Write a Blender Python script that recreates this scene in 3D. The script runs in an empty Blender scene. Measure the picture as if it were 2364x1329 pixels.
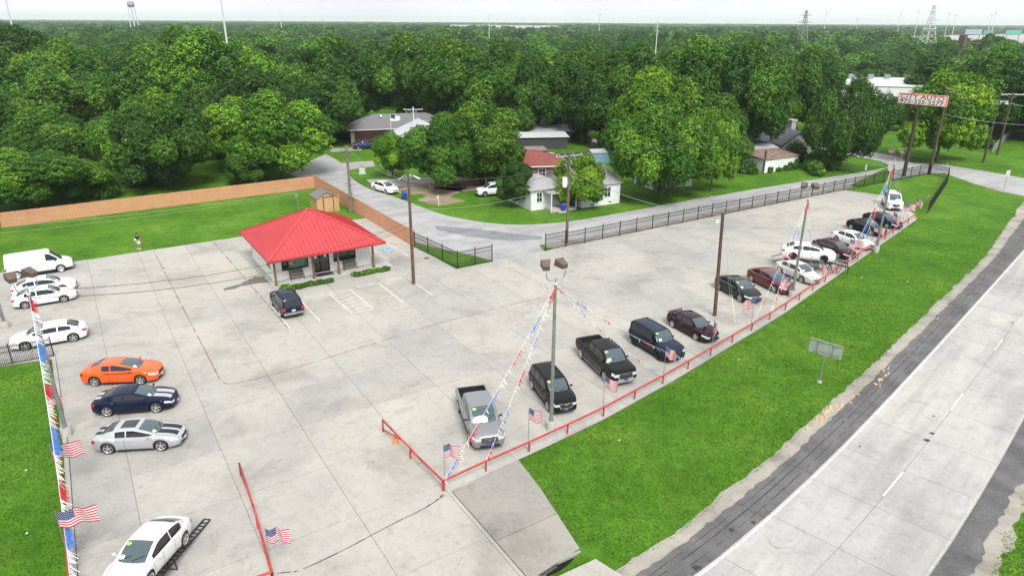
import bpy, math, random
import numpy as np
from mathutils import Vector, Matrix
random.seed(7)
RNG = np.random.default_rng(7)
SC = bpy.context.scene
COL = SC.collection
R = math.radians

# ------------------------------------------------------------------ camera
CAM_H = 23.0
FPX, CX, CY = 1572.0, 1182.0, 664.5          # in photograph pixels (2364 wide)
HY, SL = 50.0, 0.0058                        # horizon height at the centre, its slope
ROLL = math.atan(SL)
PITCH = math.atan((CY - HY) * math.cos(ROLL) / FPX)
cam = bpy.data.cameras.new('camera')
cam_o = bpy.data.objects.new('camera', cam)
COL.objects.link(cam_o)
cam.sensor_width = 36.0
cam.lens = 36.0 * FPX / 2364.0
cam.clip_start = 0.5
cam.clip_end = 20000
cam_o.matrix_world = (Matrix.Translation((0, 0, CAM_H)) @
                      Matrix.Rotation(R(90) - PITCH, 4, 'X') @ Matrix.Rotation(ROLL, 4, 'Z'))
SC.camera = cam_o

# ------------------------------------------------------------------ world, sun, exposure
world = bpy.data.worlds.new('World')
SC.world = world
world.use_nodes = True
wn, wl = world.node_tree.nodes, world.node_tree.links
for n in list(wn):
    wn.remove(n)
SUN_EL, SUN_AZ = 50.0, 160.0                  # azimuth clockwise from +Y
sky = wn.new('ShaderNodeTexSky')
sky.sky_type = 'NISHITA'
sky.sun_disc = False
sky.sun_elevation = R(SUN_EL)
sky.sun_rotation = R(SUN_AZ)
sky.air_density = 1.0
sky.dust_density = 3.0
sky.ozone_density = 1.0
bgs = wn.new('ShaderNodeBackground')
bgs.inputs['Strength'].default_value = 0.10
wl.new(sky.outputs[0], bgs.inputs['Color'])
# overcast cloud layer with soft brighter and darker patches, the same in every direction
tc = wn.new('ShaderNodeTexCoord')
mp = wn.new('ShaderNodeMapping'); mp.inputs['Scale'].default_value = (1, 1, 2.2)
nz = wn.new('ShaderNodeTexNoise'); nz.inputs['Scale'].default_value = 2.3; nz.inputs['Detail'].default_value = 6
cr = wn.new('ShaderNodeValToRGB')
cr.color_ramp.elements[0].position = 0.32; cr.color_ramp.elements[0].color = (1.00, 1.03, 1.08, 1)
cr.color_ramp.elements[1].position = 0.66; cr.color_ramp.elements[1].color = (1.24, 1.245, 1.25, 1)
wl.new(tc.outputs['Generated'], mp.inputs[0]); wl.new(mp.outputs[0], nz.inputs['Vector'])
wl.new(nz.outputs[0], cr.inputs[0])
bgc = wn.new('ShaderNodeBackground'); bgc.inputs['Strength'].default_value = 1.02
wl.new(cr.outputs[0], bgc.inputs['Color'])
mxw = wn.new('ShaderNodeMixShader'); mxw.inputs[0].default_value = 0.90
wl.new(bgs.outputs[0], mxw.inputs[1]); wl.new(bgc.outputs[0], mxw.inputs[2])
wo = wn.new('ShaderNodeOutputWorld')
wl.new(mxw.outputs[0], wo.inputs['Surface'])

sun = bpy.data.lights.new('sun', 'SUN')
sun.energy = 4.3
sun.angle = R(25)
sun.color = (1.0, 0.97, 0.92)
sun_o = bpy.data.objects.new('sun', sun)
COL.objects.link(sun_o)
sd = Vector((math.sin(R(SUN_AZ)) * math.cos(R(SUN_EL)), math.cos(R(SUN_AZ)) * math.cos(R(SUN_EL)), math.sin(R(SUN_EL))))
sun_o.rotation_euler = sd.to_track_quat('Z', 'Y').to_euler()

SC.view_settings.view_transform = 'Standard'
SC.view_settings.look = 'None'
SC.view_settings.gamma = 1.0
SC.view_settings.use_curve_mapping = False
SC.view_settings.exposure = 0.0
SC.render.engine = 'CYCLES'
SC.cycles.use_denoising = True
SC.cycles.max_bounces = 6
SC.cycles.diffuse_bounces = 3
SC.cycles.transparent_max_bounces = 6
SC.cycles.volume_bounces = 1
SC.cycles.volume_max_steps = 64
SC.cycles.sample_clamp_indirect = 6

# ------------------------------------------------------------------ geometry of the place
def G(px, py, z=0.0):
    """Point of the place at height z that the photograph shows at pixel (px, py)."""
    dx, dy = px - CX, -(py - CY)
    c, s = math.cos(ROLL), math.sin(ROLL)
    x, y = dx * c - dy * s, dx * s + dy * c
    fy = FPX * math.cos(PITCH) + y * math.sin(PITCH)
    fz = -FPX * math.sin(PITCH) + y * math.cos(PITCH)
    t = (CAM_H - z) / -fz
    return Vector((x * t, fy * t, z))
def PX(p):
    """Pixel of a point."""
    z = p[2] - CAM_H
    f = p[1] * math.cos(PITCH) - z * math.sin(PITCH)
    y = p[1] * math.sin(PITCH) + z * math.cos(PITCH)
    f = max(f, .01)
    x, y = p[0] * FPX / f, y * FPX / f
    c, s = math.cos(ROLL), math.sin(ROLL)
    return CX + x * c + y * s, CY - (-x * s + y * c)
LOT_A = R(33)
E1 = Vector((math.cos(LOT_A), math.sin(LOT_A), 0))
E2 = Vector((-E1.y, E1.x, 0))
LO = G(1025, 1132)
def LT(u, v, z=0.0):
    """Point from the lot's own axes: u along its street fence, v away from the highway."""
    p = LO + E1 * u + E2 * v
    p.z = z
    return p
def to_lot(p):
    d = Vector((p[0], p[1], 0)) - Vector((LO.x, LO.y, 0))
    return d.dot(E1), d.dot(E2)
def height_at(base, top_py):
    for k in range(1, 6000):
        if PX((base[0], base[1], k * .02))[1] <= top_py:
            return k * .02
    return 10.0

# ------------------------------------------------------------------ mesh helpers
class MB:
    def __init__(s):
        s.v, s.f, s.m = [], [], []
    def add(s, vs, fs, m=0):
        o = len(s.v)
        s.v += [tuple(v) for v in vs]
        s.f += [tuple(i + o for i in f) for f in fs]
        s.m += [m] * len(fs)
        return s
    def box(s, c, d, rz=0.0, m=0, mat=None):
        hx, hy, hz = d[0] / 2, d[1] / 2, d[2] / 2
        cz, sz = math.cos(rz), math.sin(rz)
        vs = []
        for k in (-1, 1):
            for i, j in ((-1, -1), (1, -1), (1, 1), (-1, 1)):
                x, y, z = i * hx, j * hy, k * hz
                if mat is not None:
                    q = mat @ Vector((x, y, z)); x, y, z = q
                vs.append((c[0] + x * cz - y * sz, c[1] + x * sz + y * cz, c[2] + z))
        return s.add(vs, [(3, 2, 1, 0), (4, 5, 6, 7), (0, 1, 5, 4), (1, 2, 6, 5), (2, 3, 7, 6), (3, 0, 4, 7)], m)
    def bar(s, a, b, w, h, m=0):
        """box from a to b, w across, h in height"""
        a, b = Vector(a), Vector(b)
        d = (b - a)
        if d.length < 1e-6: return s
        dn = d.normalized()
        side = dn.cross(Vector((0, 0, 1)))
        if side.length < 1e-3: side = Vector((1, 0, 0))
        side.normalize()
        up = side.cross(dn)
        vs = []
        for p in (a, b):
            for i, j in ((-1, -1), (1, -1), (1, 1), (-1, 1)):
                vs.append(p + side * (i * w / 2) + up * (j * h / 2))
        return s.add(vs, [(0, 1, 2, 3), (7, 6, 5, 4), (0, 4, 5, 1), (1, 5, 6, 2), (2, 6, 7, 3), (3, 7, 4, 0)], m)
    def tube(s, pts, r, n=8, m=0, caps=True):
        pts = [Vector(p) for p in pts]
        if not hasattr(r, '__len__'): r = [r] * len(pts)
        rings = []
        for i, p in enumerate(pts):
            d = (pts[min(i + 1, len(pts) - 1)] - pts[max(i - 1, 0)]).normalized()
            a = d.cross(Vector((0, 0, 1)))
            if a.length < 1e-3: a = Vector((1, 0, 0))
            a.normalize(); b = a.cross(d)
            rings.append([p + (a * math.cos(2 * math.pi * k / n) + b * math.sin(2 * math.pi * k / n)) * r[i] for k in range(n)])
        vs = [v for q in rings for v in q]
        fs = []
        for i in range(len(pts) - 1):
            for k in range(n):
                k2 = (k + 1) % n
                fs.append((i * n + k, i * n + k2, (i + 1) * n + k2, (i + 1) * n + k))
        if caps:
            fs.append(tuple(range(n - 1, -1, -1)))
            fs.append(tuple((len(pts) - 1) * n + k for k in range(n)))
        return s.add(vs, fs, m)
    def lathe(s, prof, n=16, axis='Z', c=(0, 0, 0), m=0):
        """prof: list of (r, h)"""
        vs, fs = [], []
        for r_, h in prof:
            for k in range(n):
                a = 2 * math.pi * k / n
                x, y = r_ * math.cos(a), r_ * math.sin(a)
                p = (x, y, h) if axis == 'Z' else (x, h, y)
                vs.append((p[0] + c[0], p[1] + c[1], p[2] + c[2]))
        for i in range(len(prof) - 1):
            for k in range(n):
                k2 = (k + 1) % n
                fs.append((i * n + k, i * n + k2, (i + 1) * n + k2, (i + 1) * n + k))
        return s.add(vs, fs, m)
    def poly(s, pts, z0, z1=None, m=0):
        """flat polygon at z0, or a prism down to z1"""
        n = len(pts)
        vs = [(p[0], p[1], z0) for p in pts]
        if z1 is None:
            return s.add(vs, [tuple(range(n))], m)
        vs += [(p[0], p[1], z1) for p in pts]
        fs = [tuple(range(n))] + [(i, n + i, n + (i + 1) % n, (i + 1) % n) for i in range(n)]
        return s.add(vs, fs, m)
    def mesh(s, name, mats, smooth=False, sharp=None):
        me = bpy.data.meshes.new(name)
        me.from_pydata(s.v, [], s.f)
        for m in (mats if isinstance(mats, (list, tuple)) else [mats]):
            me.materials.append(m)
        if any(s.m):
            me.polygons.foreach_set('material_index', s.m)
        if smooth:
            me.polygons.foreach_set('use_smooth', [True] * len(s.f))
            if sharp: me.set_sharp_from_angle(angle=R(sharp))
        me.update()
        return me

def link(name, data, parent=None, loc=None):
    o = bpy.data.objects.new(name, data)
    COL.objects.link(o)
    if parent is not None: o.parent = parent
    if loc is not None: o.location = loc
    return o
def tag(o, label=None, cat=None, group=None, kind=None):
    if label: o['label'] = label
    if cat: o['category'] = cat
    if group: o['group'] = group
    if kind: o['kind'] = kind
    return o
def thing(name, label, cat, loc=(0, 0, 0), rz=0.0, group=None):
    o = link(name, None)
    o.empty_display_size = 0.3
    o.location = loc
    o.rotation_euler = (0, 0, rz)
    return tag(o, label, cat, group)
def part(name, mb, mat, parent, smooth=False, sharp=None, world=False, kind=None, label=None):
    """a part in its parent's coordinates; world=True: built in world coordinates under an unrotated Empty"""
    if world:
        off = parent.location
        mb.v = [(v[0] - off[0], v[1] - off[1], v[2] - off[2]) for v in mb.v]
    o = link(name, mb.mesh(name, mat, smooth, sharp), parent)
    if kind: o['kind'] = kind
    if label: o['label'] = label
    return o
def kids(o):
    return [c for c in o.children]
def copy_tree(o, parent=None):
    c = o.copy(); COL.objects.link(c); c.parent = parent
    for ch in kids(o): copy_tree(ch, c)
    return c
def clip(poly, cell):
    """Sutherland-Hodgman: polygon clipped by a convex counter-clockwise cell"""
    out = list(poly)
    for i in range(len(cell)):
        a, b = cell[i], cell[(i + 1) % len(cell)]
        ex, ey = b[0] - a[0], b[1] - a[1]
        inp, out = out, []
        if not inp: return []
        sd_ = [ex * (p[1] - a[1]) - ey * (p[0] - a[0]) for p in inp]
        for j in range(len(inp)):
            p, q, sp, sq = inp[j - 1], inp[j], sd_[j - 1], sd_[j]
            if sp * sq < 0:
                t = sp / (sp - sq)
                out.append((p[0] + (q[0] - p[0]) * t, p[1] + (q[1] - p[1]) * t))
            if sq >= 0: out.append(q)
    res = []
    for p in out:
        if not res or abs(p[0] - res[-1][0]) + abs(p[1] - res[-1][1]) > 1e-3: res.append(p)
    return res if len(res) > 2 else []
def area(p):
    return abs(sum(p[i - 1][0] * p[i][1] - p[i][0] * p[i - 1][1] for i in range(len(p)))) / 2
def inside(p, poly):
    c = False
    for i in range(len(poly)):
        a, b = poly[i - 1], poly[i]
        if (a[1] > p[1]) != (b[1] > p[1]) and p[0] < (b[0] - a[0]) * (p[1] - a[1]) / (b[1] - a[1]) + a[0]:
            c = not c
    return c
def spline(pts, n=8):
    """Catmull-Rom through 2-D/3-D points"""
    P = [Vector(p) for p in pts]
    P = [P[0]] + P + [P[-1]]
    out = []
    for i in range(1, len(P) - 2):
        for k in range(n):
            t = k / n
            out.append(.5 * ((2 * P[i]) + (P[i + 1] - P[i - 1]) * t + (2 * P[i - 1] - 5 * P[i] + 4 * P[i + 1] - P[i + 2]) * t * t
                             + (3 * P[i] - P[i - 1] - 3 * P[i + 1] + P[i + 2]) * t ** 3))
    out.append(P[-2])
    return out

# ------------------------------------------------------------------ materials
def new_mat(name):
    m = bpy.data.materials.new(name); m.use_nodes = True
    return m, m.node_tree.nodes, m.node_tree.links, m.node_tree.nodes['Principled BSDF']
def plain(name, col, rough=.6, metal=0.0, coat=0.0, spec=.5, vary=.0, scale=3.0, bump=0.0):
    m, n, l, b = new_mat(name)
    b.inputs['Base Color'].default_value = (*col, 1)
    b.inputs['Roughness'].default_value = rough
    b.inputs['Metallic'].default_value = metal
    b.inputs['Coat Weight'].default_value = coat
    b.inputs['Coat Roughness'].default_value = .04
    b.inputs['Specular IOR Level'].default_value = spec
    if vary:
        g = n.new('ShaderNodeNewGeometry')
        t = n.new('ShaderNodeTexNoise'); t.inputs['Scale'].default_value = scale; t.inputs['Detail'].default_value = 5
        l.new(g.outputs['Position'], t.inputs['Vector'])
        r_ = n.new('ShaderNodeMapRange')
        r_.inputs['To Min'].default_value = 1 - vary; r_.inputs['To Max'].default_value = 1 + vary
        r_.inputs['From Min'].default_value = .3; r_.inputs['From Max'].default_value = .7
        l.new(t.outputs[0], r_.inputs[0])
        x = n.new('ShaderNodeVectorMath'); x.operation = 'SCALE'
        x.inputs[0].default_value = col
        l.new(r_.outputs[0], x.inputs['Scale'])
        l.new(x.outputs[0], b.inputs['Base Color'])
        if bump:
            bp = n.new('ShaderNodeBump'); bp.inputs['Strength'].default_value = bump; bp.inputs['Distance'].default_value = .02
            l.new(t.outputs[0], bp.inputs['Height']); l.new(bp.outputs[0], b.inputs['Normal'])
    return m
def N(n, l, scale, detail=4, vec=None, rough=.55, dist=0.0):
    t = n.new('ShaderNodeTexNoise')
    t.inputs['Scale'].default_value = scale; t.inputs['Detail'].default_value = detail
    t.inputs['Roughness'].default_value = rough; t.inputs['Distortion'].default_value = dist
    if vec is not None: l.new(vec, t.inputs['Vector'])
    return t.outputs[0]
def RAMP(n, l, src, stops):
    r_ = n.new('ShaderNodeValToRGB')
    e = r_.color_ramp.elements
    while len(e) < len(stops): e.new(.5)
    for k, (p, c) in enumerate(stops):
        e[k].position = p
        e[k].color = (*c, 1) if hasattr(c, '__len__') else (c, c, c, 1)
    l.new(src, r_.inputs[0])
    return r_.outputs[0]
def MIX(n, l, fac, a, b, mode='MIX'):
    x = n.new('ShaderNodeMix'); x.data_type = 'RGBA'; x.blend_type = mode
    for s_, i in ((fac, 0), (a, 6), (b, 7)):
        if hasattr(s_, 'is_output'): l.new(s_, x.inputs[i])
        elif hasattr(s_, '__len__'): x.inputs[i].default_value = (*s_, 1)
        else: x.inputs[i].default_value = s_
    return x.outputs[2]
def BUMP(n, l, b, src, strength, dist=.03):
    bp = n.new('ShaderNodeBump'); bp.inputs['Strength'].default_value = strength; bp.inputs['Distance'].default_value = dist
    l.new(src, bp.inputs['Height']); l.new(bp.outputs[0], b.inputs['Normal'])
def POS(n, l, rz=0.0, scale=(1, 1, 1)):
    g = n.new('ShaderNodeNewGeometry')
    m_ = n.new('ShaderNodeMapping'); m_.inputs['Rotation'].default_value = (0, 0, rz); m_.inputs['Scale'].default_value = scale
    l.new(g.outputs['Position'], m_.inputs[0])
    m_.inputs['Scale'].default_value = (1, 1, 1)
    if scale == (1, 1, 1): return m_.outputs[0]
    m2 = n.new('ShaderNodeMapping'); m2.inputs['Scale'].default_value = scale
    l.new(m_.outputs[0], m2.inputs[0])
    return m2.outputs[0]

def mk_grass(name, dark, mid, light, dry=.25):
    m, n, l, b = new_mat(name)
    p = POS(n, l)
    c1 = RAMP(n, l, N(n, l, .16, 5, p), [(.32, dark), (.5, mid), (.70, light)])
    fine = N(n, l, 9.0, 6, p, .75)
    c2 = MIX(n, l, .85, c1, RAMP(n, l, fine, [(.25, .55), (.5, .98), (.72, 1.4)]), 'MULTIPLY')
    mott = N(n, l, 1.1, 5, p, .65)
    c3 = MIX(n, l, .8, c2, RAMP(n, l, mott, [(.3, .68), (.52, 1.0), (.72, 1.25)]), 'MULTIPLY')
    dr = RAMP(n, l, N(n, l, .45, 6, p, .7, .6), [(.60, 0.0), (.74, dry)])
    c4 = MIX(n, l, dr, c3, (.17, .18, .045))
    l.new(c4, b.inputs['Base Color'])
    b.inputs['Roughness'].default_value = .9
    b.inputs['Specular IOR Level'].default_value = .15
    BUMP(n, l, b, fine, .6, .08)
    return m
M_GRASS = mk_grass('lawn_grass', (.045, .128, .007), (.068, .170, .011), (.105, .215, .020))
M_GRASS2 = mk_grass('rough_grass', (.030, .085, .008), (.045, .125, .010), (.07, .165, .015), .35)

def mk_concrete(name, base, stain, joint_dir=0.0, streak=.0, tv=1.0):
    m, n, l, b = new_mat(name)
    p = POS(n, l)
    oi = n.new('ShaderNodeObjectInfo')
    c = RAMP(n, l, N(n, l, .22, 7, p, .62, .4), [(.30, tuple(x * stain for x in base)), (.47, base), (.75, tuple(x * 1.10 for x in base))])
    tint = RAMP(n, l, oi.outputs['Random'], [(0, (.88, .88, .885)), (.5, (1, .99, .97)), (1, (1.08, 1.06, 1.03))])
    c = MIX(n, l, tv, c, tint, 'MULTIPLY')
    mid = N(n, l, 1.5, 8, p, .72, 1.2)
    c = MIX(n, l, .9, c, RAMP(n, l, mid, [(.28, .72), (.46, .96), (.7, 1.06)]), 'MULTIPLY')
    big = N(n, l, .055, 4, p, .6, .8)
    c = MIX(n, l, .9, c, RAMP(n, l, big, [(.36, (.86, .86, .87)), (.50, (1, 1, 1)), (.62, (1.05, 1.03, .98))]), 'MULTIPLY')
    brn = RAMP(n, l, N(n, l, .5, 6, p, .7, .5), [(.60, 0.0), (.74, .32)])
    c = MIX(n, l, brn, c, tuple(x * q for x, q in zip(base, (.86, .79, .66))))
    dk = RAMP(n, l, N(n, l, .16, 8, p, .72, 1.6), [(.56, 0.0), (.68, .48), (.82, .7)])
    c = MIX(n, l, dk, c, tuple(x * .66 for x in base))
    sp = N(n, l, 14, 3, p, .8)
    c = MIX(n, l, .6, c, RAMP(n, l, sp, [(.25, .72), (.5, 1.0), (.8, 1.12)]), 'MULTIPLY')
    if streak:
        ps = POS(n, l, -joint_dir, (.08, .8, 1))
        c = MIX(n, l, streak, c, RAMP(n, l, N(n, l, 1.0, 5, ps, .6), [(.35, .70), (.55, 1.02)]), 'MULTIPLY')
    # hairline cracks
    vo = n.new('ShaderNodeTexVoronoi'); vo.feature = 'DISTANCE_TO_EDGE'; vo.inputs['Scale'].default_value = .16
    wp = n.new('ShaderNodeVectorMath'); wp.operation = 'ADD'
    nzv = n.new('ShaderNodeTexNoise'); nzv.inputs['Scale'].default_value = .8; l.new(p, nzv.inputs['Vector'])
    l.new(p, wp.inputs[0]); l.new(nzv.outputs[1], wp.inputs[1]); l.new(wp.outputs[0], vo.inputs['Vector'])
    ck = RAMP(n, l, vo.outputs['Distance'], [(0, 0.7), (.0022, 0.0)])
    gate = RAMP(n, l, N(n, l, .12, 2, p), [(.60, 0.0), (.66, .7)])
    ckm = MIX(n, l, 1.0, ck, gate, 'MULTIPLY')
    c = MIX(n, l, ckm, c, (.08, .075, .07))
    l.new(c, b.inputs['Base Color'])
    b.inputs['Roughness'].default_value = .85
    b.inputs['Specular IOR Level'].default_value = .3
    BUMP(n, l, b, sp, .25, .01)
    return m
M_CONC = mk_concrete('lot_concrete', (.365, .357, .336), .76, tv=.75)
M_CONC_DARK = mk_concrete('apron_concrete', (.295, .286, .266), .68)
M_HWY = mk_concrete('highway_concrete', (.395, .392, .382), .88, R(46), .62, .45)
M_JOINT = plain('joint_filler', (.15, .14, .125), .9, vary=.4, scale=2)
M_DIRTJ = plain('worn_red_joint', (.19, .125, .105), .9, vary=.5, scale=1.4)
def mk_asphalt(name, base, lo=.6, hi=1.4, rot=0.0):
    m, n, l, b = new_mat(name)
    p = POS(n, l)
    c = RAMP(n, l, N(n, l, .35, 6, p, .65, .5), [(.3, tuple(x * lo for x in base)), (.5, base), (.72, tuple(x * hi for x in base))])
    ps = POS(n, l, -rot, (.06, .9, 1))
    c = MIX(n, l, .45, c, RAMP(n, l, N(n, l, .6, 6, ps), [(.35, .72), (.6, 1.08)]), 'MULTIPLY')
    sp = N(n, l, 18, 4, p, .8)
    c = MIX(n, l, .8, c, RAMP(n, l, sp, [(.3, .6), (.5, 1.0), (.72, 1.5)]), 'MULTIPLY')
    l.new(c, b.inputs['Base Color'])
    b.inputs['Roughness'].default_value = .9
    b.inputs['Specular IOR Level'].default_value = .25
    BUMP(n, l, b, sp, .5, .015)
    return m
M_ASPH = mk_asphalt('old_asphalt', (.120, .118, .120), rot=R(46))
M_STREET = mk_asphalt('weathered_street', (.335, .335, .34), .82, 1.15, R(33))
M_STREET2 = mk_asphalt('street_patch', (.20, .205, .215), .85, 1.15, R(33))
M_GRAVEL = mk_asphalt('gravel_dirt', (.30, .28, .245), .55, 1.25)
M_DIRT = mk_asphalt('bare_dirt', (.27, .215, .15), .6, 1.3)
M_MULCH = plain('dark_soil', (.05, .035, .022), .95, vary=.5, scale=6, bump=.5)
M_PAINTW = plain('road_paint_white', (.54, .54, .525), .7, vary=.25, scale=5)
M_LINE = plain('worn_line_white', (.49, .49, .48), .7, vary=.25, scale=4)
M_PAINTB = plain('road_paint_blue', (.16, .33, .50), .7, vary=.35, scale=5)
M_RED = plain('red_pipe_paint', (.40, .035, .025), .45, vary=.22, scale=4)
M_BLACKM = plain('black_metal', (.012, .012, .013), .45)
M_GALV = plain('galvanised_steel', (.33, .35, .35), .45, .6, vary=.15)
M_GREYP = plain('grey_pole_paint', (.19, .21, .20), .5, .2, vary=.2, scale=2)
M_BRONZE = plain('bronze_paint', (.13, .095, .075), .5, .2, vary=.15)
M_WHITE = plain('white_paint', (.72, .73, .74), .6, vary=.08)
M_WOODP = plain('creosote_pole', (.085, .058, .042), .85, vary=.45, scale=5, bump=.4)
M_INSUL = plain('insulator_grey', (.55, .57, .58), .3)
M_CABLE = plain('cable_rubber', (.03, .03, .03), .6)
M_CABLEL = plain('bare_aluminium_wire', (.38, .40, .40), .45, .5)
def mk_glass(name, col=(.012, .017, .020), ior=1.75, rough=.03):
    m, n, l, b = new_mat(name)
    b.inputs['Base Color'].default_value = (*col, 1)
    b.inputs['Roughness'].default_value = rough
    b.inputs['IOR'].default_value = ior
    b.inputs['Specular IOR Level'].default_value = .6
    b.inputs['Coat Weight'].default_value = .25
    b.inputs['Coat Roughness'].default_value = .05
    return m
M_GLASS = mk_glass('tinted_glass', (.008, .012, .016), 1.5, .05)
M_WSG = mk_glass('windshield_glass', (.045, .075, .085), 1.65, .08)
M_WINDOW = mk_glass('window_glass', (.015, .018, .02), 1.5)
print('setup ok')
# ------------------------------------------------------------------ ground, lot, roads
GZ = -0.08
def struct(name, mb, mat, smooth=False):
    o = link(name, mb.mesh(name, mat, smooth)); o['kind'] = 'structure'; return o
def P2(lst, z=0.0):
    return [tuple(G(x, y, z))[:2] for x, y in lst]
def ragged(pts, amp, step=.5, seed=1, closed=True):
    """polygon with its edges broken up irregularly"""
    rr = random.Random(seed); out = []
    for i in range(len(pts) if closed else len(pts) - 1):
        a, b = Vector(pts[i][:2]), Vector(pts[(i + 1) % len(pts)][:2])
        n = max(1, int((b - a).length / step))
        for k in range(n):
            p = a.lerp(b, k / n)
            out.append((p.x + rr.uniform(-amp, amp), p.y + rr.uniform(-amp, amp)))
    if not closed: out.append(tuple(pts[-1][:2]))
    return out

# ditch with the culvert mouth beside the driveway: the ground sheet leaves room for it
DX0, DY0, DX1, DY1 = 1.0, 22.0, 4.6, 25.4
g = MB()
F_ = 9000
for x0, y0, x1, y1 in ((-F_, -300, DX0, F_), (DX1, -300, F_, F_), (DX0, -300, DX1, DY0), (DX0, DY1, DX1, F_)):
    g.add([(x0, y0, GZ), (x1, y0, GZ), (x1, y1, GZ), (x0, y1, GZ)], [(0, 1, 2, 3)])
struct('ground', g, M_GRASS)

# highway frame: u along it, v to its right
HWO = G(1600, 1329)
hw2 = G(2364, 540)
HWD = Vector((hw2.x - HWO.x, hw2.y - HWO.y, 0)).normalized()
HWA = math.atan2(HWD.y, HWD.x)
HWN = Vector((HWD.y, -HWD.x, 0))
def HP(u, v, z=0.0):
    bend = 1.15 * (1 - math.exp(-u / 9)) if u > 0 else max(-1.0, u * .128)
    p = HWO + HWD * u + HWN * (v + bend); p.z = z; return p

# concrete lot: outline in lot axes
lot_px_far = to_lot(G(1938, 440))
lot_px_end = to_lot(G(2118, 503))
rail_end = to_lot(G(2125, 500))
L_OUT = [(-16.75, -9), (0.15, -9), (0.15, 0.12), (0, -0.30), (2.7, -.55), rail_end, lot_px_end, (84.0, 25.4), (82.2, 30.0),
         (17.0, 30.0), (16.6, 45.0), (16.6, 52.6), (-22.0, 52.6), (-22.0, 29.6), (-16.9, 28.6)]
pp = [(1025, 1132), (1122, 1086), (1222, 1041), (1310, 1000), (1393, 960), (1465, 920), (1530, 885), (1588, 851), (1640, 820), (1690, 790), (1735, 763), (1776, 738), (1812, 715)]
RP = [G(*p) for p in pp]
_far = G(2112, 505); _d = _far - RP[-1]; _n = int(_d.length / 3.05)
RP += [RP[-1] + _d * (k / _n) for k in range(1, _n + 1)]
EDGE = [(to_lot(p)[0] + .10, to_lot(p)[1] - .22) for p in RP]
L_OUT = [(-16.4, -9), (0.3, -9), (0.3, -0.25)] + EDGE[1:] + [(rail_end[0] + .6, rail_end[1] + 1.0), (84.0, 25.4), (82.2, 30.0),
         (17.0, 30.0), (16.6, 45.0), (16.6, 52.6), (-22.0, 52.6), (-22.0, 29.6), (-16.85, 28.6), (-16.45, 15)]
def lotpoly(pts): return [tuple(LT(u, v))[:2] for u, v in pts]
lot = link('parking_lot', None); lot['kind'] = 'structure'; lot.location = LT(0, 0)
def shrink(p, d):
    c = Vector((sum(q[0] for q in p) / len(p), sum(q[1] for q in p) / len(p)))
    return [tuple(Vector(q) + (c - Vector(q)).normalized() * d) for q in p]
base = MB().poly(lotpoly(L_OUT), -.035, -.3)
part('joint_bed', base, M_JOINT, lot, world=True)
us = [0.1 + 4.6 * k for k in range(-5, 20)]
vs_ = [-9.2, -4.2, 0.6, 5.3, 10.1, 14.7, 19.3, 24.7, 29.6, 34.2, 39.0, 43.6, 48.2, 53]
for i in range(len(us) - 1):
    for j in range(len(vs_) - 1):
        g_ = .011
        cell = [(us[i] + g_, vs_[j] + g_), (us[i + 1] - g_, vs_[j] + g_), (us[i + 1] - g_, vs_[j + 1] - g_), (us[i] + g_, vs_[j + 1] - g_)]
        q = clip(L_OUT, cell)
        if len(q) < 3 or area(q) < .25: continue
        pts = lotpoly(q)
        c = Vector((sum(p[0] for p in pts) / len(pts), sum(p[1] for p in pts) / len(pts), 0))
        dz = random.uniform(-.004, 0)
        mb = MB().poly([(p[0] - c.x, p[1] - c.y) for p in pts], dz, -.2)
        o = link('slab', mb.mesh('slab', M_CONC), lot, c - lot.location)
# kerb along the left edge of the lot
kb = MB()
kb.poly(lotpoly([(-16.64, -9), (-16.42, -9), (-16.47, 15), (-16.87, 28.6), (-17.1, 28.6), (-16.69, 15)]), .13, -.2)
part('kerb', kb, M_CONC, lot, world=True)
# worn red traces of an old kerb line, with their rounded corners
def strip_line(pts, w, z, mb=None, gap=0.0, seed=3):
    mb = mb or MB(); rr = random.Random(seed)
    for a, b in zip(pts[:-1], pts[1:]):
        a, b = Vector((a[0], a[1], 0)), Vector((b[0], b[1], 0))
        n = max(1, int((b - a).length / .35))
        d = (b - a).normalized(); s_ = Vector((-d.y, d.x, 0))
        for k in range(n):
            if rr.random() < gap: continue
            ww = w * rr.uniform(.55, 1.15)
            p, q = a.lerp(b, k / n), a.lerp(b, (k + 1) / n)
            mb.add([(*(p - s_ * ww / 2).xy, z), (*(q - s_ * ww / 2).xy, z), (*(q + s_ * ww / 2).xy, z), (*(p + s_ * ww / 2).xy, z)], [(0, 1, 2, 3)])
    return mb
red = MB()
ptsL = [LT(-7.6, 52), LT(-7.45, 20.2)] + [LT(-6.6 - .85 * math.cos(R(a)), 18.9 + -1.2 * math.sin(R(a))) for a in (0, 25, 50, 75, 90)] + [LT(-4.4, 17.6), LT(9.5, 19.2)]
strip_line([p[:2] for p in ptsL], .085, .004, red, .15)
strip_line([LT(-1.6, 52)[:2], LT(-1.1, 24.7)[:2]], .10, .004, red, .15, 5)
strip_line([LT(9.5, 19.2)[:2]] + [LT(17, 19.4)[:2]] + [LT(19.6 + 2.2 * math.sin(R(a)), 21.6 - 2.2 * math.cos(R(a)))[:2] for a in (0, 30, 60, 90)] + [LT(21.6, 29.4)[:2]], .07, .004, red, .35, 6)
strip_line([LT(26.6, 19.6)[:2]] + [LT(28.8 - 2.4 * math.cos(R(a)) * 1.0, 21.9 - 2.4 * math.sin(R(a)))[:2] for a in (60, 30, 0)] + [LT(26.9, 29.4)[:2]], .07, .004, red, .35, 7)
part('worn_kerb_trace', red, M_DIRTJ, lot, world=True)['kind'] = 'stuff'
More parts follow.
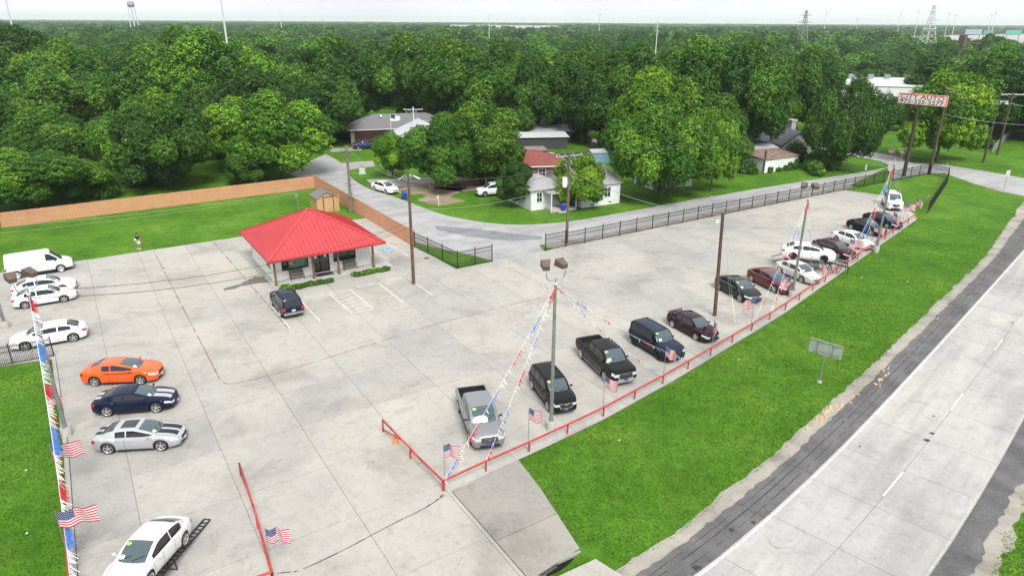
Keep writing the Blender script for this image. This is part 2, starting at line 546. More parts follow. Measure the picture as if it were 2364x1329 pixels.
# painted parking lines
def stripe(name, a, b, w, mat=M_PAINTW, z=.005, par=lot):
    a, b = Vector((a[0], a[1], 0)), Vector((b[0], b[1], 0))
    d = (b - a).normalized(); s_ = Vector((-d.y, d.x, 0)) * w / 2
    m = MB().add([(*(a - s_).xy, z), (*(b - s_).xy, z), (*(b + s_).xy, z), (*(a + s_).xy, z)], [(0, 1, 2, 3)])
    return part(name, m, mat, par, world=True)
for a, b in (((-1.0, 30.5), (-1.0, 24.6)), ((1.5, 30.2), (1.5, 24.8)), ((4.15, 30.3), (4.3, 24.85)), ((6.15, 30.3), (6.15, 24.85)),
             ((8.95, 30.3), (8.95, 24.9)), ((11.9, 30.3), (11.9, 25.0)), ((14.6, 41.6), (14.7, 36.2)), ((12.4, 41.0), (12.4, 35.8))):
    stripe('parking_line', LT(*a), LT(*b), .11)
stripe('parking_line', LT(4.2, 30.3), LT(6.1, 30.3), .10)
stripe('parking_line', LT(4.35, 24.85), LT(6.1, 24.85), .10)
for k in range(6):
    stripe('parking_line', LT(4.25, 25.4 + k * .85), LT(6.1, 25.8 + k * .85), .09)
# wheelchair symbol on a blue square
sym = MB().poly([tuple(LT(12.95 + a, 38.6 + b))[:2] for a, b in ((0, 0), (1.2, 0), (1.2, 1.3), (0, 1.3))], .005)
part('blue_square', sym, M_PAINTB, lot, world=True)
w = MB()
def wl_(pts, ww=.07):
    strip = [LT(12.95 + a, 38.6 + b) for a, b in pts]
    for p, q in zip(strip[:-1], strip[1:]):
        d = (q - p).normalized(); s_ = Vector((-d.y, d.x, 0)) * ww / 2
        w.add([(*(p - s_).xy, .009), (*(q - s_).xy, .009), (*(q + s_).xy, .009), (*(p + s_).xy, .009)], [(0, 1, 2, 3)])
wl_([(.62, .42 + .0)] + [(.55 + .28 * math.cos(R(a)), .42 + .28 * math.sin(R(a))) for a in range(110, 400, 29)])
wl_([(.50, .98), (.53, .58), (.80, .58), (.95, .28), (1.06, .33)])
wl_([(.52, .80), (.80, .80)])
wl_([(.44, 1.12), (.56, 1.12)], .13)
part('wheelchair_symbol', w, M_PAINTW, lot, world=True)
# water stain and puddle running from the building's tap
stn = ragged(lotpoly([(-1.2, 36.4), (.35, 36.2), (.35, 38.2), (-.6, 38.3), (-1.6, 37.4), (-3.6, 36.6), (-3.8, 36.1)]), .12, .3, 5)
M_WET = plain('wet_concrete', (.10, .095, .085), .25, vary=.4, scale=2)
part('wet_stain', MB().poly(stn, .003), M_WET, lot, world=True)
# rusty drain cover
part('drain_cover', MB().lathe([(0, .012), (.30, .012), (.32, .0)], 18, c=tuple(LT(16.0, 34.6))), plain('rust', (.20, .07, .045), .8, vary=.3), lot, world=True)

# concrete driveway down to the highway, and the apron between it and the lawn
M_DRV = M_CONC
drv = link('driveway', None); drv['kind'] = 'structure'; drv.location = G(900, 1250)
dr_pts = P2([(1190, 1058), (1230, 1105), (1280, 1175), (1337, 1262), (1240, 1318), (1300, 1345), (1300, 1600), (600, 1900), (-400, 2000), (-400, 1700), (175, 1400)])
left = to_lot(G(1190, 1058))
ap_side = [(1192, 1055), (1222, 1092), (1252, 1132), (1290, 1190), (1338, 1264)]
dpoly = [tuple(LT(.34, -.28))[:2]] + P2(ap_side) + P2([(1240, 1326)]) + [tuple(LT(2.6, -9.3))[:2], tuple(LT(2.4, -15))[:2], tuple(LT(-17, -15))[:2], tuple(LT(-17, -9.05))[:2], tuple(LT(.34, -9.05))[:2]]
part('joint_bed', MB().poly(dpoly, -.05, -.3), M_JOINT, drv, world=True)
cells = [[(.36, -4.6), (6.5, -4.6), (6.5, 1.5), (.36, 1.5)], [(.36, -8.0), (6.5, -8.0), (6.5, -4.64), (.36, -4.64)], [(.36, -14), (2.9, -14), (2.9, -8.04), (.36, -8.04)],
         [(2.93, -14), (6.5, -14), (6.5, -8.04), (2.93, -8.04)], [(-4.5, -14), (.33, -14), (.33, -9.06), (-4.5, -9.06)], [(-9.1, -14), (-4.53, -14), (-4.53, -9.06), (-9.1, -9.06)], [(-17, -14), (-9.13, -14), (-9.13, -9.06), (-17, -9.06)]]
dl = [to_lot(p) for p in dpoly]
for k, c_ in enumerate(cells):
    q = clip(dl, c_)
    if len(q) > 2:
        part('slab', MB().poly(lotpoly(q), -.012, -.25), M_CONC_DARK if k < 2 else M_CONC, drv, world=True)
# tar-filled crack across the driveway
crk = spline([G(x, y) for x, y in ((1022, 1140), (1000, 1160), (965, 1180), (900, 1212), (800, 1265), (700, 1312), (660, 1320), (640, 1322))], 5)
strip_line([p[:2] for p in crk], .055, .006, cm_ := MB(), .04, 9)
strip_line([p[:2] for p in spline([G(x, y) for x, y in ((1026, 1142), (1006, 1156), (985, 1168))], 4)], .05, .006, cm_, 0, 9)
part('tar_crack', cm_, plain('tar', (.02, .02, .021), .5), drv, world=True)['kind'] = 'stuff'

# ditch: sloping grass bowl, headwall slab and dark pipe mouth
dt = MB()
nx, ny = 18, 17
def dz_(x, y):
    cx, cy = 2.55, 23.75
    a = ((x - cx) / 1.55) ** 2 + ((y - cy) / 1.35) ** 2
    return GZ - .75 * max(0.0, 1 - a) ** .8
vsg = [(DX0 + (DX1 - DX0) * i / nx, DY0 + (DY1 - DY0) * j / ny) for j in range(ny + 1) for i in range(nx + 1)]
dt.add([(x, y, dz_(x, y)) for x, y in vsg], [(j * (nx + 1) + i, j * (nx + 1) + i + 1, (j + 1) * (nx + 1) + i + 1, (j + 1) * (nx + 1) + i) for j in range(ny) for i in range(nx)])
struct('ditch', dt, M_GRASS, True)

# highway: asphalt shoulders, concrete slabs, painted lines
hw = link('highway', None); hw['kind'] = 'structure'; hw.location = HP(30, 3)
UA, UB = -32.8, 139
def hquad(u0, u1, v0, v1, z, mat, name, z1=None, rag=0.0, seed=1):
    pts = [HP(u0, v0), HP(u1, v0), HP(u1, v1), HP(u0, v1)]
    p2 = [tuple(p)[:2] for p in pts]
    if rag: p2 = ragged(p2, rag, .5, seed)
    return part(name, MB().poly(p2[::-1] if False else p2[::-1], z, z1), mat, hw, world=True)
def hragged(name, v_in, v_out_fn, z, mat, sgn, seed):
    """strip from v_in to an irregular outer edge"""
    rr = random.Random(seed); mb = MB(); u = UA; prev = None
    while u < UB:
        vo = v_out_fn(u) + rr.uniform(-.05, .05)
        cur = (HP(u, v_in), HP(u, vo))
        if prev:
            q = [prev[0], cur[0], cur[1], prev[1]]
            if sgn < 0: q = q[::-1]
            mb.add([(p.x, p.y, z) for p in q], [(3, 2, 1, 0)])
        prev = cur; u += .35 if u < 70 else 1.0
    return part(name, mb, mat, hw, world=True)
from mathutils import noise as mn
def nf(u, s, sc): return mn.noise(Vector((u * sc, s, 0)))
hragged('shoulder_gravel', -1.2, lambda u: -2.45 - max(0, (u - 62) * .06) + .22 * nf(u, 1, .22) + .14 * nf(u, 2, .9), -.058, M_GRAVEL, -1, 1)
hragged('asphalt_shoulder', .1, lambda u: -1.62 - max(0, (u - 62) * .045) + .14 * nf(u, 3, .35) + .14 * nf(u, 4, 1.3), -.030, M_ASPH, -1, 2)
HW_W = 6.9
# sealed cracks and bands in the old shoulder
cks = MB()
for v_, w_, gp, sd_ in ((-.50, .05, .25, 1), (-.95, .07, .15, 2), (-1.28, .04, .35, 3)):
    strip_line([tuple(HP(u, v_ + .05 * nf(u, 20 + sd_, .5)))[:2] for u in np.arange(-6, 90, 1.0)], w_, -.026, cks, gp, sd_)
for u0 in (6.0, 11.2, 18.6, 29.5, 34.0, 45, 58):
    strip_line([tuple(HP(u0 + .15 * nf(v_ * 3, u0, 1), v_))[:2] for v_ in (0, -.4, -.8, -1.2, -1.6)], .05, -.025, cks, .05, int(u0))
part('tar_crack', cks, plain('dark_crack', (.045, .043, .042), .9), hw, world=True)['kind'] = 'stuff'
hragged('shoulder_gravel', HW_W + .4, lambda u: HW_W + 2.0 + .35 * nf(u, 6, .3) + .25 * nf(u, 7, 1.1), -.058, M_GRAVEL, 1, 3)
hragged('asphalt_shoulder', HW_W - .1, lambda u: HW_W + 1.15 + .35 * nf(u, 8, .45) + .22 * nf(u, 9, 1.6), -.030, M_ASPH, 1, 4)
for k in range(40): hquad(UA + k * 4.3, UA + k * 4.3 + 4.3, 0.0, HW_W, -.02, M_JOINT, 'joint_bed', -.3)
for k in range(40):
    u0 = 2.0 - 4.36 * 8 + k * 4.36
    for v0, v1 in ((0.0, 3.38), (3.38, HW_W)):
        hquad(u0 + .015, u0 + 4.345, v0 + (.01 if v0 else 0), v1 - .01, .0, M_HWY, 'slab', -.18)
for k in range(86): hquad(UA + k * 2, UA + k * 2 + 2, .08, .21, .005, M_LINE, 'edge_line')
u = -3.2
for k in range(-3, 12):
    u0 = 11.9 + k * 12.1
    hquad(u0, u0 + 3.05, 3.30, 3.41, .005, M_LINE, 'lane_line')
M_YEL = plain('faded_yellow_paint', (.43, .41, .36), .7, vary=.25)
for k in range(86): hquad(UA + k * 2, UA + k * 2 + 2, HW_W - .14, HW_W - .09, .005, M_YEL, 'edge_line')
# small debris of tyre rubber and broken asphalt edge lumps
M_TAN = plain('crumbled_sandstone', (.50, .36, .20), .9, vary=.3, scale=6)
for px, py, s_, where in ((2152, 1000, .16, 'larger upper one of the pair on the centre joint'), (2140, 1016, .20, 'lower one of the pair on the centre joint'), (1610, 1310, .22, 'biggest, at the bottom on the left shoulder'),
                          (1740, 1205, .12, 'on the white edge line'), (1690, 1222, .14, 'on the left shoulder beside the edge line'), (2337, 745, .12, 'far up the lane near the right edge'), (2155, 960, .08, 'smallest, just above the pair'), (1985, 1030, .06, 'tiny, alone in the left lane')):
    p = G(px, py)
    o = MB(); o.lathe([(0, .05), (s_ * .6, .045), (s_, .0)], 7)
    o.v = [(x * (1 + .35 * math.sin(3 * math.atan2(y, x + 1e-6))), y * .8, z) for x, y, z in o.v]
    part('rubber_scrap', o, M_CABLE, thing('rubber_scrap', 'dark tyre scrap on the highway, ' + where, 'debris', (p.x, p.y, .001), group='scraps on the highway'))
rr = random.Random(5)
lump = MB()
for a, b in (((1865, 985), (1985, 905)), ((2022, 890), (2050, 850)), ((1895, 960), (1925, 935))):
    pa, pb = G(*a), G(*b)
    for k in range(20):
        p = pa.lerp(pb, rr.random()); p += Vector((rr.uniform(-.18, .18), rr.uniform(-.18, .18), 0))
        s_ = rr.uniform(.05, .13)
        lump.lathe([(0, s_ * .55), (s_ * .7, s_ * .35), (s_, -.03)], 6, c=(p.x, p.y, -.03))
o = struct('broken_edge_rubble', lump, M_TAN); o['kind'] = 'stuff'

# side street behind the lot
st = link('side_street', None); st['kind'] = 'structure'; st.location = G(1200, 540)
up = [(752, 355), (782, 372), (800, 392), (812, 410), (845, 432), (905, 452), (960, 472), (1010, 491), (1060, 503), (1130, 514), (1210, 518), (1320, 510), (1450, 488), (1600, 461), (1750, 435), (1900, 411), (1985, 398), (2048, 386)]
upw = [tuple(p)[:2] for p in spline([G(*p) for p in up], 4)]
low = [LT(86.5, 31.6), LT(60, 31.7), LT(34, 31.6), LT(28.6, 32.2), LT(27.9, 30.03), LT(21.4, 30.03), LT(20.8, 32.5), LT(18.6, 37.2), LT(17.2, 41.0), LT(16.6, 47), LT(16.5, 60), LT(16.3, 78), LT(16, 86)]
spoly = upw + [tuple(p)[:2] for p in low]
part('roadway', MB().poly(spoly[::-1], -.03, -.25), M_STREET, st, world=True)
pt = ragged(P2([(1000, 520), (1090, 527), (1200, 540), (1252, 545), (1250, 552), (1180, 556), (1080, 545), (1010, 531)]), .08, .5, 8)
part('repaired_patch', MB().poly(pt[::-1], -.025), M_STREET2, st, world=True)
# gravel verge between the street and the lot's fence
vg = ragged([tuple(LT(*p))[:2] for p in ((29, 30.05), (86, 30.1), (86, 31.9), (29, 31.9))], .12, .6, 4)
struct('fence_verge', MB().poly(vg, -.045), M_GRAVEL)
# junction and the roads that leave it
r2 = [(1838, 306), (1905, 327), (1985, 345), (2075, 362), (2105, 376), (2175, 379), (2260, 392), (2364, 411), (2480, 432), (2480, 482), (2364, 452), (2310, 441), (2250, 424), (2205, 408), (2180, 399), (2140, 399.5), (2060, 414), (2048, 386), (2052, 380), (2035, 372), (1955, 357), (1880, 341), (1838, 322)]
p2 = P2(r2)
struct('cross_road', MB().poly(p2[::-1], -.038, -.2), M_STREET)
# worn stop markings on the cross road
for a, b in (((2318, 408), (2345, 427)), ((2326, 405), (2352, 422))):
    pass
# driveways of the houses
for i, (pts, mat) in enumerate((([(780, 376), (905, 368), (905, 377), (800, 392)], M_CONC), ([(845, 414), (1150, 404), (1150, 412), (905, 431), (862, 428)], M_CONC_DARK), ([(756, 342), (835, 340), (835, 346), (765, 350)], M_CONC), ([(1835, 305), (1880, 318), (1800, 298), (1795, 290), (1835, 290)], M_STREET))):
    struct('house_driveway', MB().poly(P2(pts)[::-1], -.045, -.2), mat)
# bare earth patches
for i, pts in enumerate(([(900, 438), (960, 425), (1040, 420), (1080, 432), (1040, 455), (1075, 462), (1010, 475), (960, 462), (985, 448), (930, 446)],
                         [(1000, 432), (1085, 418), (1120, 428), (1110, 440), (1040, 440)], [(955, 415), (1010, 412), (1060, 418), (1010, 426)],
                         [(1390, 500), (1500, 478), (1640, 452), (1650, 456), (1500, 485), (1400, 506)])):
    struct('bare_earth', MB().poly(ragged(P2(pts), .35, .7, i)[::-1], -.070), M_DIRT if i < 3 else M_GRAVEL)
struct('back_road', MB().poly(P2([(1100, 500), (1101, 500), (1101, 501)])[::-1], -.07), M_GRAVEL) if False else None
# dirt rim of the highway lawn next to the culvert
struct('culvert_slab', MB().poly(P2([(1262, 1340), (1375, 1288), (1440, 1329), (1500, 1380), (1300, 1420)])[::-1], -.02, -.3), M_CONC)
hwall = MB()
a_, b_ = G(1244, 1310), G(1338, 1268)
dvec = (b_ - a_).normalized(); nv = Vector((dvec.y, -dvec.x, 0))
q = [a_ + nv * 0, b_ + nv * 0, b_ + nv * .12, a_ + nv * .12]
hwall.poly([tuple(p)[:2] for p in q][::-1], -.02, -.9)
cul = thing('culvert', 'concrete culvert headwall with dark opening between the driveway and the lawn', 'culvert', tuple(a_))
part('headwall', hwall, M_CONC_DARK, cul, world=True)
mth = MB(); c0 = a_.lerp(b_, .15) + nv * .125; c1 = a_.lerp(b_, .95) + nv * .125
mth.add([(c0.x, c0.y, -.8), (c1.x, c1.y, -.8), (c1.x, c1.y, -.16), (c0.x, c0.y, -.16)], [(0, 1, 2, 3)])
part('opening', mth, plain('culvert_shade_black', (.01, .01, .01), 1), cul, world=True)  # flat black sheet, painted in for the shade inside the pipe
# ------------------------------------------------------------------ trees
def leaf_mat(name, stops, trans=.14):
    m, n, l, b = new_mat(name)
    at = n.new('ShaderNodeAttribute'); at.attribute_name = 'v'
    oi = n.new('ShaderNodeObjectInfo')
    c = RAMP(n, l, at.outputs['Fac'], stops)
    c = MIX(n, l, 1.0, c, oi.outputs['Color'], 'MULTIPLY')
    l.new(c, b.inputs['Base Color'])
    b.inputs['Roughness'].default_value = .55
    b.inputs['Specular IOR Level'].default_value = .25
    tr = n.new('ShaderNodeBsdfTranslucent')
    c2 = MIX(n, l, 1.0, c, (1.1, 1.3, .45), 'MULTIPLY')
    l.new(c2, tr.inputs['Color'])
    mx = n.new('ShaderNodeMixShader'); mx.inputs[0].default_value = trans
    out = n['Material Output']
    l.new(b.outputs[0], mx.inputs[1]); l.new(tr.outputs[0], mx.inputs[2]); l.new(mx.outputs[0], out.inputs[0])
    return m
M_LEAF = leaf_mat('tree_leaves', [(0, (.010, .042, .007)), (.38, (.048, .140, .012)), (.68, (.118, .250, .022)), (1, (.28, .43, .05))])  # lowest stop kept dark to put crown shade into the leaf colour
M_BARK = plain('bark', (.075, .062, .05), .9, vary=.4, scale=4, bump=.6)

def leaves_mesh(name, C_, Nn, size, v, mat, long=1.7):
    n = len(C_)
    rnd = RNG.normal(size=(n, 3))
    t = np.cross(Nn, rnd); t /= np.linalg.norm(t, axis=1, keepdims=True) + 1e-9
    b = np.cross(Nn, t)
    s = size[:, None]
    droop = Nn * s * -.18
    V = np.empty((n, 4, 3))
    V[:, 0] = C_ - t * s * .5 * long + droop
    V[:, 1] = C_ + b * s * .42
    V[:, 2] = C_ + t * s * .5 * long + droop
    V[:, 3] = C_ - b * s * .42
    me = bpy.data.meshes.new(name)
    me.vertices.add(n * 4); me.loops.add(n * 4); me.polygons.add(n)
    me.vertices.foreach_set('co', V.reshape(-1).astype(np.float32))
    me.loops.foreach_set('vertex_index', np.arange(n * 4, dtype=np.int32))
    me.polygons.foreach_set('loop_start', np.arange(0, n * 4, 4, dtype=np.int32))
    a = me.attributes.new('v', 'FLOAT', 'POINT')
    a.data.foreach_set('value', np.repeat(np.clip(v, 0, 1), 4).astype(np.float32))
    me.materials.append(mat)
    me.update(calc_edges=True)
    return me

def crown_mesh(name, seed, nl, n_leaf, size, rx=1.0, top=1.0, low=.22, open_=.0, lobe=(.24, .42), mat=None, base_h=.19):
    """crown of unit height: centre at z .58; built of leaf sprays on many overlapping boughs"""
    rg = np.random.default_rng(seed)
    lobes = []
    for k in range(nl):
        for _ in range(30):
            d = rg.normal(size=3); d /= np.linalg.norm(d)
            rr_ = rg.uniform(.35, .85) ** .6
            if d[2] < -.6: continue
            c = np.array([d[0] * rx * .5 * rr_, d[1] * rx * .5 * rr_, .52 + d[2] * .36 * rr_ * top])
            if c[2] > low: break
        r_ = rg.uniform(*lobe) * .5 * rx * (1.05 - .35 * rr_)
        lobes.append((c, r_, rg.uniform(-.20, .20)))
    lobes.append((np.array([0, 0, .52]), .30 * rx, -.2))  # core bough in the darkest tone, interior shade put into its leaves
    w = np.array([r_ ** 2 for _, r_, _ in lobes]); w /= w.sum()
    Cs, Ns, Vs, Ss = [], [], [], []
    for (c, r_, tone), ww in zip(lobes, w):
        m_ = max(30, int(n_leaf * 1.5 * ww))
        d = rg.normal(size=(m_, 3)); d /= np.linalg.norm(d, axis=1, keepdims=True)
        # boughs bulge in small tufts
        ph = rg.uniform(0, 6.28, 6)
        bump = (np.sin(d[:, 0] * 9 + ph[0]) * np.sin(d[:, 1] * 9 + ph[1]) + np.sin(d[:, 2] * 11 + ph[2]) * np.sin(d[:, 0] * 7 + ph[3]))
        rad = r_ * (1 + .15 * bump + rg.normal(size=m_) * .055) * np.where(rg.random(m_) < .22, rg.uniform(.5, .95, m_), 1)
        P = c + d * rad[:, None] * np.array([1, 1, .82])
        keep = np.ones(m_, bool)
        for (c2, r2, _) in lobes:
            if r2 == r_ and (c2 == c).all(): continue
            q = (P - c2) / np.array([1, 1, .82])
            keep &= (q * q).sum(1) > (r2 * .80) ** 2
        keep &= P[:, 2] > low * .75
        if open_: keep &= rg.random(m_) > open_
        P, d, bump = P[keep], d[keep], bump[keep]
        nn = d * .75 + np.array([0, 0, .45]) + rg.normal(size=d.shape) * .42
        nn /= np.linalg.norm(nn, axis=1, keepdims=True)
        Cs.append(P); Ns.append(nn)
        Vs.append(np.clip(.42 + tone + rg.normal(size=len(P)) * .19, 0, 1))
        Ss.append(size * rg.uniform(.65, 1.35, len(P)))
    Cc, Nc, Vc, Sc = map(np.concatenate, (Cs, Ns, Vs, Ss))
    # normalise: top of the crown at height 1, width 1
    wd = (np.percentile(Cc[:, 0], 98.5) - np.percentile(Cc[:, 0], 1.5) + np.percentile(Cc[:, 1], 98.5) - np.percentile(Cc[:, 1], 1.5)) / 2
    Cc[:, :2] /= wd
    zt = np.percentile(Cc[:, 2], 99.3); zb = np.percentile(Cc[:, 2], 1)
    Cc[:, 2] = base_h + (Cc[:, 2] - zb) * (1 - base_h) / (zt - zb)
    global RNG
    RNG = rg
    return leaves_mesh(name, Cc, Nc, Sc, Vc, mat or M_LEAF)

def trunk_mesh(name, seed, rx=1.0, h0=.30):
    rr = random.Random(seed); mb = MB()
    r0 = .020
    top = Vector((rr.uniform(-.02, .02), rr.uniform(-.02, .02), h0))
    mb.tube([(0, 0, -.01), (0, 0, .03), (top.x * .5, top.y * .5, h0 * .55), top], [r0 * 1.5, r0 * 1.05, r0 * .9, r0 * .85], 8)
    for k in range(7):
        a = k * 2 * math.pi / 7 + rr.uniform(-.3, .3)
        l_ = rr.uniform(.22, .36) * rx
        e = top + Vector((math.cos(a) * l_, math.sin(a) * l_, rr.uniform(.12, .40)))
        m_ = top.lerp(e, .5) + Vector((0, 0, rr.uniform(0, .05)))
        mb.tube([top - Vector((0, 0, .02)), m_, e], [r0 * .55, r0 * .36, r0 * .12], 6)
        e2 = m_ + Vector((math.cos(a + .8) * l_ * .4, math.sin(a + .8) * l_ * .4, .12))
        mb.tube([m_, e2], [r0 * .28, r0 * .08], 5)
    return mb.mesh(name, M_BARK, True)

# crowns: unit height, scaled per tree; leaf size in units of height
NEAR = [crown_mesh('crown_leaves', 100 + i, nl, nlf, sz, rx, top, low, op) for i, (nl, nlf, sz, rx, top, low, op) in enumerate((
    (26, 90000, .0150, .95, 1.0, .20, .0), (22, 88000, .0148, 1.05, .95, .22, .0), (30, 96000, .0142, 1.15, .9, .18, .0),
    (18, 76000, .0158, .80, 1.15, .16, .05), (24, 88000, .0150, 1.0, 1.05, .24, .08), (32, 100000, .0138, 1.25, .85, .20, .0)))]
MID = [crown_mesh('crown_leaves', 200 + i, nl, nlf, sz, rx, top, low, 0) for i, (nl, nlf, sz, rx, top, low) in enumerate((
    (18, 26000, .0265, .98, 1.0, .2), (22, 28000, .0255, 1.1, .95, .2), (15, 24000, .0275, .85, 1.1, .18), (24, 28000, .0255, 1.2, .9, .2), (20, 26000, .0260, 1.05, 1.05, .22)))]
FAR = [crown_mesh('crown_leaves', 300 + i, nl, nlf, sz, rx, 1, .15, 0) for i, (nl, nlf, sz, rx) in enumerate((
    (11, 3000, .070, 1.05), (13, 3200, .068, 1.2), (10, 2800, .073, .95), (14, 3400, .065, 1.3)))]
TRUNKS = [trunk_mesh('trunk', 40 + i) for i in range(5)]
TREE_POS = []
def tree(base, h, w, label, name='tree', tone=(1, 1, 1), var=None, lod=0, group='trees around the lot', trunk_h=None, seed=None):
    """base: ground point, h: height, w: crown width in metres"""
    i = len(TREE_POS)
    rr = random.Random(i * 7 + 3 if seed is None else seed)
    t = thing(name, label, 'tree', (base[0], base[1], GZ), rr.uniform(0, 6.28), group)
    pool = NEAR if lod == 0 else MID
    k = rr.randrange(len(pool)) if var is None else var
    me = pool[k]
    c = link('crown', me, t)
    sx = w
    c.scale = (sx * rr.uniform(.95, 1.05), sx * rr.uniform(.95, 1.05), h)
    c.color = (*tone, 1)
    tk = link('trunk', TRUNKS[i % 5], t)
    tk.scale = (min(sx, h) * .95, min(sx, h) * .95, h)
    TREE_POS.append((base[0], base[1], w / 2, h))
    return t
def ptree(bx, by, topy, wpx, label, tone=(1, 1, 1), var=None, name='tree', **kw):
    """tree from its base pixel, the row of its top and its width in photograph pixels"""
    b = G(bx, by)
    h = height_at((b.x, b.y), topy)
    d = math.hypot(b.x, b.y) / math.cos(math.atan2(abs(b.x), b.y)) if False else (b.y * math.cos(PITCH) + CAM_H * math.sin(PITCH) * .6)
    w = wpx * d / FPX * 1.0
    return tree(b, h, w, label, name, tone, var, **kw)

DK, MD, LG, YL = (.72, .78, .8), (1, 1, 1), (1.25, 1.25, 1.0), (1.9, 1.55, 1.1)
PT = [
 (60, 478, 345, 250, 'bright leafy tree bulging over the left end of the wooden fence', LG, 2),
 (165, 462, 372, 165, 'dense low tree behind the wooden fence next to its left end', MD, 1),
 (118, 415, 268, 160, 'bushy mid green tree rising above the two at the left fence end', MD, 0),
 (395, 436, 232, 185, 'dark round tree with forked trunk just behind the wooden fence', DK, 4),
 (580, 424, 345, 100, 'small dark dense tree touching the wooden fence left of its corner', DK, 1),
 (652, 412, 214, 215, 'tall pale tipped pecan tree at the corner of the wooden fence', (1.45, 1.4, 1.0), 0),
 (490, 362, 200, 180, 'broad dark tree between the forked tree and the pale tipped one', DK, 2),
 (272, 385, 290, 105, 'dark spreading tree shading the white car under it', DK, 5),
 (85, 285, 203, 120, 'round bright tree in front of the leftmost tall dark mass', LG, 0),
 (238, 288, 172, 150, 'mature tree with bare dark trunk on the lawn before the brown roof', MD, 5),
 (20, 250, 45, 190, 'very tall dark tree filling the left edge of the view', DK, 2),
 (-60, 330, 180, 200, 'dark tree cut off by the left edge of the view', DK, 2),
 (160, 260, 95, 160, 'light crowned tree left of the roof among the woods', LG, 1),
 (370, 330, 118, 260, 'largest dark tree behind the forked tree', (.85, .9, .85), 2),
 (520, 330, 78, 230, 'tall bright tree with yellow green tips before the white mast', (1.25, 1.3, .95), 1),
 (430, 300, 70, 160, 'tall tree left of the yellow tipped one near the white mast', MD, 0),
 (745, 335, 175, 175, 'dark rounded tree beside the grey shingle house', DK, 1),
 (640, 300, 130, 150, 'mid green tree behind the pale tipped pecan', MD, 0),
 (765, 290, 92, 190, 'dark broad tree behind the shingle house, farther left', DK, 2),
 (940, 285, 82, 160, 'tall oak behind the ridge of the shingle house', MD, 4),
 (1080, 300, 105, 230, 'wide dark oak behind the white metal roof', (.9, .95, .85), 2),
 (1030, 250, 90, 130, 'brownish topped tree rising over the shingle house', (1.3, 1.05, .9), 0),
 (907, 408, 308, 78, 'small bright young tree beside the grey utility cabinet', (1.9, 1.8, .9), 3),
 (1011, 434, 273, 155, 'dark full tree on the bare earth yard behind the white sedan', (.85, .95, .95), 0),
 (1112, 425, 243, 190, 'big domed tree in front of the red roofed house', (1.1, 1.05, .85), 1),
 (1187, 478, 372, 72, 'small slim tree beside the white jeep in the yard', DK, 3),
 (1337, 476, 358, 118, 'round yellow green tree covering the front of the white house', YL, 0),
 (1520, 460, 252, 228, 'wide light green tree by the street across from the iron fence', (1.2, 1.25, .9), 5),
 (1640, 440, 255, 110, 'bright tree leaning against the wide one toward the white barn', (1.35, 1.35, .9), 0),
 (1225, 320, 128, 140, 'very dark tree behind the grey metal roofs', DK, 0),
 (1345, 330, 115, 150, 'dark tall tree behind the fenced yard', DK, 4),
 (1455, 340, 110, 160, 'dark oak right behind the small blue shed', DK, 0),
 (1560, 350, 100, 230, 'huge billowing tree towering behind the wide light green tree', (.95, 1, .85), 2),
 (1700, 366, 105, 165, 'huge dark tree left of the brick chimney', (.8, .88, .85), 1),
 (1772, 322, 165, 100, 'tall tree directly over the yellow walled house', DK, 3),
 (1936, 392, 185, 150, 'very dark spreading tree on the street corner left of the pole sign', (.62, .68, .72), 5),
 (1835, 305, 118, 130, 'dark tree behind the chimney house', DK, 1),
 (2160, 372, 170, 180, 'yellow green sycamore behind the pole sign', (1.7, 1.5, .85), 0),
 (2285, 318, 120, 200, 'dark broad tree behind the twin utility poles', (.75, .85, .8), 2),
 (2380, 320, 130, 150, 'dark tree at the right edge of the view above the far lawn', DK, 1),
 (2075, 300, 225, 80, 'small dark tree between the warehouse roof and the pole sign', DK, 0),
 (1295, 300, 168, 90, 'dark tree standing behind the far end of the fenced yard', DK, 3),
 (1165, 290, 100, 120, 'dark tree behind the domed tree', DK, 0),
 (860, 245, 120, 110, 'dark tree between the shingle house and the woods', DK, 4),
]
for a in PT: ptree(*a, group='single trees around the lot and houses')

# clearings that the woods leave open (pixel outlines of the ground in the photograph)
CLEAR = [P2(q) for q in (
    [(-700, 1000), (-500, 545), (0, 492), (727, 402), (735, 440), (760, 372), (740, 350), (780, 330), (815, 300), (1010, 290), (1190, 330), (1200, 300), (1400, 300), (1430, 370), (1420, 400), (1700, 395), (1690, 340), (1760, 300), (1790, 275), (2364, 330), (3000, 420), (3000, 2500), (-700, 2500)],
    [(190, 255), (320, 255), (335, 350), (140, 350)],
    [(185, 335), (350, 335), (350, 470), (150, 480)], [(415, 350), (560, 350), (560, 430), (415, 430)],
    [(2030, 84), (2600, 78), (2600, 200), (2364, 165), (2240, 148), (2100, 130), (2030, 122)],
    [(1010, 64), (1310, 64), (1300, 86), (1020, 84)],
    [(1890, 225), (2125, 225), (2125, 335), (1890, 335)],
    [(1250, 290), (1290, 275), (1310, 290), (1280, 300)],
)]
ZONES = [(-1e9, 'left part of the woods behind the wooden fence'), (-.20, 'woods behind the shingle house'), (.06, 'woods behind the fenced yard'), (.34, 'woods behind the wide street corner'), (.60, 'woods near the warehouse')]
TONES = [((.52, .62, .70), 'dark green'), ((1, 1, 1.1), 'mid green'), ((1.35, 1.35, 1.0), 'light green'), ((1.75, 1.5, .9), 'yellowish'), ((.72, .84, .9), 'deep green'), ((1.3, 1.08, .9), 'olive')]
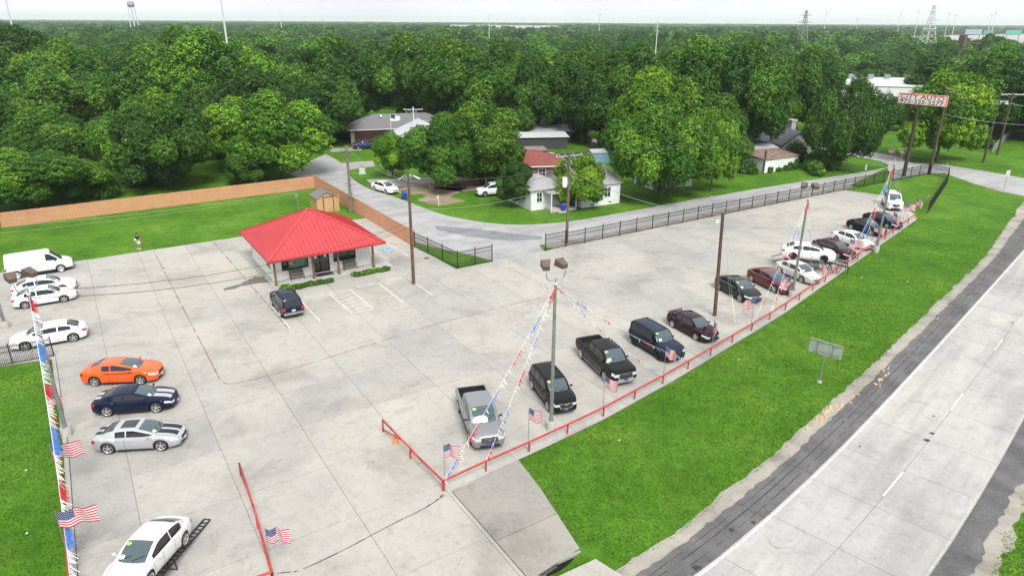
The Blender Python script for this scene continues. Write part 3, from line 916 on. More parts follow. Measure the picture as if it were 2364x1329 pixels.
MARKS = [(30, 'at the left edge'), (130, 'above the cargo van'), (230, 'below the water tower'), (310, 'right of the water tower'), (400, 'left of the white mast'), (500, 'under the white mast'), (600, 'right of the white mast'),
         (700, 'above the garden shed'), (790, 'above the side street'), (880, 'over the shingle house'), (980, 'over the metal roofed house'), (1080, 'left of the horizon apartments'), (1180, 'under the horizon apartments'),
         (1290, 'above the patio umbrella'), (1390, 'above the blue shed'), (1500, 'under the short armed pole'), (1610, 'above the wide green tree'), (1720, 'above the old garage'), (1830, 'under the dark pylon'),
         (1940, 'left of the warehouse'), (2040, 'behind the warehouse'), (2150, 'above the pole sign'), (2250, 'below the billboard'), (2350, 'at the right edge')]
rr = random.Random(21)
cand = []
y = 104.0
while y < 1500:
    step = 11.6 if y < 260 else 13.0 if y < 500 else 15
    x = -y * .80 - 25
    while x < y * .80 + 25:
        px_, py_ = x + rr.uniform(-.42, .42) * step, y + rr.uniform(-.42, .42) * step
        x += step
        if any(inside((px_, py_), c_) for c_ in CLEAR): continue
        if any(math.hypot(px_ - t_[0], py_ - t_[1]) < t_[2] * .75 + step * .25 for t_ in TREE_POS[:60]): continue
        cand.append((px_, py_))
    y += step * .92
cand = [c for c in cand if rr.random() > .05]
near = [c for c in cand if c[1] < 300]
near.sort(key=lambda c: math.hypot(*c))
singles = near[:250]
rest = near[250:] + [c for c in cand if c[1] >= 300]
for i, (x, y) in enumerate(singles):
    d = math.hypot(x, y)
    tn, word = TONES[rr.choices(range(6), (5, 5, 3, 1.2, 4, 1))[0]]
    h = rr.uniform(8.0, 15.5) * (1.0 if d < 220 else .95)
    w_ = min(h * 1.15, rr.uniform(9, 16.5))
    big = 'tall' if h > 15 else 'low' if h < 12 else 'medium'
    ppx = PX((x, y, 6))[0]
    shp = 'broad' if w_ > 13.2 else 'narrow' if w_ < 10.5 else 'round'
    zone = min(MARKS, key=lambda m_: abs(m_[0] - ppx))[1]
    dist = ('front', 'second', 'third', 'fourth', 'fifth', 'sixth', 'rearmost')[min(6, max(0, int((d - 125) / 18)))]
    tree((x, y), h, w_, f'{big} {shp} {word} tree in the {dist} woodland row {zone}', 'tree', tn, None, lod=0 if d < 150 else 1, group='trees of the woods')

# the far-off woods: one mass, points that carry a crown each
def forest(name, pts, hs, ws, protos, seed, tones):
    me = bpy.data.meshes.new(name)
    n = len(pts)
    me.vertices.add(n)
    me.vertices.foreach_set('co', np.array([(p[0], p[1], GZ) for p in pts], dtype=np.float32).reshape(-1))
    for nm, arr in (('h', hs), ('w', ws), ('rot', RNG.uniform(0, 6.28, n))):
        at = me.attributes.new(nm, 'FLOAT', 'POINT'); at.data.foreach_set('value', np.array(arr, dtype=np.float32))
    at = me.attributes.new('k', 'INT', 'POINT'); at.data.foreach_set('value', RNG.integers(0, len(protos), n).astype(np.int32))
    o = link(name, me); o['kind'] = 'stuff'
    ng = bpy.data.node_groups.new(name, 'GeometryNodeTree')
    ng.interface.new_socket('Geometry', in_out='INPUT', socket_type='NodeSocketGeometry')
    ng.interface.new_socket('Geometry', in_out='OUTPUT', socket_type='NodeSocketGeometry')
    nn, ll = ng.nodes, ng.links
    gi, go = nn.new('NodeGroupInput'), nn.new('NodeGroupOutput')
    gi_ = nn.new('GeometryNodeGeometryToInstance')
    for pm in protos[::-1]:
        po = bpy.data.objects.new('far_crown', pm)      # source mesh, not part of the scene
        oi = nn.new('GeometryNodeObjectInfo'); oi.inputs['Object'].default_value = po; oi.inputs['As Instance'].default_value = True
        ll.new(oi.outputs['Geometry'], gi_.inputs[0])
    ip = nn.new('GeometryNodeInstanceOnPoints')
    gi2 = nn.new('NodeGroupInput')
    def attr(nm, t='FLOAT'):
        a = nn.new('GeometryNodeInputNamedAttribute'); a.data_type = t; a.inputs['Name'].default_value = nm
        return a.outputs['Attribute']
    j = nn.new('GeometryNodeJoinGeometry')
    for l_ in list(gi_.inputs[0].links):
        pass
    srcs = [x for x in nn if x.bl_idname == 'GeometryNodeObjectInfo']
    nn.remove(gi_)
    for s_ in srcs: ll.new(s_.outputs['Geometry'], j.inputs[0])
    ll.new(gi2.outputs[0], ip.inputs['Points'])
    ll.new(j.outputs[0], ip.inputs['Instance'])
    ip.inputs['Pick Instance'].default_value = True
    ll.new(attr('k', 'INT'), ip.inputs['Instance Index'])
    cx = nn.new('ShaderNodeCombineXYZ'); ll.new(attr('rot'), cx.inputs[2])
    try:
        er = nn.new('FunctionNodeEulerToRotation'); ll.new(cx.outputs[0], er.inputs[0]); ll.new(er.outputs[0], ip.inputs['Rotation'])
    except Exception:
        ll.new(cx.outputs[0], ip.inputs['Rotation'])
    cs = nn.new('ShaderNodeCombineXYZ'); ll.new(attr('w'), cs.inputs[0]); ll.new(attr('w'), cs.inputs[1]); ll.new(attr('h'), cs.inputs[2])
    ll.new(cs.outputs[0], ip.inputs['Scale'])
    ll.new(ip.outputs[0], go.inputs[0])
    md = o.modifiers.new('woods', 'NODES'); md.node_group = ng
    return o
def far_leaf(name, k):
    """the far crowns carry their own, lightened tone"""
    return leaf_mat(name, [(0, (.018 * k[0], .066 * k[1], .014 * k[2])), (.45, (.062 * k[0], .165 * k[1], .028 * k[2])), (1, (.20 * k[0], .35 * k[1], .06 * k[2]))], .15)  # leaf colours raised to lighten the shadowed distant crowns
FARM = []
for i, (k, b) in enumerate((((.6, .7, .9), 0), ((1, 1, 1.1), 1), ((1.4, 1.35, 1.1), 2), ((.8, .9, 1.0), 3), ((1.15, 1.1, 1.1), 0), ((.5, .62, .8), 1))):
    me = FAR[b].copy(); me.materials.clear(); me.materials.append(far_leaf('far_leaves', k)); FARM.append(me)
def clump(pp, a, b):
    return np.array([a + (b - a) * min(1, max(0, .5 + .95 * mn.noise(Vector((p[0] * .011, p[1] * .006, 2))) + rr.uniform(-.28, .28))) for p in pp])
def vis(p, m=40): return abs(p[0]) < p[1] * .78 + m
pts1 = [p for p in rest if vis(p)]
MIDM = []
for i, (k, b) in enumerate((((.55, .65, .85), 0), ((1, 1, 1.1), 1), ((1.4, 1.35, 1.1), 2), ((.8, .9, 1.0), 3), ((1.15, 1.05, 1), 4))):
    me = MID[b].copy(); me.materials.clear(); me.materials.append(far_leaf('far_leaves', k)); MIDM.append(me)
pa = [p for p in pts1 if p[1] < 430]; pb = [p for p in pts1 if p[1] >= 430]
for nm, pp, pr, hl, hh in (('woodland', pa, MIDM, 9, 15), ('distant_woodland', pb, FARM, 8, 14)):
    n = len(pp)
    forest(nm, pp, clump(pp, hl - 3, hh + 2.5), RNG.uniform(10, 17, n), pr, 1, None)
# hazy woods out to the horizon
pc = []
y = 1500.0
while y < 7600:
    step = 17 + (y - 1500) * .012
    x = -y * .8
    while x < y * .8:
        q = (x + rr.uniform(-.45, .45) * step, y + rr.uniform(-.45, .45) * step); x += step
        if any(inside(q, c_) for c_ in CLEAR): continue
        if mn.noise(Vector((q[0] * .0021, q[1] * .0012, 3))) > .28: continue
        pc.append(q)
    y += step * 1.6
n = len(pc)
sc = np.array([1 + (p[1] - 1500) * .00055 for p in pc])
forest('horizon_woodland', pc, clump(pc, 6, 15), RNG.uniform(18, 26, n) * sc, FARM, 2, None)
print('far trees', len(pa), len(pb), len(pc), 'singles', len(singles) + len(PT))

# ------------------------------------------------------------------ shrubs, hedges, grass tufts
def bush_mesh(name, seed, sx, sy, sz, n_leaf, size, mat=None):
    rg = np.random.default_rng(seed)
    global RNG
    RNG = rg
    nb = max(3, int(max(sx, sy) / min(sx, sy, sz * 1.5) * 3))
    Cs, Ns = [], []
    for k in range(nb):
        c = np.array([((k + .5) / nb - .5) * (sx - min(sx, sy) * .6) if sx > 2 * sy else rg.uniform(-.5, .5) * (sx - min(sx, sy) * .6), rg.uniform(-.5, .5) * (sy - min(sx, sy) * .6), sz * rg.uniform(.40, .56)])
        r_ = np.array([min(sx, sy) * .42, min(sx, sy) * .42, sz * .5]) * rg.uniform(.75, 1.15)
        d = rg.normal(size=(n_leaf // nb, 3)); d /= np.linalg.norm(d, axis=1, keepdims=True)
        P = c + d * r_ * rg.uniform(.6, 1.08, len(d))[:, None]
        Cs.append(P); nn = d + rg.normal(size=d.shape) * .5 + np.array([0, 0, .4]); Ns.append(nn / np.linalg.norm(nn, axis=1, keepdims=True))
    C_ = np.concatenate(Cs); Nn = np.concatenate(Ns)
    C_[:, 2] = np.maximum(C_[:, 2], .02)
    v = np.clip(rg.normal(.4, .22, len(C_)), 0, 1)
    return leaves_mesh(name, C_, Nn, size * rg.uniform(.6, 1.4, len(C_)), v, mat or M_LEAF)
def bush(base, sx, sy, sz, label, cat='shrub', name='shrub', n=2200, size=.22, rz=0.0, tone=(.9, .95, .9), group=None, seed=1):
    o = link(name, bush_mesh(name, seed, sx, sy, sz, n, size))
    o.location = (base[0], base[1], GZ if len(base) < 3 or base[2] == 0 else base[2]); o.rotation_euler = (0, 0, rz); o.color = (*tone, 1)
    return tag(o, label, cat, group)
bush(LT(3.0, 33.1, .02), 5.2, .8, .42, 'low green hedge bed left of the office entrance', 'hedge', 'hedge', 2600, .11, LOT_A, (.8, .9, .8), 'hedge beds before the office', 3)
bush(LT(9.4, 33.3, .02), 4.0, .8, .42, 'low green hedge bed right of the office entrance', 'hedge', 'hedge', 2400, .11, LOT_A, (1, 1.1, .9), 'hedge beds before the office', 4)
bush(LT(1.1, 33.2, .02), 1.0, .8, .6, 'round bright bush at the porch corner post by the parked blue car', 'shrub', 'shrub', 700, .12, 0, (1.6, 1.7, .9), None, 5)
for i, (px, py, sx, sy, sz, tn, lb) in enumerate((
    (1845, 372, 4.5, 4, 3.6, DK, 'round dark shrub between the chimney house and the barn'),
    (1885, 378, 6, 3, 2.3, DK, 'dark clipped shrub right of the round shrub beside the barn'),
    (1880, 398, 8, 2.6, 1.9, LG, 'bright overgrown hedge running from the barn to the dark tree'),
    (1918, 390, 4, 3, 2.4, MD, 'mid green shrub at the foot of the very dark tree'),
    (1722, 398, 3.2, 2.2, 2.0, DK, 'dark shrub against the pale side of the barn'),
    (1740, 402, 2.2, 1.4, 1.1, DK, 'small low shrub at the barn corner'),
    (1150, 425, 4, 3, 2.4, DK, 'dark shrubs behind the white jeep'),
    (1225, 465, 3.5, 2.4, 2.6, DK, 'ivy covered shrub at the left corner of the white house'),
    (1260, 468, 1.8, 1.2, 1.2, MD, 'small shrub before the white house porch'),
    (1300, 470, 3, 2, 2.2, MD, 'shrub beside the blue wheeled bin by the white house'),
    (250, 455, 4.5, 3, 2.5, DK, 'dark shrub behind the wooden fence under the small trees'),
    (320, 428, 4, 3, 2.0, DK, 'low dark undergrowth left of the forked tree'),
    (870, 330, 6, 2.5, 1.6, LG, 'pale bushes along the porch of the shingle house'),
    (1420, 335, 6, 4, 3.5, DK, 'dark undergrowth behind the small blue shed'),
    (1590, 392, 9, 4, 3.0, DK, 'dark bushes under the huge billowing tree'),
    (1500, 350, 9, 5, 4, DK, 'dark undergrowth at the edge of the woods behind the wide tree'),
    (1330, 318, 9, 4, 4, DK, 'dark undergrowth behind the grey metal roofs'),
    (760, 320, 6, 4, 3, MD, 'bushes under the dark rounded tree by the shingle house'))):
    bush(G(px, py), sx, sy, sz, lb, 'shrub', 'shrub', 2600, .26, i * .7, tn, 'shrubs around the houses', 20 + i)
a_, b_ = G(2198, 328), G(2292, 345)
bush(a_.lerp(b_, .5), (b_ - a_).length, 2.0, 1.7, 'long clipped dark hedge on the far lawn beside the wire fence', 'hedge', 'hedge', 5200, .28, math.atan2(b_.y - a_.y, b_.x - a_.x), (.75, .9, .8), None, 77)

# grass tufts on the lawns nearest the camera
def tufts(name, poly, n, seed, h=.07, holes=()):
    rg = np.random.default_rng(seed)
    xs = [p[0] for p in poly]; ys = [p[1] for p in poly]
    pts = []
    P = np.stack([rg.uniform(min(xs), max(xs), n * 4), rg.uniform(min(ys), max(ys), n * 4)], 1)
    wgt = np.clip(1.6 - P[:, 1] / 60, .18, 1)
    P = P[rg.random(len(P)) < wgt]
    for q in P:
        if inside(q, poly) and not any(inside(q, h_) for h_ in holes): pts.append(q)
        if len(pts) >= n: break
    P = np.array(pts); m = len(P)
    C_ = np.concatenate([P, np.full((m, 1), GZ + .02)], 1)
    nn = rg.normal(size=(m, 3)) * np.array([1, 1, .5]) + np.array([0, 0, .75]); nn /= np.linalg.norm(nn, axis=1, keepdims=True)
    global RNG
    RNG = rg
    nv = np.array([mn.noise(Vector((q[0] * .16, q[1] * .16, 1))) + .6 * mn.noise(Vector((q[0] * .7, q[1] * .7, 5))) for q in P[:]])
    o = link(name, leaves_mesh(name, C_, nn, h * rg.uniform(.6, 1.5, m), np.clip(.47 + .38 * nv + rg.normal(0, .13, m), 0, 1), M_TUFT, 2.2))
    o['kind'] = 'stuff'
    return o
M_TUFT = leaf_mat('grass_blades', [(0, (.042, .120, .007)), (.4, (.064, .165, .010)), (.75, (.095, .208, .016)), (1, (.16, .25, .045))], .2)
hl = [tuple(HP(u, -2.22 - max(0, (u - 62) * .06) + .22 * nf(u, 1, .22) + .25 * nf(u, 12, .8)))[:2] for u in range(-3, 86, 1)]
LAWN1 = [tuple(LT(e[0] + .02, e[1] - .04))[:2] for e in EDGE[2:]] + hl[::-1] + P2([(1445, 1300), (1375, 1262), (1345, 1255)]) + P2(ap_side)[::-1]
DHOLE = [(DX0, DY0), (DX1, DY0), (DX1, DY1), (DX0, DY1)]
tufts('grass', LAWN1, 130000, 3, .050)
LAWN2 = [tuple(LT(-16.72 - .012 * max(0, v), v))[:2] for v in (-12, 0, 10, 20, 28.4)] + [tuple(LT(-26, 28.4))[:2], tuple(LT(-30, -12))[:2]]
LAWN3 = [tuple(HP(u, HW_W + 1.75 + .5 * nf(u, 30, .5)))[:2] for u in range(-6, 34)] + [tuple(HP(33, HW_W + 7))[:2], tuple(HP(-6, HW_W + 7))[:2]]
tufts('grass', LAWN3, 26000, 6, .07)
tufts('grass', LAWN2, 45000, 4, .050)
# ------------------------------------------------------------------ cars
def mk_paint(name, col, metal=0.0, rough=.28, coat=.55):
    m, n, l, b = new_mat(name)
    b.inputs['Base Color'].default_value = (*col, 1)
    b.inputs['Metallic'].default_value = metal
    b.inputs['Roughness'].default_value = rough
    b.inputs['Coat Weight'].default_value = coat
    b.inputs['Coat Roughness'].default_value = .03
    if max(col) < .07: b.inputs['Specular IOR Level'].default_value = .24; b.inputs['Coat Weight'].default_value = 0; b.inputs['Roughness'].default_value = .07; b.inputs['Metallic'].default_value = 0
    if metal:
        p = n.new('ShaderNodeTexCoord').outputs['Object']
        c = RAMP(n, l, N(n, l, 400, 1, p), [(.3, tuple(x * .85 for x in col)), (.7, tuple(min(1, x * 1.15) for x in col))])
        l.new(c, b.inputs['Base Color'])
    return m
PT_ = dict(white=mk_paint('paint_white', (.78, .79, .80)), cream=mk_paint('paint_champagne', (.62, .60, .56), .25, .35),
           orange=mk_paint('paint_orange', (.78, .10, .008)), navy=mk_paint('paint_navy', (.006, .010, .034), .2),
           pearl=mk_paint('paint_pearl_silver', (.70, .72, .735), .25, .3),
           silver=mk_paint('paint_silver', (.56, .58, .60), .65, .38), grey=mk_paint('paint_grey', (.27, .28, .295), .6, .35),
           black=mk_paint('paint_black', (.006, .006, .007), coat=.35), charcoal=mk_paint('paint_charcoal', (.020, .022, .025), .2),
           plum=mk_paint('paint_plum', (.020, .006, .012), .3), maroon=mk_paint('paint_maroon', (.14, .010, .018), .35),
           burgundy=mk_paint('paint_burgundy', (.042, .006, .012), .3), blue=mk_paint('paint_blue', (.012, .030, .13), .3),
           dkblue=mk_paint('paint_dark_blue', (.007, .014, .038), .3))
M_TYRE = plain('tyre_rubber', (.018, .018, .018), .85)
M_RIM = plain('alloy_rim', (.60, .61, .62), .3, .8)
M_RIMD = plain('dark_rim', (.03, .03, .032), .4, .5)
M_RIMC = plain('dark_wheel_recess', (.02, .02, .02), .7)
M_TRIM = plain('black_trim', (.014, .014, .015), .55)
M_CHROME = plain('chrome', (.72, .73, .74), .12, 1.0)
M_LAMP = mk_glass('headlamp_lens', (.50, .53, .55), 1.6, .08)
M_TAIL = mk_glass('tail_lamp_lens', (.40, .012, .012), 1.6, .12)
M_PLATE = plain('licence_plate_white', (.66, .68, .72), .5)
M_PLATEB = plain('dealer_plate_blue', (.06, .07, .42), .5)
M_STICK = plain('green_price_sticker', (.30, .62, .12), .5)
M_PAPER = plain('paper', (.72, .78, .72), .6)
M_UNDER = plain('underbody_and_shade_box', (.010, .010, .010), .9)

def tyre_mesh():
    mb = MB(); mb.lathe([(.72, -.105), (.80, -.115), (.93, -.11), (.985, -.08), (1, 0), (.985, .08), (.93, .11), (.80, .115), (.72, .105)], 28, 'Y')
    return mb.mesh('tyre', M_TYRE, True)
def rim_mesh(kind):
    mb = MB(); S = -1
    if kind == 'steel':
        mb.lathe([(.0, -.075), (.20, -.075), (.24, -.05), (.34, -.035), (.50, -.085), (.60, -.08), (.70, -.11), (.735, -.11)], 22, 'Y')
        mb.m = [0] * len(mb.m)
    else:
        mb.lathe([(.0, -.02), (.60, -.02)], 20, 'Y', m=1)
        mb.lathe([(.62, -.02), (.65, -.09), (.70, -.112), (.735, -.112)], 24, 'Y')
        mb.lathe([(0, -.095), (.10, -.095), (.13, -.05)], 12, 'Y')
        ns = {'five': 5, 'six': 6, 'ten': 10, 'dark': 7}[kind]
        w0, w1 = (.11, .085) if ns <= 6 else (.055, .045)
        for k in range(ns):
            a = 2 * math.pi * k / ns + .3
            ca, sa = math.cos(a), math.sin(a)
            q = []
            for r_, ww, y in ((.08, w0, -.09), (.67, w1, -.105)):
                for s_ in (-1, 1):
                    q.append((r_ * ca - s_ * ww * sa, y, r_ * sa + s_ * ww * ca))
            q2 = [(x, y + .05, z) for x, y, z in q]
            mb.add(q + q2, [(0, 2, 3, 1), (0, 4, 6, 2), (1, 3, 7, 5), (2, 6, 7, 3)])
    me = mb.mesh('rim', [M_RIMD if kind == 'dark' else M_RIM, M_RIMC], False)
    return me
TYRE = tyre_mesh()
RIMS = {k: rim_mesh(k) for k in ('steel', 'five', 'six', 'ten', 'dark')}

def interp(tab, x):
    if x <= tab[0][0]: return tab[0][1]
    for (x0, y0), (x1, y1) in zip(tab[:-1], tab[1:]):
        if x <= x1:
            t = (x - x0) / (x1 - x0) if x1 > x0 else 1
            return y0 + (y1 - y0) * t
    return tab[-1][1]
def smooth_tab(tab, n=6):
    pts = spline([(a, b, 0) for a, b in tab], n)
    out = []
    for p in pts:
        if not out or p.x > out[-1][0] + 1e-4: out.append((p.x, p.y))
    return out

class CarShape:
    """a car's surface from its side profile (top), plan (wid), shoulder line and glasshouse"""
    def __init__(s, P):
        s.P = P
        s.top = smooth_tab(P['top']); s.wid = smooth_tab(P['wid']); s.sh = smooth_tab(P['sh']); s.cab = smooth_tab(P['cab'], 5) if not P.get('hardcab') else P['cab']
        s.xr, s.xf = P['top'][0][0], P['top'][-1][0]
        s.ra = P['R'] + P.get('archgap', .055)
        s.wx = (P['xr'], P['xr'] + P['wb'])
    def zb(s, x):
        z = interp(s.P['zb'], x)
        for w in s.wx:
            d = abs(x - w)
            if d < s.ra: z = max(z, s.P['R'] + math.sqrt(s.ra ** 2 - d * d) - .02)
        return z
    def ring(s, x, bed=False):
        w, zt, zs, zb = interp(s.wid, x), interp(s.top, x), interp(s.sh, x), s.zb(x)
        if bed:
            zf = s.P['bedz']
            return [(w - .07, zb), (w - .015, zb + .12 * (zs - zb)), (w, zb + .5 * (zs - zb)), (w - .012, zb + .85 * (zs - zb)), (w - .04, zs), (w - .13, zs), (w - .15, zf), (0, zf)]
        flare = .03 if any(abs(x - w_) < s.ra + .06 for w_ in s.wx) else 0.0
        return [(w - .08 + flare, zb), (w - .02 + flare * .6, zb + .14 * (zs - zb)), (w, zb + .5 * (zs - zb)), (w - .018, zb + .80 * (zs - zb)),
                (w - .07, zs - .01), (w - .20, zs + .62 * (zt - zs)), (w * .50, zt - .006), (0, zt)]
    def at(s, x, r_):
        """surface point: ring parameter r_ 0..7, positive side"""
        q = s.ring(x, False); i = min(6, int(r_)); t = r_ - i
        return (x, q[i][0] + (q[i + 1][0] - q[i][0]) * t, q[i][1] + (q[i + 1][1] - q[i][1]) * t)
    def capx(s, r_, y, front):
        b = s.P['bulge'][0 if front else 1]
        pr = interp([(0, .55), (1, .9), (2.2, 1.0), (3.2, .8), (4.2, .45), (5.2, .12), (6, 0)], r_)
        x = s.xf if front else s.xr
        w = interp(s.wid, x)
        return x + (1 if front else -1) * b * pr * max(0, 1 - (y / w) ** 2)
    def cap(s, r_, f, front):
        """point on the nose or tail: f -1..1 across"""
        x = s.xf if front else s.xr
        p = s.at(x, r_)
        y = p[1] * f
        return (s.capx(r_, y, front), y, p[2])
    def stations(s):
        xs = set()
        n = 46
        for k in range(n + 1): xs.add(round(s.xr + (s.xf - s.xr) * k / n, 3))
        for w in s.wx:
            for k in range(13):
                xs.add(round(w + s.ra * math.cos(math.pi * k / 12), 3))
            xs.add(round(w - s.ra - .004, 3)); xs.add(round(w + s.ra + .004, 3))
        return sorted(xs)
    def body(s):
        mb = MB()
        xs = s.stations()
        bx = s.P.get('bed')
        rings = []
        for x in xs:
            rings.append((x, False))
        if bx:
            rings = []
            for x in xs:
                inb = bx[0] < x < bx[1]
                rings.append((x, inb))
            rings += [(bx[0], False), (bx[0] + .001, True), (bx[1] - .001, True), (bx[1], False)]
            rings.sort()
        vs = []
        for x, b_ in rings:
            q = s.ring(x, b_)
            for y, z in q: vs.append((x, y, z))
            for y, z in q[-2::-1]: vs.append((x, -y, z))
        m = 15
        fs = []
        for i in range(len(rings) - 1):
            for k in range(m - 1):
                a = i * m + k
                fs.append((a, a + 1, a + m + 1, a + m))
        mb.add(vs, fs)
        for front in (True, False):
            rows = [0, .7, 1.4, 2.1, 2.8, 3.4, 4, 4.5, 5, 5.5, 6]
            cols = [-1, -.93, -.8, -.6, -.3, 0, .3, .6, .8, .93, 1]
            v2 = [s.cap(r_, f, front) for r_ in rows for f in cols]
            nc = len(cols)
            mb.add(v2, [(j * nc + i, j * nc + i + 1, (j + 1) * nc + i + 1, (j + 1) * nc + i) for j in range(len(rows) - 1) for i in range(nc - 1)])
            x = s.xf if front else s.xr
            t6, t7 = s.at(x, 6), s.at(x, 7)
            mb.add([t6, (t6[0], -t6[1], t6[2]), t7], [(0, 1, 2)])
        return mb
    def under(s):
        mb = MB(); P = s.P
        w = P['W'] / 2
        z0, z1 = .17 + (P['R'] - .33) * .8, P['R'] * 2 + .04
        mb.box(((s.xr + s.xf) / 2, 0, (z0 + z1) / 2), (s.xf - s.xr - .25, (w - .27) * 2, z1 - z0))
        mb.box((s.wx[0] / 2 + s.wx[1] / 2, 0, .24), (P['wb'] - 2 * s.ra - .05, (w - .07) * 2, .18))  # low wide box added to keep light out and darken the ground beneath
        return mb
    def cabx(s):
        c0, c1 = s.cab[0][0], s.cab[-1][0]
        n = 44
        return [c0 + (c1 - c0) * k / n for k in range(n + 1)]
    def cabring(s, x):
        """glasshouse section: rows 0..6 from belt to roof centre"""
        P = s.P
        c = interp(s.cab, x); zs = interp(s.sh, x) - .015
        w = interp(s.wid, x)
        c0, c1 = s.cab[0][0], s.cab[-1][0]
        yb = w - P.get('inset', .09)
        yb -= .10 * max(0, 1 - (c1 - x) / .7) ** 2 + P.get('rtaper', .12) * max(0, 1 - (x - c0) / .8) ** 2
        h = max(0.0, c - .045 - zs)
        t = P.get('tumble', .30)
        def side(f):
            return yb - h * f * t - .03 * math.sin(f * math.pi) * 0
        yr = side(1) - .035
        fr = max(0, min(1, 1 - (x - P['roof'][0]) / -1)) if False else 0
        bul_f = max(0.0, min(1.0, (x - P['roof'][1]) / .25)); bul_r = max(0.0, min(1.0, (P['roof'][0] - x) / .25))
        def bx_(y):
            k = max(0, 1 - (y / max(.2, yr)) ** 2)
            return x + P.get('wsb', .10) * bul_f * k - P.get('rsb', .08) * bul_r * k
        crown = .035
        rows = [(x, side(0), zs), (x, side(.13), zs + h * .13), (x, side(.90), zs + h * .90), (x, yr, zs + h + .012)]
        for f in (.86, .45, 0.0):
            y = yr * f
            rows.append((bx_(y), y, zs + h + .012 + crown * (1 - f * f)))
        return rows
    def cabin(s):
        """returns shell, windshield, rear window, side windows (both sides) as MBs"""
        P = s.P
        xs = s.cabx()
        rr_ = [s.cabring(x) for x in xs]
        shell, ws, rw = MB(), MB(), MB()
        sw = [MB() for _ in P['side']]
        r0, r1 = P['roof']
        for i in range(len(xs) - 1):
            xm = (xs[i] + xs[i + 1]) / 2
            for sg in (1, -1):
                for k in range(6):
                    a, b, c, d = rr_[i][k], rr_[i][k + 1], rr_[i + 1][k + 1], rr_[i + 1][k]
                    q = [(p[0], p[1] * sg, p[2]) for p in (a, b, c, d)]
                    if sg < 0: q = q[::-1]
                    tgt = shell
                    if k >= 4 or (k == 3 and P.get('fullws')):
                        if xm > r1 + .03 and xm < xs[-1] - .02: tgt = ws
                        elif P.get('rearglass', True) and xm < r0 - .03 and xm > xs[0] + P.get('rwoff', .08): tgt = rw
                    elif k == 1:
                        for j, (x0, x1) in enumerate(P['side']):
                            if x0 < xm < x1: tgt = sw[j]
                    tgt.add(q, [(0, 1, 2, 3)])
        return shell, ws, rw, sw

def weld(me, d=.0008):
    import bmesh
    bm = bmesh.new(); bm.from_mesh(me)
    bmesh.ops.remove_doubles(bm, verts=bm.verts, dist=d)
    bmesh.ops.recalc_face_normals(bm, faces=bm.faces)
    bm.to_mesh(me); bm.free()
    return me

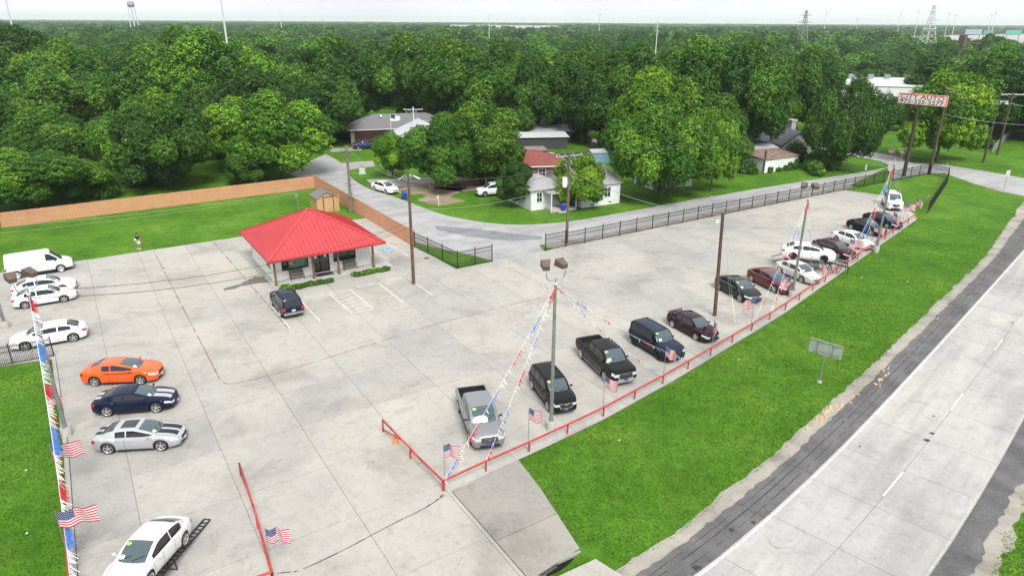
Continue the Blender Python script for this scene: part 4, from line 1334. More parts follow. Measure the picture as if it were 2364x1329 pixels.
CAR_CACHE = {}
def make_car(key, P, paint, label, cat='car', name='car', rim='five', opts=(), group=None):
    """build one car at the origin, facing +x; parts keep the car's coordinates"""
    S = CarShape(P)
    t = thing(name, label, cat, (0, 0, 0), 0, group)
    pm = PT_[paint]
    def prt(nm, mb, mat, smooth=True, sharp=34, parent=None, w=True, lab=None):
        me = mb.mesh(nm, mat, False)
        if w: weld(me)
        if smooth:
            me.polygons.foreach_set('use_smooth', [True] * len(me.polygons)); me.set_sharp_from_angle(angle=R(sharp))
        o = link(nm, me, parent or t)
        if lab: o['label'] = lab
        return o
    prt('body', S.body(), pm)
    prt('underbody_and_shade_box', S.under(), M_UNDER, False)
    if P.get('bed'):
        b0, b1 = P['bed']; hw_ = P['W'] / 2 - .16; zf, zt = P['bedz'] + .006, interp(S.sh, 0) + .004
        ln = MB().add([(b0 + .02, -hw_, zf), (b1 - .02, -hw_, zf), (b1 - .02, hw_, zf), (b0 + .02, hw_, zf)], [(0, 1, 2, 3)])
        for s_ in (-1, 1): ln.bar((b0 + .02, s_ * (hw_ + .0), (zf + zt) / 2), (b1 - .02, s_ * (hw_ + .0), (zf + zt) / 2), .025, zt - zf)
        ln.box((b0 + .03, 0, (zf + zt) / 2), (.03, hw_ * 2, zt - zf)); ln.box((b1 - .03, 0, (zf + zt) / 2), (.03, hw_ * 2, zt - zf))
        prt('bed_liner', ln, M_TRIM, False, w=False)
    shell, ws, rw, sw = S.cabin()
    prt('roof', shell, pm if 'blackroof' not in opts else PT_['black'])
    if ws.f: prt('windshield', ws, M_WSG)
    if rw.f: prt('rear_window', rw, M_GLASS)
    for m_ in sw:
        if not m_.f: continue
        for sg in (1, -1):
            h = MB()
            for f in m_.f:
                q = [m_.v[i] for i in f]
                if sum(p[1] for p in q) * sg > 0: h.add(q, [(0, 1, 2, 3)])
            prt('side_window', h, M_GLASS)
    # wheels
    for x in S.wx:
        for sg in (1, -1):
            y = sg * (P['W'] / 2 - .125 + P.get('trk', 0))
            w_ = link('wheel', None, t); w_.location = (x, y, P['R']); w_.rotation_euler = (0, 0, math.pi if sg > 0 else 0)
            w_.empty_display_size = .1
            ty = link('tyre', TYRE, w_); ty.scale = (P['R'], 1.0 if P['R'] < .38 else 1.15, P['R'])
            ri = link('rim', RIMS[rim], w_); ri.scale = (P['R'], 1.0 if P['R'] < .38 else 1.15, P['R'])
    off = .012
    def cap_patch(r0, r1, f0, f1, front, o_=off, nr=4, nf_=6):
        mb = MB()
        sgx = 1 if front else -1
        vs = []
        for j in range(nr + 1):
            for i in range(nf_ + 1):
                p = S.cap(r0 + (r1 - r0) * j / nr, f0 + (f1 - f0) * i / nf_, front)
                vs.append((p[0] + sgx * o_, p[1], p[2]))
        mb.add(vs, [(j * (nf_ + 1) + i, j * (nf_ + 1) + i + 1, (j + 1) * (nf_ + 1) + i + 1, (j + 1) * (nf_ + 1) + i) for j in range(nr) for i in range(nf_)])
        n0 = len(mb.v)
        # rim back to the surface gives the piece its thickness
        idx = [i for i in range(nf_ + 1)] + [(j + 1) * (nf_ + 1) - 1 for j in range(1, nr + 1)] + [nr * (nf_ + 1) + i for i in range(nf_ - 1, -1, -1)] + [j * (nf_ + 1) for j in range(nr - 1, 0, -1)]
        back = [(mb.v[i][0] - sgx * (o_ + .02), mb.v[i][1], mb.v[i][2]) for i in idx]
        loop = idx; m0 = len(mb.v); mb.v += back
        for k in range(len(loop)):
            k2 = (k + 1) % len(loop)
            mb.f.append((loop[k], loop[k2], m0 + k2, m0 + k)); mb.m.append(0)
        return mb
    def side_patch(x0, x1, r0, r1, sg, o_=off, nx=6, nr=3):
        mb = MB(); vs = []
        for j in range(nr + 1):
            for i in range(nx + 1):
                p = S.at(x0 + (x1 - x0) * i / nx, r0 + (r1 - r0) * j / nr)
                vs.append((p[0], (p[1] + o_) * sg, p[2] + (o_ if r0 > 3.6 else 0)))
        return mb.add(vs, [(j * (nx + 1) + i, j * (nx + 1) + i + 1, (j + 1) * (nx + 1) + i + 1, (j + 1) * (nx + 1) + i) for j in range(nr) for i in range(nx)])
    def merge(a, b): return a.add(b.v, b.f)
    hl = P.get('lamp', (2.5, 3.7)); tl = P.get('tail', (2.7, 3.9)); hx = P.get('lampx', .38); tx = P.get('tailx', .22)
    for sg in (1, -1):
        f0, f1 = (.60, 1.0) if sg > 0 else (-1.0, -.60)
        m_ = merge(cap_patch(hl[0], hl[1], f0, f1, True), side_patch(S.xf - hx, S.xf, hl[0] + .15, hl[1], sg))
        prt('headlight', m_, M_LAMP, w=False)
        f0, f1 = P.get('tailf', (.66, 1.0)) if sg > 0 else tuple(-q for q in P.get('tailf', (.66, 1.0)))[::-1]
        m_ = merge(cap_patch(tl[0], tl[1], f0, f1, False), side_patch(S.xr, S.xr + tx, tl[0], tl[1], sg))
        prt('taillight', m_, M_TAIL, w=False)
    gr = P.get('grille', (2.3, 3.5, .52))
    gmat = M_TRIM
    if 'chromegrille' in opts:
        prt('grille_surround', cap_patch(gr[0] - .22, gr[1] + .22, -gr[2] - .07, gr[2] + .07, True, .010), M_CHROME, w=False)
    prt('grille', cap_patch(gr[0], gr[1], -gr[2], gr[2], True, .022), gmat, w=False)
    if 'bars' in opts:
        for k in range(3):
            r_ = gr[0] + (gr[1] - gr[0]) * (k + .6) / 3.4
            prt('grille_bar', cap_patch(r_, r_ + .12, -gr[2] * .96, gr[2] * .96, True, .034, 1, 6), M_CHROME, w=False)
    if 'slots' in opts:
        for k in range(7):
            f = -gr[2] + 2 * gr[2] * (k + .1) / 7
            prt('grille_bar', cap_patch(gr[0], gr[1], f, f + .025, True, .034, 3, 1), M_CHROME, w=False)
    prt('lower_intake', cap_patch(.25, 1.3, -.70, .70, True, .014), M_TRIM, w=False)
    if 'lot' in opts: prt('badge', cap_patch((gr[0] + gr[1]) / 2 - .2, (gr[0] + gr[1]) / 2 + .25, -.06, .06, True, .042, 1, 2), M_CHROME, w=False)
    if 'chromebumper' in opts:
        prt('bumper', cap_patch(.2, 1.6, -.98, .98, True, .05), M_CHROME, w=False)
    if 'steelbumper' in opts:
        prt('rear_bumper', cap_patch(.3, 1.6, -.97, .97, False, .06), M_GALV, w=False)
    prt('rear_valance', cap_patch(.0, .9, -.85, .85, False, .012), M_TRIM, w=False)
    prt('license_plate', cap_patch(1.15, 1.75, -.17, .17, True, .055 if 'chromebumper' in opts else .035, 1, 2), M_PLATEB if 'lot' in opts else M_PLATE, w=False, lab='blue dealer plate' if 'lot' in opts else None)
    prt('license_plate', cap_patch(2.0, 2.6, -.17, .17, False, .03, 1, 2), M_PLATE, w=False)
    # mirrors, handles, seams
    x1 = P['side'][-1][1]
    for sg in (1, -1):
        mm = MB()
        c_ = (x1 - .12, sg * (P['W'] / 2 + .07), interp(S.sh, x1) + .07)
        prof = [(0, -.11), (.055, -.09), (.085, 0), (.075, .06), (0, .085)]
        m0 = MB().lathe(prof, 10, 'Y'); mm.add([(v[0] * .75 + c_[0], v[1] + c_[1], v[2] * 1.0 + c_[2]) for v in m0.v], m0.f)
        mm.bar((c_[0], c_[1] - sg * .05, c_[2] - .03), (c_[0] - .02, c_[1] - sg * .2, c_[2] - .08), .05, .04)
        prt('side_mirror', mm, pm if 'trimmirror' not in opts else M_TRIM, w=False)
        for (x0, xx1) in P['side'][-2:]:
            hm = MB().box((x0 + .12, sg * (S.at(x0, 3.4)[1] + .012), S.at(x0, 3.4)[2]), (.17, .03, .03))
            prt('door_handle', hm, pm if 'chromehandle' not in opts else M_CHROME, False)
        seam = MB()
        for x in P.get('seams', ()):
            seam.add(side_patch(x, x + .016, .6, 4, sg, .004, 1, 8).v, side_patch(x, x + .016, .6, 4, sg, .004, 1, 8).f)
        prt('door_seam', seam, M_TRIM, False, w=False)
        if 'chromeline' in opts:
            cl = MB()
            xs_ = [P['side'][0][0] + (x1 - P['side'][0][0]) * k / 14 for k in range(15)]
            pts_ = [S.cabring(x)[1] for x in xs_]
            for a_, b_ in zip(pts_[:-1], pts_[1:]): cl.bar((a_[0], (a_[1] + .008) * sg, a_[2] - .01), (b_[0], (b_[1] + .008) * sg, b_[2] - .01), .02, .025)
            prt('window_trim', cl, M_CHROME, False, w=False)
    hood = MB()
    for sg in (1, -1):
        q = [S.at(x, 5.15) for x in [P['cab'][-1][0] + .02 + (S.xf - .12 - P['cab'][-1][0]) * k / 8 for k in range(9)]]
        for a_, b_ in zip(q[:-1], q[1:]):
            hood.add([(a_[0], sg * a_[1], a_[2] + .004), (b_[0], sg * b_[1], b_[2] + .004), (b_[0], sg * (b_[1] - .016), b_[2] + .006), (a_[0], sg * (a_[1] - .016), a_[2] + .006)], [(0, 1, 2, 3)])
    prt('hood_seam', hood, M_TRIM, False, w=False)
    # windshield surface for stickers and wipers
    r1 = P['roof'][1]; xe = P['cab'][-1][0]
    def wsp(u, f, lift=.006):
        """u 0 at the roof, 1 at the cowl; f -1..1 across"""
        x = r1 + .05 + (xe - r1 - .08) * u
        rows = S.cabring(x)
        yr = rows[3][1]; y = yr * f
        # interpolate rows 3..6
        for a_, b_ in zip(rows[3:-1], rows[4:]):
            if b_[1] <= abs(y) <= a_[1]:
                t_ = (abs(y) - b_[1]) / max(1e-6, a_[1] - b_[1])
                return (b_[0] + (a_[0] - b_[0]) * t_ + lift * .7, y, b_[2] + (a_[2] - b_[2]) * t_ + lift)
        return (rows[3][0], y, rows[3][2])
    if 'sticker' in opts:
        st_ = MB(); c = [wsp(.16 + .10 * math.sin(2 * math.pi * k / 12), -.66 + .17 * math.cos(2 * math.pi * k / 12), .012) for k in range(12)]
        st_.add(c, [tuple(range(12))]); prt('price_sticker', st_, M_STICK, False, w=False)
    if 'paper' in opts or 'sticker' in opts:
        st_ = MB().add([wsp(u, f, .012) for u, f in ((.72, -.80), (.72, -.50), (.92, -.50), (.92, -.80))], [(0, 1, 2, 3)])
        prt('window_sheet', st_, M_PAPER, False, w=False)
    wp = MB()
    for f0, f1 in ((-.75, -.05), (0.05, .72)):
        q = [wsp(.96 - .12 * k, f0 + (f1 - f0) * k / 2.0, .02) for k in range(3)]
        for a_, b_ in zip(q[:-1], q[1:]): wp.bar(a_, b_, .02, .015)
    prt('wiper', wp, M_TRIM, False, w=False)
    def deckstripe(x0, x1, y0, y1, mat, nm='racing_stripe', cabz=False, lift=.006):
        for sg in (1, -1):
            m_ = MB(); n_ = 14
            for k in range(n_):
                xa, xb = x0 + (x1 - x0) * k / n_, x0 + (x1 - x0) * (k + 1) / n_
                def zt(x, y):
                    if cabz:
                        r_ = S.cabring(x)
                        for a_, b_ in zip(r_[3:-1], r_[4:]):
                            if b_[1] <= y <= a_[1]:
                                t_ = (y - b_[1]) / max(1e-6, a_[1] - b_[1]); return b_[2] + (a_[2] - b_[2]) * t_
                        return r_[-1][2]
                    q = S.ring(x)
                    for a_, b_ in zip(q[4:-1], q[5:]):
                        if b_[0] <= y <= a_[0]:
                            t_ = (y - b_[0]) / max(1e-6, a_[0] - b_[0]); return b_[1] + (a_[1] - b_[1]) * t_
                    return q[-1][1]
                m_.add([(xa, sg * y0, zt(xa, y0) + lift), (xb, sg * y0, zt(xb, y0) + lift), (xb, sg * y1, zt(xb, y1) + lift), (xa, sg * y1, zt(xa, y1) + lift)], [(0, 1, 2, 3)])
            prt(nm, m_, mat, True, w=False)
    if 'wstripes' in opts or 'bstripes' in opts:
        mt = PT_['silver'] if 'wstripes' in opts else PT_['charcoal']
        deckstripe(xe + .04, S.xf - .08, .10, .48, mt)
        deckstripe(S.xr + .04, P['cab'][0][0] - .03, .10, .42, mt)
    if 'sidestripe' in opts:
        for sg in (1, -1):
            for (r0, r1_) in ((3.15, 3.42), (3.55, 3.72)):
                prt('side_stripe', side_patch(-.9, S.xf - .75, r0, r1_, sg, .006, 14, 1), M_TRIM, True, w=False)
    if 'sunroof' in opts:
        m_ = MB(); a0, a1 = P['roof']
        xs_ = [a0 + .30 + (a1 - a0 - .45) * k / 5 for k in range(6)]
        for xa, xb in zip(xs_[:-1], xs_[1:]):
            for y0, y1 in ((-.40, -.13), (-.13, .13), (.13, .40)):
                def zc(x, y):
                    r_ = S.cabring(x); yr = r_[3][1]; return r_[6][2] - .035 * (y / yr) ** 2 + .010
                m_.add([(xa, y0, zc(xa, y0)), (xb, y0, zc(xb, y0)), (xb, y1, zc(xb, y1)), (xa, y1, zc(xa, y1))], [(0, 1, 2, 3)])
        prt('sunroof', m_, M_GLASS, True)
    if 'rack' in opts:
        a0, a1 = P['roof']
        for sg in (1, -1):
            xs_ = [a0 + .15 + (a1 - a0 - .4) * k / 8 for k in range(9)]
            m_ = MB(); q = [S.cabring(x) for x in xs_]
            pts_ = [(r_[4][0], sg * r_[4][1] * .97, r_[4][2] + .055) for r_ in q]
            m_.tube(pts_, .022, 6)
            for p_ in (pts_[0], pts_[4], pts_[-1]): m_.box((p_[0], p_[1], p_[2] - .03), (.08, .04, .06))
            prt('roof_rail', m_, M_TRIM if 'bars' not in opts else M_CHROME, False, w=False)
        if 'cross' in opts:
            for x in (a0 + .45, a0 + 1.05):
                r_ = S.cabring(x); prt('crossbar', MB().bar((x, -r_[4][1] * .95, r_[6][2] + .05), (x, r_[4][1] * .95, r_[6][2] + .05), .05, .03), M_TRIM, False, w=False)
    if 'ribs' in opts:
        a0, a1 = P['roof']
        for y in (-.42, -.25, -.08, .08, .25, .42):
            m_ = MB(); xs_ = [a0 + .1 + (a1 - a0 - .25) * k / 8 for k in range(9)]
            q = [(x, y, S.cabring(x)[6][2] - .035 * (y / .6) ** 2 + .006) for x in xs_]
            for a_, b_ in zip(q[:-1], q[1:]): m_.bar(a_, b_, .05, .018)
            prt('roof_rib', m_, pm, False, w=False)
    if 'spoiler' in opts:
        x = S.xr + .12; z = interp(S.top, x) + .07; w_ = P['W'] / 2 - .22
        m_ = MB().bar((x, -w_, z), (x, w_, z), .16, .025)
        for y in (-w_ + .05, w_ - .05): m_.box((x + .02, y, z - .05), (.08, .04, .10))
        prt('spoiler', m_, pm, False, w=False)
    if 'runboard' in opts:
        for sg in (1, -1): prt('running_board', MB().box(((S.wx[0] + S.wx[1]) / 2, sg * (P['W'] / 2 - .02), .42), (P['wb'] - 2 * S.ra - .1, .16, .05)), M_CHROME, False)
    if 'hub' in opts:
        pass
    if 'rearplateglass' in opts:
        prt('rear_window', cap_patch(0, 1, -.5, .5, False), M_GLASS)
    return t, S

# side profiles, metres from the middle of the car; rear is negative
def sedan(L=4.85, W=1.84, H=1.45, wb=2.82, R_=.335, belt=.92, hood=.90, deck=1.03, nose=.66, coupe=0.0, **kw):
    h = L / 2
    xr = -wb / 2 - .03 + kw.get('ax', 0)
    P = dict(L=L, W=W, H=H, wb=wb, R=R_, xr=xr,
             top=[(-h + .10, deck - .12), (-h + .22, deck - .01), (-h + .60, deck + .01), (-h + 1.1, deck), (0, belt + .05), (h - 1.55, hood + .09), (h - 1.2, hood + .055), (h - .6, hood - .03), (h - .28, hood - .12), (h - .13, nose)],
             wid=[(-h + .10, W / 2 - .16), (-h + .35, W / 2 - .05), (-h + 1.0, W / 2 - .005), (0, W / 2), (h - 1.0, W / 2 - .01), (h - .45, W / 2 - .07), (h - .13, W / 2 - .24)],
             sh=[(-h + .10, deck - .16), (-h + .5, deck - .055), (-h + 1.2, belt + .02), (0, belt - .005), (h - 1.4, hood + .01), (h - .7, hood - .08), (h - .3, hood - .17), (h - .13, nose - .03)],
             cab=[(-h + .48 + coupe * .1, deck - .005), (-h + .80, deck + .15), (-h + 1.25, H - .07), (-h + 1.75, H - .005), (-h + 2.3, H), (-h + 2.75 - coupe * .2, H - .035), (h - 1.72, H - .20), (h - 1.28, hood + .06)],
             zb=[(-h, .30), (-h + .5, .22), (h - .5, .20), (h, .22)], bulge=(.15, .10), roof=(-h + 1.30, -h + 2.72 - coupe * .15),
             side=[(-h + 1.02, -h + 1.86), (-h + 1.95, h - 1.55)], seams=(-.62 + 0, .30, 1.12 - .1), tumble=.34)
    P.update(kw)
    return P
def suv(L=4.75, W=1.90, H=1.72, wb=2.80, R_=.37, belt=1.08, hood=1.10, nose=.80, **kw):
    h = L / 2
    xr = -wb / 2 - .05 + kw.get('ax', 0)
    P = dict(L=L, W=W, H=H, wb=wb, R=R_, xr=xr,
             top=[(-h + .10, belt - .02), (-h + .25, belt + .01), (0, belt + .03), (h - 1.45, hood + .06), (h - 1.1, hood + .045), (h - .5, hood - .02), (h - .2, hood - .09), (h - .12, nose + .10)],
             wid=[(-h + .10, W / 2 - .10), (-h + .3, W / 2 - .02), (0, W / 2), (h - .8, W / 2 - .01), (h - .35, W / 2 - .07), (h - .12, W / 2 - .18)],
             sh=[(-h + .10, belt - .05), (0, belt - .01), (h - 1.3, hood), (h - .5, hood - .07), (h - .12, nose + .05)],
             cab=[(-h + .10, belt - .03), (-h + .16, belt + .20), (-h + .30, H - .10), (-h + .50, H - .02), (-h + 1.2, H), (-h + 2.3, H - .005), (-h + 2.75, H - .05), (h - 1.62, H - .30), (h - 1.25, hood + .04)],
             zb=[(-h, .38), (-h + .5, .30), (h - .5, .28), (h, .32)], bulge=(.10, .06), roof=(-h + .42, -h + 2.70),
             side=[(-h + .45, -h + 1.05), (-h + 1.15, -h + 1.95), (-h + 2.05, h - 1.52)], seams=(-.55, .35, 1.10), tumble=.20, inset=.07, rtaper=.03, rwoff=.015,
             rsb=.04, lamp=(2.6, 3.8), tail=(2.2, 4.0), tailf=(.80, 1.0), lampx=.28, tailx=.12, grille=(2.0, 3.9, .50))
    P.update(kw)
    return P
def pickup(L=5.82, W=2.0, H=1.90, wb=3.57, R_=.40, belt=1.22, hood=1.20, nose=.95, cabl=2.55, **kw):
    h = L / 2
    xc = -h + 2.0 + (5.85 - L) * -0 - .0
    xc0 = h - 1.50 - cabl                       # back of the cab
    P = dict(L=L, W=W, H=H, wb=wb, R=R_, xr=-wb / 2 - .10, bed=(-h + .18, xc0 - .10), bedz=.80,
             top=[(-h + .08, belt + .01), (-h + .3, belt + .02), (0, belt + .03), (h - 1.5, hood + .07), (h - 1.1, hood + .05), (h - .5, hood - .01), (h - .22, hood - .07), (h - .13, nose + .10)],
             wid=[(-h + .08, W / 2 - .03), (-h + .4, W / 2), (h - .8, W / 2), (h - .35, W / 2 - .05), (h - .13, W / 2 - .14)],
             sh=[(-h + .08, belt), (0, belt), (h - 1.3, hood), (h - .5, hood - .06), (h - .13, nose + .05)],
             cab=[(xc0, belt - .02), (xc0 + .05, belt + .25), (xc0 + .12, H - .08), (xc0 + .25, H - .01), (xc0 + .9, H), (xc0 + 1.6, H - .01), (xc0 + 1.95, H - .07), (h - 1.72, H - .30), (h - 1.38, hood + .05)],
             zb=[(-h, .55), (-h + .4, .50), (-h + 1.2, .42), (h - 1, .40), (h - .4, .38), (h, .38)], bulge=(.09, .02), roof=(xc0 + .20, xc0 + 1.85),
             side=[(xc0 + .22, xc0 + .85), (xc0 + .98, h - 1.68)], seams=(xc0 + .02, xc0 + .92, h - 1.62), tumble=.22, inset=.08, rtaper=.02, rwoff=.01, rsb=.02,
             lamp=(2.5, 3.9), tail=(2.0, 4.2), tailf=(.86, 1.0), lampx=.22, tailx=.10, grille=(1.8, 4.1, .56), archgap=.07)
    P.update(kw)
    return P

def place(pr, pf, side, wb_mid=None, head=None, P=None, z=0.0):
    """car pose from where the wheels of one side stand in the photograph"""
    a, b = G(*pr, z), G(*pf, z)
    d = b - a
    hd = math.atan2(d.y, d.x) if head is None else R(head)
    mid = (a + b) / 2
    n = Vector((-math.sin(hd), math.cos(hd), 0))   # left of the car
    half = P['W'] / 2 - .12
    c = mid + n * (half if side == 'R' else -half)
    axle_mid = P['xr'] + P['wb'] / 2
    c = c - Vector((math.cos(hd), math.sin(hd), 0)) * axle_mid
    return (c.x, c.y, z), hd
ROW = 'cars for sale along the highway rail'
LEFTG = 'cars for sale along the left kerb'
def car(P, paint, label, pr, pf, side, head=None, z=0.0, pitch=0.0, **kw):
    t, S = make_car('', P, paint, label, **kw)
    loc, hd = place(pr, pf, side, None, head, P, z)
    t.location = loc; t.rotation_euler = (0, -pitch, hd)
    return t
MUSC = dict(L=4.85, W=1.92, H=1.38, wb=2.86, R_=.36, belt=.92, hood=.93, deck=1.02, nose=.68, coupe=1.0,
            side=[(-1.02, -.50), (-.42, .92)], seams=(-.52, .98), inset=.13, tumble=.42, rtaper=.18)
# -- left side of the lot
VAN = suv(L=5.6, W=2.0, H=2.10, wb=3.5, R_=.37, belt=1.25, hood=1.14, nose=.85,
          cab=[(-2.70, 1.2), (-2.69, 1.6), (-2.66, 1.98), (-2.5, 2.08), (-1, 2.10), (.6, 2.10), (.95, 2.05), (1.45, 1.62), (1.85, 1.20)], roof=(-2.6, .98), side=[(.62, 1.50)],
          top=[(-2.70, 1.2), (-2.4, 1.24), (1.2, 1.27), (1.75, 1.22), (2.3, 1.10), (2.58, 1.0), (2.68, .90)], sh=[(-2.70, 1.18), (1.2, 1.23), (1.75, 1.16), (2.3, 1.02), (2.68, .85)],
          wid=[(-2.70, .95), (-2.4, 1.0), (1.5, 1.0), (2.3, .95), (2.68, .84)], rearglass=False, seams=(.48, 1.52, -.9), tumble=.14, inset=.03, ax=-.05, zb=[(-2.8, .40), (2.8, .36)], tail=(2.4, 3.6), tailf=(.90, 1.0))
car(VAN, 'white', 'white windowless cargo van parked deepest in the back left corner of the lot', (42, 643), (143, 627), 'R', cat='van', name='cargo_van', rim='steel', opts=('trimmirror',), group=LEFTG)
car(sedan(L=5.0), 'white', 'white older sedan half hidden between the cargo van and another white sedan', (58, 687), (149, 673), 'R', opts=('sticker',), rim='ten', name='sedan', group=LEFTG)
car(sedan(L=4.82, deck=1.06, H=1.47), 'white', 'white sedan with five spoke wheels parked second from the cargo van', (60, 712), (150, 697), 'R', opts=(), rim='six', name='sedan', group=LEFTG)
car(sedan(L=5.08, W=1.9, wb=3.05, H=1.47, R_=.36, belt=.98, hood=.97, deck=1.07, nose=.74), 'white', 'white sedan facing away from the others, nose behind the black picket fence', (171, 788), (62, 808), 'L', opts=('paper',), rim='five', name='sedan', group=LEFTG)
car(sedan(**{**MUSC, 'L': 5.02, 'wb': 2.95, 'H': 1.45, 'belt': .98, 'hood': 1.0, 'deck': 1.08, 'nose': .80}), 'orange', 'orange muscle coupe with double black side stripes', (222, 890), (328, 886), 'R', opts=('sidestripe', 'paper'), name='coupe', group=LEFTG)
car(sedan(**MUSC), 'navy', 'navy blue muscle coupe with silver hood stripes', (251, 960), (363, 951), 'R', opts=('wstripes', 'paper'), name='coupe', group=LEFTG)
car(sedan(**MUSC), 'silver', 'silver muscle coupe with dark hood stripes and sunroof', (256, 1046), (373, 1039), 'R', opts=('bstripes', 'sunroof', 'paper'), name='coupe', group=LEFTG)
# silver sedan driven up a ramp in the near corner
RS = sedan(L=4.86, W=1.85, H=1.46, wb=2.83, deck=1.05, R_=.345)
rs = car(RS, 'pearl', 'silver white sedan driven up a black display ramp in the near corner', (424, 1262), (350, 1360), 'L', head=-93, z=.38, pitch=R(7.5), opts=('sticker',), name='sedan', rim='ten', group='cars shown on ramps')
car(suv(L=4.87, W=1.9, H=1.74, wb=2.87, R_=.38), 'dkblue', 'dark blue SUV with roof rack parked nose in before the office', (652, 737), (629, 700), 'L', head=122, opts=('rack', 'cross', 'steelbumper'), name='suv', cat='SUV')
# -- row along the highway
car(pickup(L=5.82), 'grey', 'grey crew cab pickup truck, first in the row beside the driveway', (1062, 950), (1087, 1022), 'R', opts=('lot', 'sticker', 'bars', 'trimmirror'), name='pickup_truck', cat='pickup truck', rim='five', group=ROW)
gmc_ = car(suv(L=4.7, W=1.85, H=1.70, wb=2.86, belt=1.10, hood=1.10, nose=.84), 'black', 'black SUV with chrome framed grille right behind the nearest light pole', (1230, 897), (1267, 948), 'R', opts=('lot', 'sticker', 'chromegrille', 'ribs', 'rack'), name='suv', cat='SUV', group=ROW)
car(pickup(L=5.89, W=2.01, H=1.93, wb=3.68, R_=.42, belt=1.26, hood=1.25, nose=1.0), 'black', 'black crew cab pickup truck with large chrome grille and open bed', (1343, 827), (1398, 880), 'R', opts=('lot', 'sticker', 'chromegrille', 'bars', 'ribs', 'runboard', 'trimmirror', 'chromebumper'), name='pickup_truck', cat='pickup truck', group=ROW)
car(suv(L=4.79, W=1.89, H=1.83, wb=2.78, R_=.40, belt=1.16, hood=1.16, nose=.98, tumble=.15,
        cab=[(-2.29, 1.13), (-2.26, 1.4), (-2.22, 1.72), (-2.1, 1.80), (-1.2, 1.83), (0.0, 1.83), (.42, 1.79), (.78, 1.50), (1.0, 1.21)], roof=(-2.12, .36), side=[(-2.0, -1.25), (-1.15, -.35), (-.25, .72)]),
    'dkblue', 'boxy dark blue SUV with black wheels and seven slot grille', (1465, 798), (1522, 830), 'R', head=-61, opts=('lot', 'sticker', 'slots', 'rack', 'trimmirror'), rim='dark', name='suv', cat='SUV', group=ROW)
car(sedan(L=4.8, W=1.83, wb=2.73, deck=1.03), 'plum', 'dark plum sedan parked between the boxy SUV and the bare utility pole', (1552, 755), (1608, 786), 'R', head=-62, opts=('lot', 'chromehandle', 'spoiler'), rim='five', name='sedan', group=ROW)
car(sedan(L=5.05, W=1.9, wb=3.05, H=1.49, R_=.36, belt=1.02, hood=1.0, deck=1.08, nose=.82, tumble=.28), 'charcoal', 'black large sedan with chrome grille beside the bare utility pole', (1662, 669), (1706, 696), 'R', head=-70, opts=('lot', 'sticker', 'chromegrille', 'chromeline', 'bars'), rim='five', name='sedan', group=ROW)
car(sedan(L=5.05, W=1.9, wb=3.05, H=1.49, R_=.36, belt=1.02, hood=1.0, deck=1.08, nose=.82, tumble=.28), 'maroon', 'bright maroon sedan left of the middle light pole', (1737, 649), (1786, 677), 'R', head=-68, opts=('lot', 'chromegrille', 'chromeline', 'bars'), rim='five', name='sedan', group=ROW)
car(sedan(L=4.86, W=1.84, wb=2.77), 'cream', 'pale champagne sedan right of the middle light pole', (1803, 628), (1849, 656), 'R', head=-66, opts=('lot', 'chromegrille', 'paper'), rim='ten', name='sedan', group=ROW)
car(sedan(L=5.15, W=1.93, wb=2.87, H=1.54, R_=.36, belt=1.02, hood=1.02, deck=1.12, nose=.80), 'white', 'white sedan raised high on a black steel display ramp', (1830, 599), (1899, 605), 'R', head=-17, z=1.05, opts=('lot',), rim='dark', name='sedan', group='cars shown on ramps')
car(sedan(L=4.9, wb=2.8), 'burgundy', 'dark burgundy sedan just behind the raised white sedan', (1887, 577), (1934, 598), 'R', head=-66, opts=('lot', 'chromeline'), rim='five', name='sedan', group=ROW)
car(sedan(L=4.85, wb=2.8), 'white', 'white sedan between the burgundy and black sedans at the far light pole', (1932, 555), (1977, 577), 'R', head=-66, opts=('lot', 'chromegrille'), rim='ten', name='sedan', group=ROW)
car(sedan(L=4.85, wb=2.8), 'black', 'black sedan whose nose touches the far light pole in the view', (1965, 527), (2011, 547), 'R', head=-66, opts=('lot',), rim='five', name='sedan', group=ROW)
car(sedan(L=4.85, wb=2.8), 'navy', 'dark navy sedan last before the white SUV', (2003, 511), (2047, 530), 'R', head=-66, opts=('lot',), rim='five', name='sedan', group=ROW)
p_ = G(2058, 478)
t, S_ = make_car('', suv(L=5.13, W=2.0, H=1.93, wb=2.95, R_=.40, belt=1.2, hood=1.2, nose=.95), 'white', 'white full size SUV at the far end of the row facing the lot', name='suv', cat='SUV', opts=('lot', 'rack', 'trimmirror'), group=ROW)
t.location = (p_.x, p_.y, 0); t.rotation_euler = (0, 0, R(-108))
# -- across the street
car(sedan(L=4.95, wb=2.8), 'white', 'white sedan parked in the side street beside a blue bin', (868, 438), (889, 449), 'R', head=-44, opts=(), rim='ten', name='sedan', group='cars at the houses')
car(suv(L=4.8, W=1.8, H=1.72, wb=2.83, R_=.37), 'white', 'white older SUV with roof rack parked on the grass of the yard', (1158, 449), (1124, 455), 'L', head=-158, opts=('rack', 'chromehandle'), rim='ten', name='suv', cat='SUV', group='cars at the houses')
car(sedan(L=4.6, W=1.75, wb=2.65), 'blue', 'deep blue sedan parked on the driveway of the shingle house', (829, 345), (857, 342), 'R', head=20, opts=(), rim='ten', name='sedan', group='cars at the houses')
# half hidden white car under the trees at the left
p_ = G(226, 355)
t, S_ = make_car('', sedan(), 'white', 'white car half hidden under the trees behind the wooden fence', name='sedan', opts=(), rim='ten', group='cars at the houses')
t.location = (p_.x, p_.y, GZ); t.rotation_euler = (0, 0, R(15))
